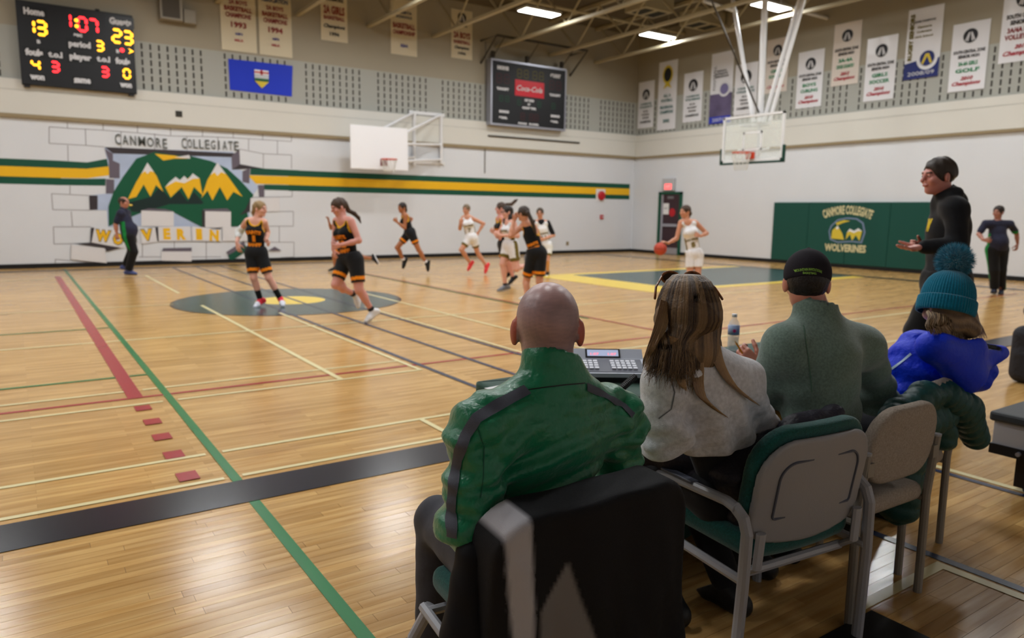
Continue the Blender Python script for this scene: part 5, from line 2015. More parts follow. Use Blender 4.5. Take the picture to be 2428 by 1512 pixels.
# 4 player in black running at the far stripe
c = cropper(910, 470, 7.754)
D = floor_depth(1013, 651)
J = joints(dict(head=c(337, 178), neck=c(368, 288), shL=c(400, 318, -.12), shR=c(365, 318, .12), elL=c(385, 545, -.16), wrL=c(250, 440, -.2), hdL=c(195, 390, -.2), elR=c(505, 380, .2), wrR=c(450, 470, .12),
                hipL=c(505, 640, -.08), hipR=c(465, 640, .08), knL=c(640, 945, -.06), anL=c(785, 1195, .0), toeL=c(805, 1385, 0), knR=c(245, 905, .0), anR=c(370, 1145, .12), toeR=c(335, 1320, .08)), D)
kit = dict(black_kit, shoe=rgb(24, 26, 28), sole=rgb(30, 32, 34), sock=K_WHITE, socklen=.14, letters=[('BANFF', .14, .19, .05)], leglen=.62)
athlete('dark haired player in black with black shoes striding before the white wall', J, view_dir(-.7, -.7), dict(skin=S_TAN, hair=H_DARK, D0=D, kit=kit, group='players in black', curlL=1.1,
        locks=[(((0, -.09, .02), (.0, -.11, -.06), (0, -.1, -.12)), (.04, .03, .012))]))

# 5 player in white with red shoes
J = joints(dict(head=c(1517, 212), neck=c(1530, 322), shL=c(1610, 362), shR=c(1455, 362), elL=c(1835, 465, .1), wrL=c(1745, 615, .05), hdL=c(1700, 690, .02), elR=c(1400, 560, -.02), wrR=c(1400, 470, -.2), hdR=c(1405, 420, -.24),
                hipL=c(1650, 735), hipR=c(1575, 735), knL=c(1715, 975, .1), anL=c(1880, 1235, .2), toeL=c(1848, 1410, .15), knR=c(1425, 945, -.1), anR=c(1590, 1190, .1), toeR=c(1530, 1345, .05)), floor_depth(1150, 652))
kit = dict(white_kit, shoe=rgb(226, 62, 66), sole=rgb(232, 84, 80), letters=[('WOLVERINES', .30, .22, .04), ('7', .20, .08, .10)], hemcol=K_OLIVE, hemband=(-.05, .03))
athlete('player in white with bright red shoes running behind the centre line', J, view_dir(-.35, -.9), dict(skin=S_MID, hair=rgb(116, 98, 76), D0=0, kit=kit, group='players in white'))

# 6 player in black with a flying ponytail
c = cropper(1150, 460, 6.048)
D = floor_depth(1217, 676)
J = joints(dict(head=c(225, 208), neck=c(225, 330), shL=c(262, 350, -.1), shR=c(190, 350, .1), elL=c(290, 500, -.15), wrL=c(240, 590, -.1), elR=c(170, 490, .1), wrR=c(160, 560, .0),
                hipL=c(290, 735, -.06), hipR=c(255, 735, .08), knL=c(350, 990, -.05), anL=c(400, 1195, .0), toeL=c(345, 1290, -.05), knR=c(270, 960, .1), anR=c(340, 1130, .2), toeR=c(300, 1190, .2)), D)
kit = dict(black_kit, shoe=K_BLACK, sole=K_WHITE, letters=[('SAINTS', .33, .2, .06)])
athlete('player in black with ponytail flying behind a player in white', J, view_dir(-1, -.1), dict(skin=S_RED, hair=H_BROWN, D0=D, kit=kit, group='players in black',
        locks=[(((0, -.08, .04), (1202, 484, 0), (1213, 484, .02), (1222, 476, .03), (1228, 472, .03)), (.034, .028, .034, .03, .008))]))

# 7 player in white, dark hair, glasses
D = floor_depth(1192, 691)
J = joints(dict(head=c(318, 262), neck=c(335, 378), shL=c(415, 412, -.12), shR=c(280, 412, .14), elL=c(470, 600, -.16), wrL=c(225, 592, -.22), hdL=c(120, 565, -.22), elR=c(200, 560, .14), wrR=c(130, 560, .05), hdR=c(100, 530, .02),
                hipL=c(400, 745, -.06), hipR=c(325, 745, .1), knL=c(450, 1070, -.1), anL=c(600, 1010, .2), toeL=c(575, 860, .25), knR=c(255, 1000, .02), anR=c(292, 1320, .05), toeR=c(165, 1388, -.02)), D)
kit = dict(white_kit, shoe=rgb(112, 116, 126), sole=rgb(206, 210, 220), letters=[('WOLVERINES', .30, .22, .04)], hemcol=K_OLIVE, hemband=(-.06, .03), sock=K_NAVY, socklen=.1)
P7 = athlete('player in white with glasses and grey shoes leading the pack', J, view_dir(-.9, -.35), dict(skin=S_PALE, hair=H_DARK, D0=D, kit=kit, leg=1.14, s=.98, group='players in white',
             locks=[(((0, -.07, .0), (.05, -.06, -.08), (.06, .02, -.15), (.05, .05, -.2)), (.06, .05, .04, .02)), (((-.03, -.06, .0), (-.06, -.05, -.1), (-.06, .0, -.18)), (.05, .05, .02))]))
gl = MB()
for q in (-1, 1):
    gl.tube([P7['Lh'](q * .031 + .02 * math.cos(t), .108, .006 + .016 * math.sin(t)) for t in np.linspace(0, 6.283, 13)[:-1]], .003, 4, closed=True)
gl.tube([P7['Lh'](-.078, 0, .008), P7['Lh'](-.052, .104, .008)], .003, 4).tube([P7['Lh'](.078, 0, .008), P7['Lh'](.052, .104, .008)], .003, 4)
gl.build('glasses', m_black, P7['root'])

# 8 player in black seen from behind
D = floor_depth(1264, 722)
J = joints(dict(head=c(548, 285), neck=c(585, 405), shL=c(545, 455, .05), shR=c(700, 470, .0), elL=c(365, 600, -.05), wrL=c(410, 400, .0), hdL=c(440, 320, .02), elR=c(770, 620, .16), wrR=c(690, 660, .26),
                hipL=c(690, 850, .0), hipR=c(800, 850, .0), knL=c(590, 1260, .1), anL=c(600, 1480, .0), toeL=c(520, 1500, .1), knR=c(780, 1250, .0), anR=c(850, 1500, -.05), toeR=c(800, 1560, .05)), D)
kit = dict(black_kit, shoe=K_WHITE, sole=K_WHITE, back_letters=[('SAINTS', .17, .2, .05), ('BANFF', .10, .2, .05)], leglen=.80)
athlete('player in black seen from behind with long dark ponytail', J, view_dir(-.75, .6), dict(skin=S_MID, hair=rgb(58, 46, 38), D0=D, kit=kit, group='players in black', leg=1.05, curlL=.4,
        locks=[(((0, -.09, .02), (1252, 505, -.14), (1262, 525, -.16), (1268, 545, -.14), (1272, 560, -.12)), (.04, .034, .032, .026, .008))]))

# 9 player in white with dark undershirt
D = floor_depth(1295, 654)
J = joints(dict(head=c(788, 275), neck=c(800, 380), shL=c(900, 410), shR=c(710, 405), elL=c(985, 590, .05), wrL=c(850, 640, -.15), hdL=c(800, 655, -.18), elR=c(690, 560, .05), wrR=c(740, 640, -.1),
                hipL=c(910, 745), hipR=c(820, 745), knL=c(895, 950, -.1), anL=c(900, 1120, .1), toeL=c(880, 1160, -.05), knR=c(810, 960), anR=c(800, 1140), toeR=c(770, 1165)), D)
kit = dict(white_kit, shoe=K_NAVY, sole=K_WHITE, letters=[('WOLVERINES', .30, .22, .04), ('11', .2, .12, .1)], hemcol=K_OLIVE, hemband=(-.04, .03))
P9 = athlete('short haired player in white over a navy undershirt, with glasses', J, view_dir(-.15, -1), dict(skin=S_MID, hair=rgb(66, 52, 36), D0=D, kit=kit, group='players in white', female=False))
g = P9['g']
uv = Vol(.03)
for q in 'LR':
    uv.cap(g['sh' + q], g['sh' + q] * .15 + g['el' + q] * .85, .062, .054)
uv.cap(g['shL'] * .7 + g['shR'] * .3, g['shR'] * .7 + g['shL'] * .3, .066, .066, .05)
uv.cap(P9['pel'] + P9['up'] * .34, g['neck'] - P9['up'] * .01, .10, .07, .03)
vol_obj('undershirt', uv, .012, m_cloth, P9['root'], const(K_NAVY))
gl = MB()
for q in (-1, 1):
    gl.tube([P9['Lh'](q * .031 + .02 * math.cos(t), .108, .006 + .016 * math.sin(t)) for t in np.linspace(0, 6.283, 13)[:-1]], .003, 4, closed=True)
gl.build('glasses', m_black, P9['root'])

# 10 player in white dribbling
c = cropper(1530, 470, 6.576)
D = floor_depth(1640, 698)
J = joints(dict(head=c(622, 212), neck=c(650, 350), shL=c(785, 378), shR=c(555, 375), elL=c(955, 545, .06), wrL=c(865, 588, -.12), hdL=c(815, 570, -.2), elR=c(490, 625, .0), wrR=c(355, 700, -.14), hdR=c(290, 672, -.2),
                hipL=c(825, 880), hipR=c(705, 880), knL=c(820, 1180, -.08), anL=c(850, 1430, .05), toeL=c(830, 1490, -.12), knR=c(695, 1190, -.08), anR=c(690, 1430, .0), toeR=c(650, 1490, -.12)), D)
kit = dict(white_kit, shoe=K_NAVY, sole=K_WHITE, letters=[('WOLVERINES', .30, .25, .04, .6), ('8', .20, .08, .11)])
athlete('player in white dribbling the orange ball near the maroon door', J, view_dir(-.85, -.5), dict(skin=S_MID, hair=H_BROWN, D0=D, kit=kit, group='players in white', curlR=.25, palmR=(0, 0, -1), thumbR=tuple(HEAD_DIR),
        locks=[(((0, -.08, .03), (.0, -.115, -.03), (.02, -.10, -.10), (.03, -.07, -.15)), (.04, .04, .034, .012))]))
bc = at_depth(1565.7, 587, D - .2)
bc = bc + Vector((0, 0, -.02))
ball = thing('basketball', 'orange-red basketball at the hand of the dribbling player', 'ball', (bc.x, bc.y, bc.z - .12))
m_ball = mat('ball leather', rgb(186, 70, 50), .55, bump=(160, .4, .003))
MB().ball(bc, .119, 24, 16).build('shell', m_ball, ball, True)
seam = MB()
for ax_ in range(3):
    pts = []
    for k in range(28):
        a = 6.283 * k / 28
        q = [math.cos(a) * .1195, math.sin(a) * .1195]
        v = [0, 0, 0]
        v[ax_], v[(ax_ + 1) % 3] = q
        pts.append(bc + Vector(v))
    seam.tube(pts, .0022, 4, closed=True)
seam.build('seams', m_black, ball)

# referee by the mural
ref_kit = dict(top=rgb(40, 42, 62), trim=rgb(40, 42, 62), bottom=rgb(20, 20, 22), sleeve=.72, collar=True, plain=True, leglen=1.95, loose=.03, side=rgb(20, 130, 60), topname='polo_shirt', bottomname='trousers', hem=-.02, thick=.02, folds=.005, shoe=rgb(20, 20, 24), sole=rgb(24, 24, 28))
c = cropper(240, 440, 6.574)
D = floor_depth(312, 651)
J = joints(dict(head=c(355, 262), neck=c(345, 368), shR=c(300, 430, -.14), shL=c(400, 420, .16), elR=c(225, 610, -.16), wrR=c(242, 740, -.14), hdR=c(248, 810, -.14), elL=c(450, 600, .24), wrL=c(540, 700, .12), hdL=c(550, 720, .06),
                hipR=c(425, 800, -.08), hipL=c(440, 800, .08), knR=c(505, 1030, -.06), anR=c(425, 1325, -.02), toeR=c(560, 1372, -.02), knL=c(480, 1010, .08), anL=c(375, 1255, .1), toeL=c(440, 1300, .1)), D)
kit = dict(ref_kit, shoe=rgb(70, 84, 140))
PR = athlete('balding referee in navy polo walking in front of the mural', J, view_dir(1, -.1), dict(skin=rgb(190, 128, 108), hair=rgb(60, 46, 38), style='balding', D0=D, kit=kit, female=False, belly=1.0, bulk=1.12, s=1.05, arm=1.1, group='referees'))
w = PR['Lh'](0, .125, -.055)
MB().rbox((w[0] - .02, w[1] - .035, w[2] - .015), (w[0] + .05, w[1] + .012, w[2] + .02), .008, 2).build('whistle', mat('whistle yellow', rgb(230, 200, 90), .4), PR['root'])

# referee by the end wall
c = cropper(2120, 360, 3.287)
D = floor_depth(2366, 697)
J = joints(dict(head=c(812, 472), neck=c(805, 540), shR=c(712, 558), shL=c(905, 560), elR=c(660, 640, .0), wrR=c(695, 685, -.15), hdR=c(740, 692, -.2), elL=c(955, 640, .1), wrL=c(962, 715, .1), hdL=c(952, 770, .08),
                hipR=c(765, 765), hipL=c(840, 765), knR=c(778, 920, -.06), anR=c(782, 1070), toeR=c(765, 1092, -.14), knL=c(835, 920, -.02), anL=c(835, 1080, .05), toeL=c(830, 1105, -.1)), D)
kit = dict(ref_kit, shoe=rgb(40, 44, 60), topname='polo_shirt')
athlete('dark haired referee in navy polo by the white end wall', J, view_dir(-.85, -.5), dict(skin=rgb(170, 116, 100), hair=H_DARK, D0=D, kit=kit, female=False, belly=1.0, bulk=1.14, s=1.05, arm=1.0, group='referees'))

# coach in a black hooded sweatshirt
D = 5.2
J = joints(dict(head=c(345, 196), neck=c(395, 345, .03), shL=c(480, 440, -.18), shR=c(410, 430, .2), elL=c(490, 740, -.24), wrL=c(215, 742, -.2), hdL=c(110, 752, -.22), elR=c(350, 700, .28), wrR=c(230, 745, .2), hdR=c(140, 730, .18),
                hipL=c(410, 1030, -.09), hipR=c(395, 1030, .12), knL=c(195, 1400, -.05), anL=c(300, 1930, .05), toeL=c(200, 2060, .0), knR=c(400, 1560, .12), anR=c(470, 2060, .15), toeR=c(370, 2130, .12)), D)
kit = dict(top=rgb(20, 21, 25), trim=rgb(20, 21, 25), bottom=rgb(18, 18, 20), sleeve=1.92, plain=True, hood=True, collar=True, leglen=1.95, loose=.035, topname='hoodie', bottomname='trousers', hem=-.09, thick=.03, folds=.007, shoe=K_BLACK, sole=K_BLACK)
PC = athlete('dark haired coach in a black hooded sweatshirt with outstretched hand', J, view_dir(-1, -.06, -.03), dict(skin=rgb(202, 134, 122), hair=rgb(52, 42, 36), D0=D, kit=kit, female=False, s=1.06, bulk=1.25, arm=1.1, h=.011, hh=.005, hairh=.007, curlL=.25, palmL=(0, 0, 1), thumbL=tuple(HEAD_DIR), hs=1.0))
crest = PC['pel'] + PC['up'] * .43 + PC['front'] * .15 + PC['lat'] * .07
decal('crest', PC['jv'], tuple(crest), tuple(PC['lat'] + PC['front'] * -.2), tuple(PC['up']), 'W', .07, .09, mat('crest yellow', rgb(226, 196, 40), .6), PC['jo'], .012, .25)
# ------------------------------------------------------------------ scorers' table and what lies on it
m_tcloth = mat('table cloth green', rgb(14, 66, 52), .7, sheen=.15, bump=(30, .2, .01))
TX0, TX1, TY0, TY1, TZ = 1.72, 3.92, 2.17, 2.84, .742


def table():
    t = thing('scorers_table', 'folding scorers table hidden under a dark green cloth', 'table', ((TX0 + TX1) / 2, (TY0 + TY1) / 2, 0))
    MB().rbox((TX0 + .02, TY0 + .02, TZ - .035), (TX1 - .02, TY1 - .02, TZ - .006), .008, 2).build('tabletop', mat('table laminate', rgb(150, 146, 138), .5), t)
    for x in (TX0 + .25, TX1 - .25):
        for y in (TY0 + .1, TY1 - .1):
            MB().tube([(x, y, 0), (x, y, TZ - .035)], .016, 8).build('leg', m_dkst, t)
    # cloth: top and four skirts with soft folds
    c = thing('tablecloth', 'dark green cloth draped over the scorers table', 'tablecloth', ((TX0 + TX1) / 2, (TY0 + TY1) / 2, TZ))
    vs, fs = [], []
    n = 160
    per = []
    r = .05
    W_, H_ = TX1 - TX0, TY1 - TY0
    for i in range(n):
        d = i / n * 2 * (W_ + H_)
        if d < W_:
            p, nn = (TX0 + d, TY0), (0, -1)
        elif d < W_ + H_:
            p, nn = (TX1, TY0 + d - W_), (1, 0)
        elif d < 2 * W_ + H_:
            p, nn = (TX1 - (d - W_ - H_), TY1), (0, 1)
        else:
            p, nn = (TX0, TY1 - (d - 2 * W_ - H_)), (-1, 0)
        per.append((p, nn, d))
    cx_, cy_ = (TX0 + TX1) / 2, (TY0 + TY1) / 2
    levels = [(-.03, TZ), (-.012, TZ - .001), (-.003, TZ - .006), (.004, TZ - .016), (.006, TZ - .05), (.012, TZ - .16), (.02, TZ - .3), (.03, TZ - .45), (.036, TZ - .6), (.04, .09)]
    for lv, (o, z) in enumerate(levels):
        k = max(0, (TZ - z) / TZ)
        for p, nn, d in per:
            w = k * .028 * math.sin(d * 11 + 1.3 * math.sin(d * 2.3))
            vs.append((p[0] + nn[0] * (o + w), p[1] + nn[1] * (o + w), z))
    for lv in range(len(levels) - 1):
        for i in range(n):
            j = (i + 1) % n
            fs.append((lv * n + i, (lv + 1) * n + i, (lv + 1) * n + j, lv * n + j))
    fs.append(tuple(range(n)))
    mesh_obj('cloth', vs, fs, m_tcloth, c, True).data.polygons[-1].use_smooth = False
    hemv = [(p[0] + nn[0] * .05, p[1] + nn[1] * .05, .09) for p, nn, d in per]
    return t


table()

# scoreboard console
co = on_z(1432, 892, TZ)
CM = frame((co.x, co.y, TZ + .001), tuple(HEAD_RIGHT), tuple(HEAD_DIR))
con = thing('scoreboard_console', 'grey scoreboard control console with keypads and small display', 'console', (co.x, co.y, TZ))
m_cgrey = mat('console grey', rgb(196, 202, 216), .45)
m_cdark = mat('console dark', rgb(84, 88, 102), .5)
w = .19


def prism(prof, x0, x1, M):
    n = len(prof)
    b = MB()
    b.add([M @ Vector((x0, y, z)) for y, z in prof] + [M @ Vector((x1, y, z)) for y, z in prof],
          [tuple(range(n)), tuple(n + i for i in reversed(range(n)))] + [(i, n + i, n + (i + 1) % n, (i + 1) % n)[::-1] for i in range(n)])
    return b


prism([(-.13, 0), (.15, 0), (.15, .05), (-.13, .028)], -w, w, CM).build('base', m_black, con)
prism([(-.14, .026), (.155, .05), (.155, .105), (.10, .115), (.055, .075), (-.14, .045)], -w - .004, w + .004, CM).build('casing', m_cgrey, con)
SL = CM @ frame((0, -.042, .0605), (1, 0, 0), (0, .195, .030))
MB().box((-w + .012, -.085, 0), (w - .012, .085, .002), SL).build('key_plate', m_cdark, con)
m_key = mat('key white', rgb(224, 226, 236), .4)
for bx in (-.095, .085):
    for r_ in range(4):
        for q in range(5):
            x = bx - .05 + q * .025
            y = -.045 + r_ * .030
            MB().box((x - .0095, y - .010, .002), (x + .0095, y + .010, .009), SL).build('key', m_key, con)
DP = CM @ frame((0.0, .078, .0965), (1, 0, 0), (0, .045, .040))
MB().box((-.085, -.026, -.002), (.085, .026, .003), DP).build('display_bezel', m_black, con)
MB().box((-.076, -.019, .003), (.076, .019, .004), DP).build('display', mat('console screen', rgb(150, 160, 190), .3, emit=((.55, .62, .85, 1), .5)), con)
for x in (-.04, .045):
    text_on(DP @ Matrix.Translation((x, -.008, .0055)), '1:07', .02, mat('console digits', rgb(255, 90, 90), .5, emit=((1, .15, .2, 1), 1.5)), con, 'display_digits', width=.04)

# coiled cable
cab = thing('coiled_cable', 'black coiled cable lying from the console across the green cloth', 'cable', tuple(on_z(1470, 930, TZ)))


def coil(p, q, r=.012, turns=22, sag=0.0):
    p, q = Vector(p), Vector(q)
    d = (q - p).normalized()
    s = d.cross(Vector((0, 0, 1))).normalized()
    u = s.cross(d)
    pts = []
    for i in range(turns * 8 + 1):
        t = i / (turns * 8)
        a = i / 8 * 6.283
        pts.append(p + (q - p) * t + (s * math.cos(a) + u * math.sin(a)) * r + Vector((0, 0, -sag * math.sin(math.pi * t))))
    return pts


zc = TZ + .02
a_, b_, c_ = on_z(1505, 893, TZ + .07), on_z(1450, 942, zc), on_z(1560, 952, zc)
MB().tube(coil(a_, b_, turns=18), .0045, 5).build('coil', m_black, cab)
MB().tube(coil(b_, c_, turns=24), .0045, 5).build('coil', m_black, cab)

# paper
pp = on_z(1220, 932, TZ)
pt = thing('paper_sheet', 'white paper sheet on the green cloth beside the bald man', 'paper', (pp.x, pp.y, TZ))
PM = frame((pp.x + .05, pp.y + .0, TZ + .002), (.95, .1, 0), (-.1, .95, 0))
MB().box((-.105, -.148, 0), (.105, .148, .0015), PM).build('sheet', m_white, pt)
tag(MB().box((-.08, .05, .0015), (.08, .054, .0017), PM).box((-.08, .02, .0015), (.08, .024, .0017), PM).build('printed_lines', ink['k'], pt), kind='stuff')

# water bottle
bp = on_z(1737, 832, TZ)
bo = thing('water_bottle', 'clear plastic water bottle with pale blue label on the table', 'bottle', (bp.x, bp.y, TZ + .001))
BMx = Matrix.Translation((bp.x, bp.y, TZ + .002))
m_pet = mat('clear plastic', (.92, .97, 1, 1), .05, spec=.6, alpha=.28)
MB().lathe([(.026, 0), (.031, .006), (.032, .05), (.029, .06), (.032, .07), (.032, .145), (.028, .165), (.014, .188), (.0125, .196)], 24, BMx).build('bottle_body', m_pet, bo, True)
MB().lathe([(.0305, .008), (.0305, .075), (.0305, .078)], 20, BMx).build('water', mat('still water', (.7, .82, .85, 1), .05, alpha=.35), bo, True)
MB().lathe([(.0328, .095), (.0328, .148)], 24, BMx).build('label', mat('label pale blue', rgb(150, 170, 205), .5), bo, True)
mk = frame((bp.x, bp.y, TZ + .122), tuple(HEAD_RIGHT), (0, 0, 1)) @ Matrix.Translation((-.006, 0, .034))
MB().lathe([(.010, -.002), (.010, .0005)], 14, mk).build('label_dot', mat('label pink', rgb(200, 50, 120), .5), bo)
MB().lathe([(.0145, .196), (.0145, .212), (.013, .214)], 20, BMx).build('cap', mat('cap white', rgb(236, 238, 244), .4), bo, True)

# ------------------------------------------------------------------ chairs
m_ctube = mat('chair grey enamel', rgb(164, 164, 170), .35, spec=.5)
m_cshell = mat('chair grey plastic', rgb(150, 148, 150), .45, bump=(220, .25, .002))
m_cgreen = mat('chair green wool', rgb(26, 80, 76), .95, spec=.1, sheen=.3, noise=(140, .25), bump=(320, .5, .003))
m_cbeige = mat('chair beige mesh', rgb(160, 148, 136), .9, spec=.1, noise=(150, .18), bump=(300, .5, .003))
m_ctube2 = mat('chair taupe tube', rgb(140, 132, 122), .4, spec=.5)


class Panel:
    """rounded plate standing in the xz plane, bowed: a Vol-like with its own distance"""

    def __init__(self, w, h, rt, rb, t, bow=0.25, z0=0.0, lean=0.0, sag=0.0):
        self.a = (w / 2, h / 2, rt, rb, t / 2, bow, z0, lean, sag)

    def mesh(self, hh, M):
        w, h, rt, rb, t, bow, z0, lean, sag = self.a
        lo = np.array((-w - .03, -t - .06 - bow * w * w - abs(lean) * h, z0 - h - .05))
        hi = np.array((w + .03, t + .06 + bow * w * w + abs(lean) * h, z0 + h + .03))
        n = np.ceil((hi - lo) / hh).astype(int) + 1
        ax = [lo[i] + hh * np.arange(n[i]) for i in range(3)]
        X, Y, Z = np.meshgrid(*ax, indexing='ij')
        z = Z - z0 + sag * (1 - (X / w) ** 2) * (np.clip(-(Z - z0) / h, 0, 1))
        y = Y - bow * X * X + lean * (Z - z0)
        r = np.where(z > 0, rt, rb)
        qx, qz = np.abs(X) - (w - r), np.abs(z) - (h - r)
        d2 = np.sqrt(np.maximum(qx, 0) ** 2 + np.maximum(qz, 0) ** 2) + np.minimum(np.maximum(qx, qz), 0) - r
        e = min(t, .02) * .9
        a, b = d2 + e, np.abs(y) - t + e
        D = np.sqrt(np.maximum(a, 0) ** 2 + np.maximum(b, 0) ** 2) + np.minimum(np.maximum(a, b), 0) - e
        V, F = surface_nets(D, lo, hh)
        Mn = np.array(M)
        return V @ Mn[:3, :3].T + Mn[:3, 3], F

    def outline(self, inset, y, M, n=10):
        w, h, rt, rb, t, bow, z0, lean, sag = self.a
        w, h = w - inset, h - inset
        rt, rb = max(.01, rt - inset), max(.01, rb - inset)
        pts = []
        for cx_, cz_, r, a0 in ((w - rt, h - rt, rt, 0), (-(w - rt), h - rt, rt, 90), (-(w - rb), -(h - rb), rb, 180), (w - rb, -(h - rb), rb, 270)):
            for k in range(n + 1):
                a = math.radians(a0 + 90 * k / n)
                x, z = cx_ + r * math.cos(a), cz_ + r * math.sin(a)
                zz = z - sag * (1 - (x / w) ** 2) * max(0, -z / h)
                pts.append(M @ Vector((x, y + bow * x * x - lean * z, zz + z0)))
        return pts


def arm_chair(label, loc, rz, arms=True, group=None):
    """moulded back armchair, faces local +y, origin on the floor under the seat"""
    t = thing('armchair' if arms else 'padded_chair', label, 'chair', loc, group if arms else None)
    M = Matrix.Translation(loc) @ Matrix.Rotation(rz, 4, 'Z')
    T = lambda *p: M @ Vector(p)
    v = Vol(.02)
    V, F = Panel(.52, .34, .135, .07, .024, .42, .655, .16, .035).mesh(.009, M @ Matrix.Translation((0, -.275, 0)))
    fast_mesh('backrest_shell', V, F, m_cshell, t)
    V, F = Panel(.52, .37, .14, .08, .055, .42, .665, .16, .02).mesh(.009, M @ Matrix.Translation((0, -.238, .012)))
    fast_mesh('back_cushion', V, F, m_cgreen, t)
    P = Panel(.52, .34, .135, .07, .024, .42, .655, .16, .035)
    MB().tube(P.outline(.075, -.2885, M @ Matrix.Translation((0, 0, 0)))[0:33] if False else P.outline(.075, -.2885, M), .0045, 5, closed=True).build('shell_groove', m_cdark, t)
    V, F = Vol(.02).rbox((0, 0, 0), (.25 if arms else .19, .25, .045), .04).mesh(.011)
    V[:, 2] += .02 * (V[:, 0] / .25) ** 2 - .03 * np.clip(V[:, 1] - .1, 0, 1)
    Mn = np.array(M @ Matrix.Translation((0, .02, .435)))
    fast_mesh('seat_cushion', V @ Mn[:3, :3].T + Mn[:3, 3], F, m_cgreen, t)
    for s in (-1, 1):
        x = s * .295
        if not arms:
            x = s * .23
            MB().tube([T(x, -.25, 0), T(x, -.255, .35), T(x, -.262, .56)], .018, 10).build('leg', m_ctube, t)
            MB().tube([T(x - s * .02, .20, .39), T(x + s * .03, .21, .30), T(x + s * .05, .22, 0)], .018, 10).build('leg', m_ctube, t)
            MB().tube([T(x, -.255, .37), T(x, .21, .385)], .015, 8).build('seat_rail', m_ctube, t)
            continue
        MB().tube([T(x + s * .012, -.25, 0), T(x + s * .005, -.262, .35), T(x, -.262, .53), T(x, -.245, .575), T(x, -.205, .602)], .021, 10, flat=.75).build('leg', m_ctube, t)
        MB().tube([T(x, -.215, .598), T(x, -.17, .608), T(x, .10, .600), T(x, .16, .588), T(x, .195, .558)], .021, 10, flat=.8).build('armrest', m_ctube, t)
        MB().tube([T(x, .19, .566), T(x, .207, .52), T(x, .215, .30), T(x + s * .012, .225, 0)], .021, 10, flat=.75).build('leg', m_ctube, t)
        MB().tube([T(x, -.258, .37), T(x, .21, .385)], .016, 8).build('seat_rail', m_ctube, t)
        MB().tube([T(s * .235, -.20, .36), T(s * .235, -.255, .40), T(s * .232, -.262, .52)], .02, 8, flat=.6).build('back_support', m_ctube, t)
        MB().rbox((x - .018, -.02, .613), (x + .018, .14, .623), .004, 2, M).build('arm_pad', m_cdark, t)
    wx = .295 if arms else .23
    MB().tube([T(-wx, .18, .385), T(wx, .18, .385)], .014, 8).build('cross_rail', m_ctube, t)
    MB().tube([T(-.235, -.2, .36), T(.235, -.2, .36)], .016, 8).build('cross_rail', m_ctube, t)
    return t, M


def side_chair(label, loc, rz):
    t = thing('side_chair', label, 'chair', loc, 'beige chairs at the table')
    M = Matrix.Translation(loc) @ Matrix.Rotation(rz, 4, 'Z')
    T = lambda *p: M @ Vector(p)
    V, F = Panel(.44, .30, .14, .12, .05, .30, .68, .10, .0).mesh(.009, M @ Matrix.Translation((0, -.245, 0)))
    fast_mesh('backrest', V, F, m_cbeige, t)
    V, F = Vol(.02).rbox((0, 0, 0), (.235, .235, .04), .035).mesh(.012)
    Mn = np.array(M @ Matrix.Translation((0, .01, .43)))
    fast_mesh('seat', V @ Mn[:3, :3].T + Mn[:3, 3], F, m_cbeige, t)
    for s in (-1, 1):
        x = s * .235
        MB().tube([T(x, -.235, 0), T(x, -.232, .42), T(x, -.25, .67)], .0165, 10).build('leg', m_ctube2, t)
        MB().lathe([(.0172, -.004), (.0172, .004)], 10, Matrix.Translation(T(x, -.25, .672))).build('end_cap', m_ctube, t)
        MB().tube([T(x, .22, 0), T(x, .215, .40)], .0165, 10).build('leg', m_ctube2, t)
        MB().tube([T(x, -.235, .40), T(x, .215, .40)], .013, 8).build('seat_rail', m_ctube2, t)
        MB().box((x * .93 - .02, -.262, .585), (x * .93 + .02, -.23, .635), M).build('back_bracket', m_ctube2, t)
    MB().tube([T(-.235, .2, .40), T(.235, .2, .40)], .013, 8).build('cross_rail', m_ctube2, t)
    return t, M


ch1, M1 = arm_chair('padded chair under a black and grey team jacket, holding the bald man', Vector((1.115, 1.545, 0)), -.10, False)
ch2, M2 = arm_chair('grey moulded armchair with green wool cushions, holding the long haired woman', Vector((2.155, 1.61, 0)), -.10)
ch3, M3 = side_chair('beige oval back chair beside the grey armchair', Vector((2.735, 1.625, 0)), -.03)
ch4, M4 = side_chair('beige chair hung with a green puffer jacket', Vector((3.25, 1.77, 0)), .12)

# equipment trolley at the sideline
eq = thing('equipment_trolley', 'low black equipment trolley with a white side panel cut by the frame', 'trolley', (4.9, 1.4, 0))
ex0, ex1, ey0, ey1 = 4.42, 5.7, .55, 1.78
MB().rbox((ex0, ey0, .405), (ex1, ey1, .46), .015, 2).build('lid', mat('trolley lid', rgb(52, 56, 58), .5), eq)
MB().box((ex0 + .03, ey0, .275), (ex1, ey1 - .02, .405)).build('side_panel', mat('trolley white', rgb(182, 184, 190), .5), eq)
MB().box((ex0 + .02, 1.1, .22), (ex1, ey1 - .01, .275)).build('drawer_box', m_black, eq)
MB().box((ex0 + .10, .6, .04), (ex1 - .05, ey1 - .12, .22)).build('lower_box', m_black, eq)
for yy in (.7, 1.6):
    MB().tube([(ex0 + .14, yy, .03), (ex0 + .18, yy, .03)], .03, 12).build('wheel', m_cdark, eq)
MB().rbox((ex0 + .005, .9, .26), (ex0 + .03, 1.28, .40), .01, 2).build('dark_flap', m_black, eq)
for yy, zz in ((1.62, .25), (1.30, .13)):
    MB().tube([(ex0 + .0 if zz > .2 else ex0 + .09, yy, zz), (ex0 + .03 if zz > .2 else ex0 + .11, yy, zz)], .012, 10).build('stud', m_alu, eq)
em = right_frame(1.52, .345, ex0 + .028)
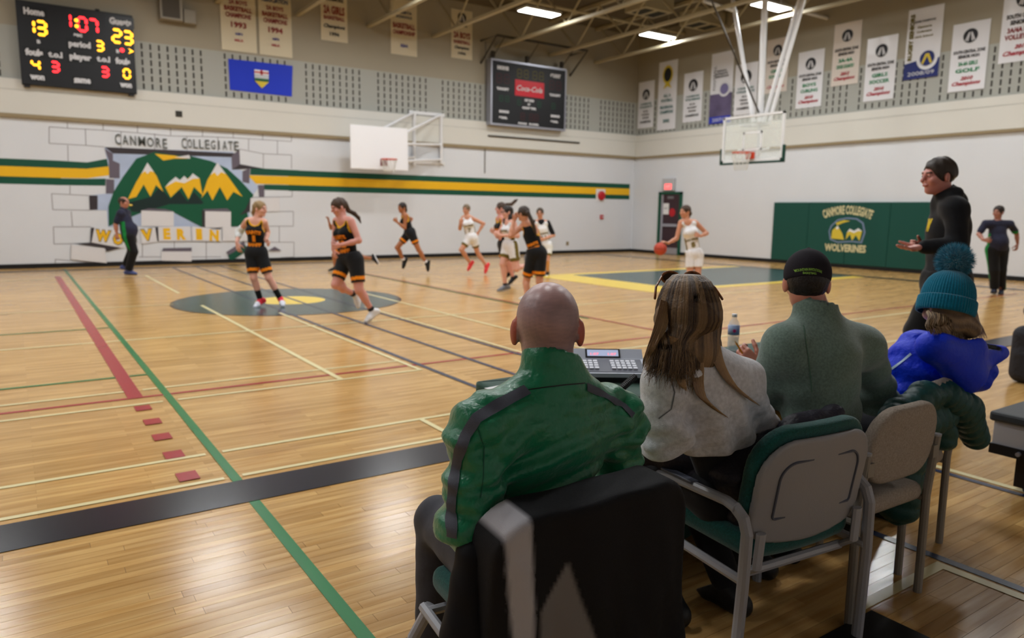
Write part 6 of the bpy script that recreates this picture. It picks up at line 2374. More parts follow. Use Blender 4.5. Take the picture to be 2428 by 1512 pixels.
mesh_obj('emblem', [em @ Vector((.05 * math.cos(a), .045 * math.sin(a), 0)) for a in np.linspace(0, 6.28, 9)[:-1]], [tuple(range(8))], m_dgreen, eq)
mesh_obj('emblem_peak', [em @ Vector(p) for p in ((-.01, -.03, .001), (.045, -.02, .001), (.03, .03, .001), (.01, 0, .001))], [(0, 1, 2, 3)], MATS['shield gold'], eq)
for xx in (-.04, .03):
    MB().lathe([(.008, 0), (.008, .01)], 8, em @ Matrix.Translation((xx, -.065, 0))).build('knob', m_black, eq)

# backpack by the sideline
bk = thing('backpack', 'dark backpack standing on the floor by the frame edge', 'backpack', (7.72, 2.85, 0))
bv = Vol(.05).rbox((7.78, 2.84, .27), (.17, .13, .26), .09).rbox((7.70, 2.80, .17), (.10, .13, .15), .06)
vol_obj('pack', bv, .012, mat('backpack nylon', rgb(36, 36, 42), .7, bump=(25, .5, .02)), bk)
MB().tube([(7.72, 2.84, .52), (7.72, 2.84, .58), (7.84, 2.84, .60), (7.88, 2.84, .53)], .018, 8).build('handle', mat('strap teal', rgb(30, 90, 96), .6), bk)
MB().tube([(7.60, 2.74, .38), (7.59, 2.76, .36), (7.64, 2.68, .36)], .008, 6).build('zip_pull', m_alu, bk)
MB().ball((7.80, 2.86, .66), .085, 14, 10, (1, 1, .85)).build('rolled_hat', m_black, bk, True)

# black mat under the chairs
mt_ = thing('floor_mat', 'flat black rubber mat on the floor behind the chairs', 'mat', (2.2, 1.1, 0))
MB().rbox((1.75, .35, PZ + .003), (2.65, 1.40, PZ + .011), .003, 1).build('mat_sheet', m_black, mt_)
# ------------------------------------------------------------------ people seated at the table
A = lambda v: np.array(v, float)
Yp = lambda px, py, Y: A(on_y(px, py, Y))


def ray_hit(vol, pxs, off=.003, near=.6):
    """first points of the picture rays on a volume"""
    dirs = np.array([tuple(ray(*q).normalized()) for q in pxs])
    o = A(CAM_POS)
    t = np.full(len(pxs), near)
    for _ in range(60):
        s = vol.dist(o + t[:, None] * dirs)
        t = np.minimum(t + np.clip(s - off, -.03, .2) * .85, 6)
    return o + t[:, None] * dirs


def ribbon(name, vol, path, width, material, root, off=.004, step=10):
    """band laid on a garment along a path of picture points; width in metres"""
    P = []
    for (x0, y0), (x1, y1) in zip(path[:-1], path[1:]):
        n = max(1, int(math.hypot(x1 - x0, y1 - y0) / step))
        for k in range(n):
            P.append((x0 + (x1 - x0) * k / n, y0 + (y1 - y0) * k / n))
    P.append(path[-1])
    C_ = ray_hit(vol, P, off)
    e = 1e-3
    N = np.stack([vol.dist(C_ + d) - vol.dist(C_ - d) for d in (A((e, 0, 0)), A((0, e, 0)), A((0, 0, e)))], -1)
    N /= np.maximum(1e-9, np.linalg.norm(N, axis=1))[:, None]
    T = np.gradient(C_, axis=0)
    T /= np.maximum(1e-9, np.linalg.norm(T, axis=1))[:, None]
    S = np.cross(N, T)
    S /= np.maximum(1e-9, np.linalg.norm(S, axis=1))[:, None]
    vs, fs = [], []
    for k in (-.5, -.25, 0, .25, .5):
        q = C_ + S * width * k
        d = vol.dist(q)
        vs.append(q - N * (d - off)[:, None])
    n = len(C_)
    V = np.concatenate(vs)
    for j in range(4):
        for i in range(n - 1):
            fs.append((j * n + i, j * n + i + 1, (j + 1) * n + i + 1, (j + 1) * n + i))
    return mesh_obj(name, V, fs, material, root, True)


def strands(name, root, curves, rad, cols, sides=4):
    """many thin tapering locks as one mesh"""
    Vs, Fs, Cs, b = [], [], [], 0
    for pts, c in zip(curves, cols):
        pts = np.array(pts)
        n = len(pts)
        T = np.gradient(pts, axis=0)
        T /= np.maximum(1e-9, np.linalg.norm(T, axis=1))[:, None]
        s = np.cross(T, A((.3, .5, .8)))
        s /= np.maximum(1e-9, np.linalg.norm(s, axis=1))[:, None]
        u = np.cross(s, T)
        for i in range(n):
            r = rad * (1 - .75 * (i / (n - 1)) ** 2)
            for k in range(sides):
                a = 6.283 * k / sides
                Vs.append(pts[i] + (s[i] * math.cos(a) + u[i] * math.sin(a)) * r)
                Cs.append(c)
        for i in range(n - 1):
            for k in range(sides):
                l = (k + 1) % sides
                Fs.append((b + i * sides + k, b + i * sides + l, b + (i + 1) * sides + l, b + (i + 1) * sides + k))
        b += n * sides
    o = fast_mesh(name, np.array(Vs), np.array(Fs), m_hairm, root, np.array(Cs, np.float32))
    tag(o, kind='stuff')
    return o


def spline(P, n):
    P = np.array(P, float)
    out = []
    m_ = len(P)
    for i in range(n):
        t = i / (n - 1) * (m_ - 1)
        k = min(int(t), m_ - 2)
        f = t - k
        p0, p1, p2, p3 = P[max(0, k - 1)], P[k], P[k + 1], P[min(m_ - 1, k + 2)]
        out.append(.5 * ((2 * p1) + (-p0 + p2) * f + (2 * p0 - 5 * p1 + 4 * p2 - p3) * f * f + (-p0 + 3 * p1 - 3 * p2 + p3) * f ** 3))
    return np.array(out)


def seated_body(root, g, skin, head_face, hs, hcolfn=None, headup=(0, 0, 1), s=1.0, bare_hands=('L', 'R'), thumb=None, curls=None, palms=None, neckto=None):
    """one skin: torso, limbs, head, hands"""
    pel = (g['hipL'] + g['hipR']) / 2
    up = nrm(g['neck'] - pel)
    lat = nrm(g['shL'] - g['shR'])
    front = nrm(np.cross(lat, up))
    b = Vol(.03)
    b.cap(pel + up * .05, g['chest'], .105 * s, .115 * s, .05, (front, .75))
    b.cap(g['shR'] * .8 + g['shL'] * .2, g['shL'] * .8 + g['shR'] * .2, .06 * s, .06 * s, .05)
    b.cap(g['chest'], g['neck'], .09 * s, .058 * s, .04)
    b.cap(g['neck'], g['neck'] * .4 + g['head'] * .6, .058 * s, .054 * s, .03)
    for q in 'LR':
        b.cap(g['sh' + q], g['el' + q], .048 * s, .038 * s).cap(g['el' + q], g['wr' + q], .038 * s, .026 * s)
        b.cap(g['hip' + q], g['kn' + q], .080 * s, .054 * s, .03).cap(g['kn' + q], g['an' + q], .052 * s, .034 * s)
    parts = []
    V, F = b.mesh(.014)
    parts.append((V, F, const(skin)(V)))
    B = head_basis(head_face, headup)
    hv = head_vol(g['head'], B, hs, g['neck'])
    V, F = hv.mesh(.0048)
    parts.append((V, F, (hcolfn or head_colours(g['head'], B, hs, skin))(V)))
    for q in bare_hands:
        wr, el = g['wr' + q], g['el' + q]
        d = nrm(g['hd' + q] - wr) if 'hd' + q in g else nrm(wr - el)
        hv2 = hand_vol(wr, d, (palms or {}).get(q, A((0, 0, -1))), (thumb or {}).get(q, lat if q == 'R' else -lat), 1.05 * s, (curls or {}).get(q, .5), .5)
        V, F = hv2.mesh(.0048)
        parts.append((V, F, const(skin)(V)))
    V, F, C_ = merge(parts)
    fast_mesh('body', V, F, m_skin, root, C_)
    return dict(pel=pel, up=up, lat=lat, front=front, B=B, L=lambda x, y, z: g['head'] + B @ (A((x, y, z)) * hs))


def trousers(root, g, col, s=1.0, name='trousers', h=.011, colfn=None, seat=.115):
    v = Vol(.04)
    pel = (g['hipL'] + g['hipR']) / 2
    v.cap(g['hipL'], g['hipR'], seat * s, seat * s, .05)
    for q in 'LR':
        v.cap(g['hip' + q], g['kn' + q], .098 * s, .074 * s, .04).cap(g['kn' + q], g['an' + q] * .94 + g['kn' + q] * .06, .076 * s, .062 * s, .03)
    v.warp(lambda P, D: .004 * noise3(P, 55, 3))
    for q in 'LR':
        shoe(root, g['an' + q], g['toe' + q], g['kn' + q], rgb(26, 26, 28), rgb(34, 34, 36), 1.05, .009)
    return vol_obj(name, v, h, m_cloth, root, colfn or const(col)), v


# ---- bald man in the green track jacket
pm = thing('person', 'bald man in a green track jacket seated behind the console', 'person', (1.10, 1.55, 0), 'people seated at the table')
g = dict(head=Yp(1298, 782, 1.52), neck=Yp(1314, 893, 1.49), shL=Yp(1145, 1012, 1.47), shR=Yp(1458, 985, 1.51), chest=A((1.125, 1.50, .90)), elL=Yp(1112, 1235, 1.44), wrL=A((.99, 1.72, .68)), elR=Yp(1462, 1190, 1.52), wrR=A((1.33, 1.80, .72)),
         hipL=A((1.02, 1.53, .55)), hipR=A((1.22, 1.54, .55)), knL=A((1.085, 2.01, .52)), knR=A((1.36, 2.01, .52)), anL=A((1.04, 1.96, .09)), anR=A((1.37, 1.98, .09)), toeL=A((1.02, 2.14, .03)), toeR=A((1.39, 2.16, .03)))
face1 = nrm(A((.58, .80, -.06)))
B1 = head_basis(face1)
HS1 = 1.09
skin1 = A(rgb(196, 138, 122)[:3])


def bald_col(V):
    q = (V - g['head']) @ B1 / HS1
    x, y, z = np.abs(q[:, 0]), q[:, 1], q[:, 2]
    base = head_colours(g['head'], B1, HS1, rgb(222, 176, 170))(V)
    # shaved hair: grey-violet shadow of stubble over sides and back, bare crown
    crown = np.clip((z - .070 + .35 * np.maximum(0, .0 - y) * 0) / .05, 0, 1) * np.clip(1 - x / .085, 0, 1) ** .5
    nape = np.clip((z + .075) / .035, 0, 1)
    earz = (x > .073) & (np.abs(z + .006) < .04) & (y > -.045) & (y < .03)
    st = nape * (1 - .85 * crown) * np.where(y > .045, 0, 1)
    n_ = noise3(V, 500, 5) * .12 + noise3(V, 60, 6) * .12
    st = np.clip(st * (.62 + n_), 0, 1)
    stub = A(rgb(112, 98, 108)[:3])
    out = base.copy()
    out[:, :3] = base[:, :3] * (1 - st[:, None]) + stub * st[:, None]
    red = A(rgb(176, 88, 72)[:3])
    out[earz, :3] = red
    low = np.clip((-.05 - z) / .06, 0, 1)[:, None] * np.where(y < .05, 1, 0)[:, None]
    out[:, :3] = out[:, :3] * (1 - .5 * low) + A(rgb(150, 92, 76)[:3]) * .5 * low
    return out


info = seated_body(pm, g, rgb(186, 126, 108), face1, HS1, bald_col)
# track jacket
jk = Vol(.04)
up1 = A((0, 0, 1.0))
jk.cap(A((1.10, 1.515, .62)), A((1.125, 1.50, .92)), .150, .172, .06, ((0, 1, 0), .70))
jk.cap(g['shR'] * .86 + g['shL'] * .14 - up1 * .02, g['shL'] * .86 + g['shR'] * .14 - up1 * .02, .082, .082, .06)
jk.cap(A((1.13, 1.50, .94)), g['neck'] - up1 * .02, .145, .085, .06, ((0, 1, 0), .8))
jk.cap(g['neck'] - up1 * .03, g['shL'] - up1 * .01, .068, .078, .05).cap(g['neck'] - up1 * .03, g['shR'] - up1 * .01, .068, .078, .05)
jk.cap(g['shL'], g['elL'], .080, .070, .035).cap(g['elL'], g['wrL'], .070, .044, .03)
jk.cap(g['shR'], g['elR'], .078, .066, .035).cap(g['elR'], g['wrR'], .066, .044, .03)
jk.cap(g['neck'] - up1 * .015, g['neck'] + up1 * .048 + A((-.012, .0, 0)), .086, .078, .02)
gap = Vol(0).cap(g['neck'] + up1 * .034, g['neck'] + up1 * .16, .060, .068)


def folds1(P, D):
    x, z = P[..., 0] - 1.12, P[..., 2]
    back = np.clip((1.62 - P[..., 1]) / .1, 0, 1)
    u = z * .92 - x * .38 + .018 * np.sin(x * 11 + z * 5)
    lowr = np.clip((1.07 - z) / .14, 0, 1) * np.clip((z - .60) / .05, 0, 1)
    f = .014 * lowr * np.sin(u * 66 + 1.4 * np.sin(x * 9)) * (.55 + .45 * np.sin(x * 13 + z * 17)) + .004 * np.sin(u * 140 + x * 30) * lowr
    f += .003 * np.sin(z * 120 + np.sin(x * 14) * 2) * np.clip((z - 1.0) / .06, 0, 1) * np.clip((1.10 - z) / .05, 0, 1)
    side = np.clip((np.abs(x) - .15) / .06, 0, 1)
    f += .005 * side * np.sin((z * .8 + x * .9) * 70)
    return f * back


jk.warp(folds1)
jk.sub(gap, .012)
jk.keep(A((0, 0, .60)), (0, 0, -1), .01)
m_track = mat('track jacket green', rgb(14, 118, 80), .32, spec=.55, sheen=.2, bump=(26, .4, .02))
tjo = vol_obj('track_jacket', jk, .0078, m_track, pm)
m_pipe = mat('jacket grey band', rgb(74, 76, 88), .6, bump=(500, .4, .002))
ribbon('shoulder_band', jk, [(1251, 921), (1190, 954), (1130, 990), (1103, 1032), (1084, 1085), (1074, 1140), (1068, 1200), (1070, 1275)], .030, m_pipe, tjo)
ribbon('shoulder_band', jk, [(1393, 916), (1440, 938), (1480, 962), (1502, 985)], .022, m_pipe, tjo)
ribbon('collar_seam', jk, [(1240, 925), (1290, 918), (1340, 912), (1388, 908)], .003, m_black, tjo, .003)
ribbon('sleeve_seam', jk, [(1127, 1003), (1148, 1060), (1146, 1130), (1140, 1180)], .0025, m_dgreen, tjo, .003)


def pantcol(V):
    q = V[:, 0] - (1.03 + (V[:, 1] - 1.5) * .13)
    k = (soft(q - .02) * soft(.075 - q) * (V[:, 2] > .35) * (V[:, 0] < 1.2))[:, None]
    return (np.array(rgb(58, 58, 66)) * (1 - k) + np.array(rgb(120, 120, 126)) * k).astype(np.float32)


trousers(pm, g, None, 1.0, 'trousers', .010, pantcol)

# ---- long haired woman in the grey fleece
pw = thing('person', 'long haired woman in a pale grey fleece seated in the grey armchair', 'person', (1.98, 1.65, 0), 'people seated at the table')
g = dict(head=Yp(1628, 748, 1.62), neck=Yp(1650, 850, 1.59), shL=Yp(1577, 905, 1.59), shR=Yp(1762, 905, 1.60), chest=A((1.86, 1.60, .92)), elL=Yp(1572, 1035, 1.60), wrL=A((1.80, 1.88, .70)), elR=Yp(1782, 1010, 1.62), wrR=A((2.08, 1.92, .72)),
         hipL=A((1.98, 1.62, .56)), hipR=A((2.15, 1.63, .56)), knL=A((1.99, 2.03, .52)), knR=A((2.22, 2.03, .52)), anL=A((1.95, 1.80, .09)), anR=A((2.20, 1.72, .09)), toeL=A((1.95, 1.98, .03)), toeR=A((2.22, 1.90, .03)))
HSW = 1.0
fw = nrm(A((.55, .82, -.05)))
infw = seated_body(pw, g, rgb(216, 160, 140), fw, HSW)
sw = Vol(.05)
sw.cap(A((2.01, 1.61, .66)), A((1.865, 1.60, .94)), .150, .158, .06, ((0, 1, 0), .68))
sw.cap(g['shR'] * .88 + g['shL'] * .12 - up1 * .015, g['shL'] * .88 + g['shR'] * .12 - up1 * .015, .075, .075, .06)
sw.cap(A((1.845, 1.59, .96)), g['neck'] - up1 * .02, .125, .07, .06, ((0, 1, 0), .8))
sw.cap(g['neck'] - up1 * .035, g['shL'], .062, .07, .05).cap(g['neck'] - up1 * .035, g['shR'], .062, .07, .05)
sw.cap(g['shL'], g['elL'], .074, .078, .03).cap(g['elL'], g['wrL'], .074, .045, .03)
sw.cap(g['shR'], g['elR'], .074, .074, .03).cap(g['elR'], g['wrR'], .074, .045, .03)


def foldsw(P, D):
    x, z = P[..., 0] - 1.88, P[..., 2]
    low = np.clip((1.0 - z) / .15, 0, 1)
    f = .013 * low * np.sin((z * .7 + x * .9) * 44 + 1.5 * np.sin(x * 12)) + .007 * noise3(P, 34, 9) + .004 * low * np.sin((z - x * .6) * 90)
    arm = np.clip((.10 - np.abs(x + .19)) / .05, 0, 1)
    return f + .007 * arm * np.sin(z * 62 + x * 20)


sw.warp(foldsw)
sw.keep(A((1.9, 1.5, .735)), (.12, 0, -1), .02)
m_fleece = mat('grey fleece', rgb(214, 214, 220), .95, spec=.1, sheen=.4, noise=(70, .16), bump=(240, .5, .003))
swo = vol_obj('fleece_sweater', sw, .0085, m_fleece, pw)
ribbon('armhole_seam', sw, [(1588, 885), (1600, 930), (1592, 970), (1562, 992)], .004, mat('seam grey', rgb(120, 120, 126), .9), swo, .002)
trousers(pw, g, rgb(22, 22, 26), .95, 'trousers', .012)
us = Vol(.04).cap(A((2.06, 1.62, .60)), A((1.965, 1.615, .75)), .134, .126, .05, ((0, 1, 0), .68))
vol_obj('undershirt', us, .012, m_cloth, pw, const(rgb(24, 24, 28)))
# hair: full cap and long locks
Lw = infw['L']
hv = Vol(.03)
hv.ell(Lw(0, -.016, .034), A((.090, .108, .095)) * HSW, infw['B'])
hv.sub(Vol(0).ell(Lw(0, .13, -.05), A((.080, .10, .12)), infw['B']), .01)
hv.cap(Lw(0, -.05, 0), Lw(.0, -.07, -.10), .095, .080, .04, (tuple(infw['B'][:, 1]), .6))
hv.cap(Lw(-.045, -.02, -.02), Lw(-.062, -.045, -.17), .062, .030, .03).cap(Lw(.045, -.02, -.02), Lw(.058, -.05, -.15), .06, .030, .03)
hv.warp(lambda P, D: .0010 * np.sin(np.arctan2((P - g['head']) @ infw['B'][:, 1], (P - g['head']) @ infw['B'][:, 0]) * 60) + .0025 * noise3(P, 50, 4))
hdark, hmid, hlight = A(rgb(60, 46, 38)[:3]), A(rgb(112, 84, 60)[:3]), A(rgb(176, 142, 100)[:3])


def wcol(V):
    q = (V - g['head']) @ infw['B']
    an = np.arctan2(q[:, 0], -q[:, 1])
    n_ = .5 + .5 * np.sin(an * 19 + 1.4 * np.sin(an * 7)) * .8 + .25 * np.sin(an * 53 + q[:, 2] * 8)
    mix = np.clip(n_ - .25 + np.clip((-q[:, 2]) / .25, 0, .45), 0, 1)[:, None]
    C_ = np.ones((len(V), 4), np.float32)
    C_[:, :3] = hdark * (1 - mix) + (hmid * .55 + hlight * .45) * mix
    return C_


vol_obj('hair', hv, .0055, m_hairm, pw, wcol)
rw = random.Random(3)
curves, cols = [], []
vols = [sw]
for k in range(1000):
    an = rw.uniform(-1.9, 1.9)                # round the back of the head
    top = Lw(.015 * rw.uniform(-1, 1), .02 + .03 * rw.uniform(-1, 1), .131)
    a1 = Lw(math.sin(an) * .058, -.008 - math.cos(an) * .066, .123)
    a2 = Lw(math.sin(an) * .097, -.018 - math.cos(an) * .115, .050)
    a3 = Lw(math.sin(an) * .103, -.022 - math.cos(an) * .114, -.02)
    f_ = an / 1.9
    xx = 1630 + 78 * f_
    Ye = 1.522 + .07 * f_ * f_
    e0 = Yp(xx + rw.uniform(-5, 5), 812, Ye)
    e1 = Yp(xx + 10 * f_ * abs(f_) + rw.uniform(-8, 8), 862 + rw.uniform(-8, 8), Ye - .016)
    e2 = Yp(xx + 26 * f_ * abs(f_) + rw.uniform(-14, 14), 918 + rw.uniform(-25, 25) - 22 * abs(f_), Ye - .024)
    L_ = rw.uniform(.1, 1.0)
    e2 = e1 + (e2 - e1) * L_
    curves.append(spline([top, a1, a2, a3, e0, e1, e2], 16))
    t_ = np.clip(.38 + .34 * math.sin(an * 9 + 1.2 * math.sin(an * 23)) + rw.uniform(-.22, .22), 0, 1)
    cc = hdark * (1 - t_) + (hmid * .4 + hlight * .6) * t_
    cols.append((*cc, 1))
# the long locks down the back, lying on the fleece and sweeping to the side
locks_ = []
for (path, n) in (([(1648, 780, 1.525), (1655, 860, 1.505), (1660, 930, 1.49), (1690, 965, 1.485), (1722, 988, 1.485)], 110), ([(1690, 790, 1.53), (1700, 850, 1.51), (1730, 905, 1.495), (1770, 940, 1.49), (1795, 958, 1.49)], 110),
                  ([(1600, 800, 1.53), (1608, 860, 1.51), (1614, 905, 1.50), (1622, 925, 1.50)], 50), ([(1580, 715, 1.60), (1566, 775, 1.58), (1546, 830, 1.57), (1536, 858, 1.57), (1530, 880, 1.57)], 60)):
    for k in range(n):
        sp_ = rw.uniform(-1, 1)
        locks_.append((path, [(x + sp_ * 15 * (1 - .55 * i / len(path)) + rw.uniform(-2, 2), y + sp_ * 5) for i, (x, y, Y) in enumerate(path)], sp_))
plain = Vol(.05)
plain.ops = [o_ for o_ in sw.ops if o_[0] != 'fn']
on_all = ray_hit(plain, [q for l_ in locks_ for q in l_[1]], .014)
pos = 0
for path, px_, sp_ in locks_:
    on = on_all[pos:pos + len(px_)]
    pos += len(px_)
    P = []
    for i, (x, y, Y) in enumerate(path):
        P.append(Yp(px_[i][0], px_[i][1], Y) if (y < 850 or on[i][1] > Y + .06) else on[i])
    P[-1] = P[-2] + (P[-1] - P[-2]) * rw.uniform(.4, 1.0)
    curves.append(spline(P, 14))
    t_ = np.clip(.45 + .4 * sp_ + rw.uniform(-.2, .2), 0, 1)
    cc = hmid * (1 - t_) + hlight * t_
    cols.append((*cc, 1))
strands('hair_strands', pw, curves, .0016, cols)
# sunglasses pushed up on the hair
sg = thing('sunglasses', 'tortoiseshell sunglasses pushed up on the woman\'s hair', 'sunglasses', tuple(Lw(0, .05, .13)))
m_tort = mat('tortoiseshell', rgb(128, 76, 42), .25, noise=(90, .5))
gm = MB()
for q in (-1, 1):
    gm.tube([Lw(q * .036 + .030 * math.cos(t), .086 + .010 * math.sin(t), .118 + .020 * math.sin(t)) for t in np.linspace(0, 6.283, 17)[:-1]], .0045, 6, closed=True)
gm.tube([Lw(-.010, .090, .122), Lw(.010, .090, .122)], .004, 6)
gm.build('frame', m_tort, sg, True)
for q in (-1, 1):
    MB().tube([Lw(q * .066, .084, .122), Lw(q * .096, .03, .090), Lw(q * .108, -.02, .055)], .004, 6).build('temple', m_tort, sg, True)
    MB().add([Lw(q * .036 + .028 * math.cos(t), .087 + .009 * math.sin(t), .1185 + .018 * math.sin(t)) for t in np.linspace(0, 6.283, 13)[:-1]], [tuple(range(12))]).build('lens', mat('lens brown', rgb(60, 44, 36), .1), sg)

# ---- man in the dark cap and green-grey fleece
p3 = thing('person', 'man in a dark cap and moss green fleece holding a pencil', 'person', (2.62, 1.72, 0), 'people seated at the table')
g = dict(head=Yp(1912, 672, 1.72), neck=Yp(1938, 758, 1.67), shL=Yp(1862, 822, 1.68), shR=Yp(2045, 822, 1.66), chest=A((2.57, 1.64, .90)), elL=Yp(1812, 925, 1.80), wrL=Yp(1803, 872, 2.08), hdL=Yp(1768, 845, 2.14), elR=Yp(2085, 945, 1.70), wrR=A((2.75, 2.08, .80)),
         hipL=A((2.52, 1.66, .55)), hipR=A((2.74, 1.66, .55)), knL=A((2.50, 2.03, .53)), knR=A((2.82, 2.03, .53)), anL=A((2.52, 1.85, .09)), anR=A((2.75, 1.88, .09)), toeL=A((2.50, 2.03, .03)), toeR=A((2.76, 2.06, .03)))
HS3 = 1.0
f3 = nrm(A((.72, .68, -.12)))
inf3 = seated_body(p3, g, rgb(196, 128, 108), f3, HS3, None, thumb={'L': (0, 0, 1.0), 'R': (-1, 0, 0)}, curls={'L': .85, 'R': .5}, palms={'L': tuple(HEAD_RIGHT)})
L3 = inf3['L']
fl3 = Vol(.05)
fl3.cap(A((2.62, 1.64, .66)), A((2.57, 1.645, .94)), .175, .180, .07, ((0, 1, 0), .72))
fl3.cap(g['shR'] * .86 + g['shL'] * .14 - up1 * .02, g['shL'] * .86 + g['shR'] * .14 - up1 * .02, .088, .088, .07)
fl3.cap(A((2.57, 1.64, .98)), g['neck'] - up1 * .02, .14, .08, .06, ((0, 1, 0), .85))
fl3.cap(g['neck'] - up1 * .03, g['shL'], .07, .082, .06).cap(g['neck'] - up1 * .03, g['shR'], .07, .082, .06)
fl3.cap(g['shL'], g['elL'], .084, .070, .04).cap(g['elL'], g['wrL'] * .9 + g['elL'] * .1, .070, .046, .03)
fl3.cap(g['shR'], g['elR'], .084, .074, .04).cap(g['elR'], g['wrR'], .072, .046, .03)
fl3.cap(g['neck'] - up1 * .03, g['neck'] + up1 * .044 + A((-.008, .004, 0)), .090, .083, .02)
fl3.warp(lambda P, D: .006 * noise3(P, 26, 12) + .008 * np.clip((.98 - P[..., 2]) / .2, 0, 1) * np.sin((P[..., 2] * .9 - P[..., 0] * .5) * 48 + np.sin(P[..., 0] * 9)))
fl3.sub(Vol(0).cap(g['neck'] + up1 * .022, g['neck'] + up1 * .17, .066, .072), .006)
fl3.keep(A((0, 0, .64)), (0, 0, -1), .02)
m_moss = mat('moss fleece', rgb(106, 126, 116), .95, spec=.1, sheen=.35, noise=(110, .22), bump=(260, .5, .003))
flo = vol_obj('fleece_sweater', fl3, .0095, m_moss, p3)
ribbon('back_seam', fl3, [(1905, 770), (1918, 850), (1925, 930)], .004, mat('seam moss', rgb(86, 118, 100), .9), flo, .002)
_, tv3 = trousers(p3, g, rgb(20, 20, 24), 1.0, 'trousers', .012)
m_legprint = mat('leg print gold', rgb(150, 112, 40), .7)
# short hair under the cap
h3 = Vol(.02)
h3.ell(L3(0, -.016, .02), A((.081, .100, .090)), inf3['B'])
h3.sub(Vol(0).ell(L3(0, .125, -.045), A((.080, .105, .115)), inf3['B']), .01)
h3.keep(L3(0, 0, -.075), inf3['B'] @ A((0, -.2, -1)), .012)
h3.sub(Vol(0).ell(L3(.092, -.010, -.012), A((.03, .024, .034)), inf3['B']).ell(L3(-.092, -.010, -.012), A((.03, .024, .034)), inf3['B']), .006)
h3.warp(lambda P, D: .002 * noise3(P, 200, 8))
vol_obj('hair', h3, .006, m_hairm, p3, const(rgb(30, 25, 24)))
cp = Vol(.02)
cp.ell(L3(0, -.012, .038), A((.088, .107, .098)), inf3['B'])
cp.keep(L3(0, -.02, .006), inf3['B'] @ A((0, -.18, -1)), .006)
cp.ell(L3(0, -.012, .136), A((.008, .008, .006)), inf3['B'], .006)
brim = Vol(0)
cp.cap(L3(-.045, .11, .012), L3(.045, .11, .012), .022, .022, .03, (tuple(inf3['B'][:, 2]), .35)).cap(L3(-.03, .15, .004), L3(.03, .15, .004), .022, .022, .03, (tuple(inf3['B'][:, 2]), .35))
m_cap = mat('cap cotton', rgb(38, 34, 40), .85, spec=.15, bump=(300, .4, .002))
capo = thing('baseball_cap', 'dark baseball cap with lime lettering on the man\'s head', 'cap', tuple(L3(0, 0, .02)))
cpo = vol_obj('crown', cp, .006, m_cap, capo)
bc3 = L3(0, -.16, .045)
rx3 = nrm(A(HEAD_RIGHT))
decal('lettering', cp, tuple(bc3 - A((0, 0, .0))), tuple(rx3), (0, 0, 1), 'MOUNTAIN INVITATIONAL', .092, .010, mat('lime thread', rgb(150, 200, 80), .7), cpo, .002, .12, .002, .11)
decal('lettering', cp, tuple(bc3 - A((0, 0, .014))), tuple(rx3), (0, 0, 1), 'BASKETBALL', .045, .008, MATS['lime thread'], cpo, .002, .12, .002)
tb = ray_hit(cp, [(1948, 686)], .002)[0]
TM = frame(tuple(tb), tuple(rx3), (0, 0, 1))
MB().box((-.008, -.012, -.004), (.006, .010, .002), TM).build('side_tag', m_alu, capo)
MB().box((.000, -.012, .002), (.007, .010, .003), TM).build('side_tag', mat('tag orange', rgb(230, 150, 60), .5), capo)
# pencil in his hand
hp = g['wrL'] + nrm(g['hdL'] - g['wrL']) * .095
pc_ = thing('pencil', 'orange pencil held upright by the man in the cap', 'pencil', tuple(hp))
tip = Yp(1751, 822, 2.16)
q_ = hp + nrm(A(tip) - hp) * .07
MB().tube([hp - nrm(A(tip) - hp) * .05, q_], .0042, 6).build('shaft', mat('pencil orange', rgb(240, 160, 30), .4), pc_)
MB().tube([q_, q_ + nrm(A(tip) - hp) * .012], [.0042, .0012], 6).build('point', mat('pencil wood', rgb(220, 190, 140), .6), pc_)

# black garment with gold letters between the woman and the man
lg = thing('team_hoodie', 'black team hoodie with gold letters lying between two sitters', 'hoodie', (2.36, 1.78, .5))
lv = Vol(.05)
lv.cap(Yp(1845, 985, 1.80), Yp(1850, 1060, 1.72), .085, .09, .05).cap(Yp(1815, 960, 1.86), Yp(1880, 975, 1.80), .06, .07, .05).cap(Yp(1850, 1060, 1.72), Yp(1840, 1180, 1.75), .09, .08)
lv.warp(lambda P, D: .006 * noise3(P, 40, 15))
vol_obj('cloth', lv, .01, mat('black jersey cloth', rgb(20, 20, 24), .85), lg)
lc = ray_hit(lv, [(1838, 968)], .004)[0]
decal('lettering', lv, tuple(lc), tuple(A(HEAD_RIGHT) + A((0, 0, .15))), (-.1, -.05, 1), 'OL', .10, .075, m_legprint, lg, .006, .15, .004)

# ---- person in the teal beanie and blue jacket
pb = thing('person', 'person in a teal pompom beanie and royal blue hooded jacket', 'person', (3.40, 1.80, 0), 'people seated at the table')
g = dict(head=Yp(2243, 728, 1.60), neck=Yp(2250, 822, 1.60), shL=Yp(2165, 868, 1.72), shR=Yp(2315, 880, 1.58), chest=A((3.46, 1.68, .82)), elL=Yp(2125, 890, 1.92), wrL=A((3.35, 2.12, .80)), elR=A((3.86, 1.80, .66)), wrR=A((3.75, 2.05, .74)),
         hipL=A((3.30, 1.75, .55)), hipR=A((3.52, 1.72, .55)), knL=A((3.20, 2.04, .52)), knR=A((3.55, 2.05, .52)), anL=A((3.22, 1.88, .09)), anR=A((3.56, 1.90, .09)), toeL=A((3.20, 2.05, .03)), toeR=A((3.57, 2.07, .03)))
HSB = 1.0
fb = nrm(A((.30, .90, -.25)))
infb = seated_body(pb, g, rgb(222, 168, 152), fb, HSB, s=.92)
Lb = infb['L']
bj = Vol(.05)
bj.cap(A((3.44, 1.70, .58)), A((3.46, 1.68, .82)), .165, .165, .07, ((0, 1, 0), .8))
bj.cap(g['shR'] * .85 + g['shL'] * .15, g['shL'] * .85 + g['shR'] * .15, .088, .088, .07)
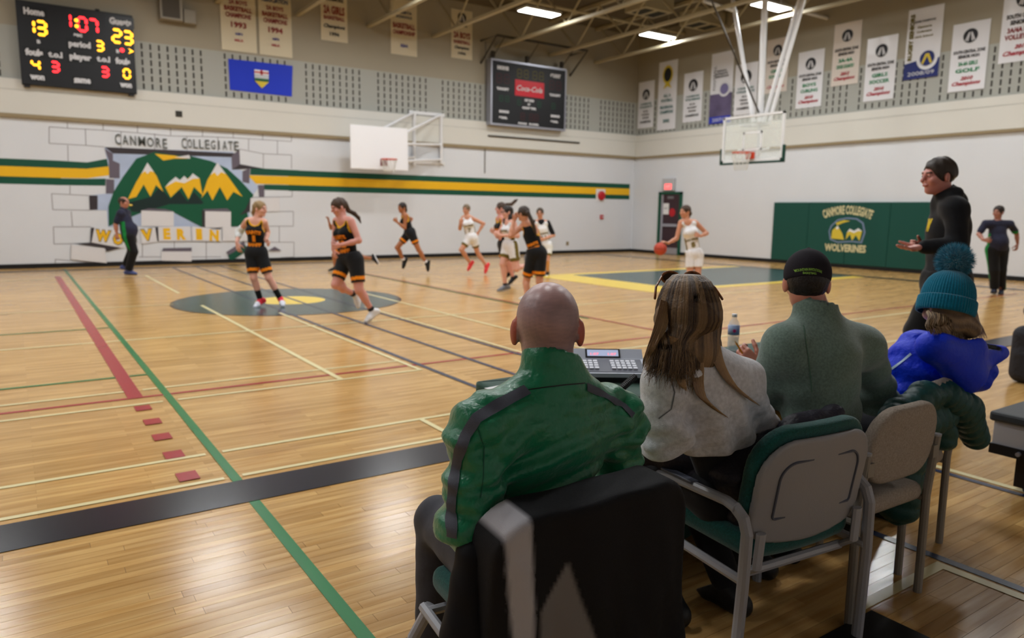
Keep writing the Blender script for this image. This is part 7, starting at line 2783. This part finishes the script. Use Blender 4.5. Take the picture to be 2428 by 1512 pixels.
bj.cap(g['chest'] + up1 * .04, g['neck'] - up1 * .04, .15, .085, .06)
bj.cap(g['shL'], g['elL'], .086, .080, .05).cap(g['elL'], g['wrL'], .078, .055, .04)
bj.cap(g['shR'], g['elR'], .086, .078, .05).cap(g['elR'], g['wrR'], .078, .055, .04)
bj.warp(lambda P, D: .006 * noise3(P, 42, 21) + .005 * np.sin((P[..., 2] + P[..., 0] * .5) * 60))
m_blue = mat('blue shell fabric', rgb(6, 50, 214), .5, spec=.35, bump=(30, .5, .02))
bjo = vol_obj('jacket', bj, .0095, m_blue, pb)
# hood falling open behind the neck
hd = Vol(.04)
t0_, t1_, t2_ = Yp(2212, 822, 1.53), Yp(2295, 822, 1.50), Yp(2374, 836, 1.47)
b0_ = Yp(2285, 888, 1.50)
hd.cap(t0_, t1_, .050, .056, .07).cap(t1_, t2_, .054, .012, .07).cap(b0_, t2_, .066, .012, .08).cap(t0_, b0_, .05, .066, .08)
hd.warp(lambda P, D: .0025 * noise3(P, 40, 23))
hole = Vol(.03).cap(Yp(2255, 785, 1.53), Yp(2325, 803, 1.48), .055, .042).cap(Yp(2325, 803, 1.48), Yp(2368, 826, 1.455), .042, .010)
hd.sub(hole, .008)


def hoodcol(V):
    d = hole.dist(V)
    C_ = np.tile(np.array(rgb(6, 50, 214), np.float32), (len(V), 1))
    k = np.clip((.010 - d) / .008, 0, 1)[:, None]
    return (C_ * (1 - k) + np.array(rgb(16, 16, 20)) * k).astype(np.float32)


m_blue2 = mat('hood fabric', None, .5, spec=.35, attr=True, bump=(60, .3, .01))
vol_obj('hood', hd, .0075, m_blue2, pb, hoodcol)
ribbon('reflective_strip', bj, [(2114, 874), (2140, 855), (2160, 838)], .011, mat('reflective strip', rgb(190, 214, 236), .3), bjo, .004, 5)
trousers(pb, g, rgb(30, 30, 36), .9, 'trousers', .013)
# wavy hair below the hat
hb_ = Vol(.03)
hb_.ell(Lb(0, -.02, .0), A((.086, .10, .10)), infb['B'])
hb_.sub(Vol(0).ell(Lb(0, .12, -.05), A((.075, .095, .11)), infb['B']), .01)
hb_.cap(Lb(-.05, -.045, -.03), Lb(-.055, -.055, -.10), .045, .035, .03).cap(Lb(.05, -.045, -.03), Lb(.07, -.05, -.10), .045, .04, .03).cap(Lb(-.02, -.06, -.07), Lb(.05, -.06, -.11), .04, .035, .03)
hb_.warp(lambda P, D: .004 * noise3(P, 90, 31))
lb1, lb2 = A(rgb(96, 74, 54)[:3]), A(rgb(176, 146, 110)[:3])


def bcol(V):
    n_ = np.clip(.5 + .5 * np.sin(V[:, 2] * 140 + V[:, 0] * 60 + 2 * np.sin(V[:, 0] * 40)), 0, 1)[:, None]
    C_ = np.ones((len(V), 4), np.float32)
    C_[:, :3] = lb1 * (1 - n_) + (lb1 * .5 + lb2 * .5) * n_
    return C_


vol_obj('hair', hb_, .0065, m_hairm, pb, bcol)
curves, cols = [], []
rb = random.Random(11)
for k in range(320):
    x0 = rb.uniform(2196, 2300)
    f_ = (x0 - 2196) / 104
    y0 = 738 + 10 * math.sin(f_ * 3.14) + rb.uniform(-4, 6)
    Y0 = 1.565 - .03 * math.sin(f_ * 3.14)
    P = [Yp(x0, y0, Y0 + .02)]
    xx, yy = x0, y0
    sweep = 26 * f_ ** 2 + rb.uniform(-3, 8)
    for s_ in range(1, 5):
        xx += sweep * .35 + 6 * math.sin(s_ * 1.9 + f_ * 4)
        yy += 11 + 4 * f_ + rb.uniform(-1, 2)
        P.append(Yp(xx, yy, Y0 - .012 * s_ * (1 - .3 * f_)))
    curves.append(spline(P, 12))
    t_ = rb.random()
    cols.append((*(lb1 * (1 - t_) + lb2 * t_), 1))
for k in range(40):       # locks escaping under the hood
    P = [Yp(2310 + rb.uniform(-18, 12), 868, 1.60), Yp(2325 + rb.uniform(-12, 14), 890, 1.58), Yp(2315 + rb.uniform(-15, 15), 905, 1.57), Yp(2298 + rb.uniform(-12, 12), 920, 1.57)]
    curves.append(spline(P, 10))
    t_ = rb.random()
    cols.append((*(lb1 * (1 - t_) + lb2 * t_ * .8), 1))
strands('hair_strands', pb, curves, .0019, cols)
# knitted hat
hat = thing('beanie', 'teal ribbed knit beanie with a fur pompom', 'hat', tuple(Lb(0, 0, .05)))
hc_ = Yp(2246, 712, 1.59)
pomc = Yp(2264, 618, 1.60)
axh = nrm(pomc - hc_)
side = nrm(np.cross(axh, A((0, 1, 0))))
HM = np.stack([side, np.cross(axh, side), axh], 1)
m_knit = mat('teal knit', rgb(10, 110, 138), .95, spec=.1, sheen=.3, noise=(120, .15), bump=(350, .4, .003))
nA, ribs = 240, 60
prof = [(.110, -.062), (.117, -.060), (.119, -.046), (.1195, -.02), (.118, .002), (.1145, .008), (.1105, .005), (.1105, .0), (.111, .010), (.109, .035), (.103, .062), (.092, .088), (.074, .110), (.050, .126), (.022, .134), (.002, .135)]
Vh, Fh = [], []
for i, (r, z) in enumerate(prof):
    for k in range(nA):
        a = 6.283 * k / nA
        rr = r * (1 + (.018 if r > .03 else .0) * math.cos(a * ribs) + (.012 * math.sin(a * 2 + 1) if i > 7 else 0))
        Vh.append(hc_ + HM @ A((rr * math.cos(a), rr * .98 * math.sin(a), z)))
nb_ = 8      # folded cuff rows first
cuffV, cuffF = Vh[:nb_ * nA], []
for i in range(nb_ - 1):
    for k in range(nA):
        l = (k + 1) % nA
        cuffF.append((i * nA + k, i * nA + l, (i + 1) * nA + l, (i + 1) * nA + k))
fast_mesh('cuff', np.array(cuffV), np.array(cuffF), m_knit, hat)
domeV, domeF = Vh[(nb_ - 1) * nA:], []
for i in range(len(prof) - nb_):
    for k in range(nA):
        l = (k + 1) % nA
        domeF.append((i * nA + k, i * nA + l, (i + 1) * nA + l, (i + 1) * nA + k))
fast_mesh('crown', np.array(domeV), np.array(domeF), m_knit, hat)
pom = MB().ball(Vector(pomc), .056, 16, 10).build('pompom', mat('pompom fur', rgb(34, 132, 160), .9, sheen=.6), hat, True)
rp = np.random.RandomState(5)
nF = 4200
d_ = rp.randn(nF, 3)
d_ /= np.linalg.norm(d_, axis=1)[:, None]
L_ = .072 + .016 * rp.rand(nF)
tng = np.cross(d_, rp.randn(nF, 3))
tng /= np.linalg.norm(tng, axis=1)[:, None]
base_ = pomc + d_ * .045
tipp = pomc + d_ * L_[:, None] + tng * .010
wd = np.cross(d_, tng) * .0012
Vf = np.concatenate([base_ + wd, base_ - wd, tipp - wd * .2, tipp + wd * .2])
Ff = np.stack([np.arange(nF), np.arange(nF) + nF, np.arange(nF) + 2 * nF, np.arange(nF) + 3 * nF], 1)
tag(fast_mesh('pompom_fur', Vf, Ff, MATS['pompom fur'], pom), kind='stuff')

# ------------------------------------------------------------------ clothes hung on the chairs
# black and grey team jacket over the bald man's chair
tj = thing('team_jacket', 'black team jacket with grey panels hung over the bald man\'s chair', 'jacket', (1.09, 1.28, .40))
Mj = np.array(M1)
V, F = Panel(.545, .66, .10, .03, .14, .42, .545, .10, .0).mesh(.0085, Matrix.Translation((0, -.262, 0)))
z_ = V[:, 2]
dn = np.clip((.80 - z_) / .45, 0, 1)
V[:, 0] *= 1 + .07 * dn
V[:, 1] -= .035 * dn * (V[:, 1] < -.26 + .42 * V[:, 0] ** 2)
V[:, 1] += (.012 * dn + .003) * np.sin(V[:, 0] * 34 + 2.2 * np.sin(z_ * 7) + 1.0) * (V[:, 1] < -.2) + .004 * np.sin(V[:, 0] * 80 + z_ * 20) * dn
V[:, 2] += .012 * np.sin(V[:, 0] * 7 + .5) * np.clip((z_ - .7) / .1, 0, 1)
lx, lz = V[:, 0].copy(), V[:, 2].copy()


def team_col(lx, lz):
    u = lx / (1 + .07 * np.clip((.80 - lz) / .45, 0, 1))
    dz = np.clip(.86 - lz, 0, .6)
    st = soft(u - (-.258 + .12 * dz)) * soft((-.196 + .07 * dz) - u)
    ax_, az_ = -.098, .745
    d2 = az_ - lz
    tr = soft(d2) * soft((ax_ + d2 * .36) - u) * soft(u - np.maximum(ax_ - d2 * .62, -.180 + .07 * dz))
    base = np.array(rgb(18, 18, 22))
    C_ = base * np.ones((len(lx), 1))
    C_ = C_ * (1 - tr[:, None]) + np.array(rgb(116, 112, 110)) * tr[:, None]
    C_ = C_ * (1 - st[:, None]) + np.array(rgb(176, 174, 180)) * st[:, None]
    return C_.astype(np.float32)


cols_ = team_col(lx, lz)
fast_mesh('jacket_body', V @ Mj[:3, :3].T + Mj[:3, 3], F, mat('team jacket knit', None, .75, spec=.25, attr=True, bump=(420, .35, .002)), tj, cols_)
sv_ = Vol(.03)
for pts in ([(-.265, -.20, .73), (-.285, -.21, .55), (-.30, -.20, .36)], [(.262, -.20, .71), (.275, -.21, .52), (.285, -.20, .34)]):
    Q = [tuple(M1 @ Vector(p)) for p in pts]
    sv_.chain(Q, [.045, .058, .06])
    sl = Vol(.03).chain(Q, [.045, .058, .06])
    sl.warp(lambda P, D: .005 * noise3(P, 60, 40))
    vol_obj('sleeve', sl, .010, mat('team jacket black', rgb(18, 18, 22), .75, spec=.25), tj)

# dark coat spread over the grey armchair
dc = thing('dark_coat', 'dark navy coat spread over the seat and back of the grey armchair', 'coat', (2.08, 1.5, .5))
cv = Vol(.05)
cv.chain([A((1.95, 1.72, .60)), A((1.955, 1.53, .665)), A((2.06, 1.475, .72)), A((2.20, 1.465, .785)), A((2.37, 1.45, .822))], [.055, .06, .06, .052, .034])
cv.cap(A((1.97, 1.50, .64)), A((1.98, 1.50, .52)), .062, .062, .05)
cv.warp(lambda P, D: .009 * noise3(P, 38, 50) + .005 * np.sin((P[..., 2] - P[..., 0] * .7) * 70))
m_coat = mat('dark coat nylon', rgb(32, 30, 42), .55, spec=.35, bump=(50, .5, .01))
vol_obj('coat_body', cv, .0095, m_coat, dc)
cs_ = Vol(.04).chain([A((1.80, 2.02, .67)), A((1.86, 1.90, .67)), A((1.93, 1.76, .66)), A((1.98, 1.64, .66))], [.05, .058, .06, .06])
cs_.cap(A((1.93, 1.80, .62)), A((1.95, 1.78, .54)), .045, .05, .04)
cs_.warp(lambda P, D: .009 * noise3(P, 55, 52))
vol_obj('sleeve', cs_, .0095, m_coat, dc)

# green puffer jacket over the farther beige chair
pj = thing('puffer_jacket', 'dark green quilted puffer jacket hung over the beige chair', 'jacket', (3.25, 1.5, .5))
m_puff = mat('puffer nylon', rgb(22, 68, 66), .5, spec=.4, bump=(40, .4, .01))


def quilt(ax, pitch, amp):
    ax = nrm(ax)
    return lambda P, D: amp * (np.abs(np.sin((P @ ax) * math.pi / pitch)) ** .5 * -1 + .5) + .004 * noise3(P, 60, 61)


pv = Vol(.04)
pv.chain([Yp(2098, 1055, 1.48), Yp(2130, 985, 1.49), Yp(2190, 938, 1.50), Yp(2240, 930, 1.51)], [.05, .055, .05, .05])
pv.cap(Yp(2150, 1010, 1.52), Yp(2230, 985, 1.54), .07, .07, .05)
pv.warp(quilt(Yp(2190, 938, 1.50) - Yp(2110, 1030, 1.48), .062, .012))
vol_obj('collar_roll', pv, .0085, m_puff, pj)
pv2 = Vol(.04).chain([Yp(2240, 935, 1.50), Yp(2285, 970, 1.50), Yp(2312, 1035, 1.50)], [.060, .068, .055])
pv2.warp(quilt(Yp(2312, 1035, 1.50) - Yp(2240, 935, 1.5), .055, .012))
vol_obj('sleeve', pv2, .0085, m_puff, pj)
pv3 = Vol(.04).cap(Yp(2215, 985, 1.55), Yp(2235, 1035, 1.53), .075, .06).cap(Yp(2140, 1040, 1.54), Yp(2130, 1195, 1.54), .09, .085).cap(Yp(2170, 1100, 1.55), Yp(2150, 1190, 1.55), .07, .06)
pv3.warp(quilt((.2, 0, 1), .075, .012))
vol_obj('jacket_body', pv3, .0095, m_puff, pj)
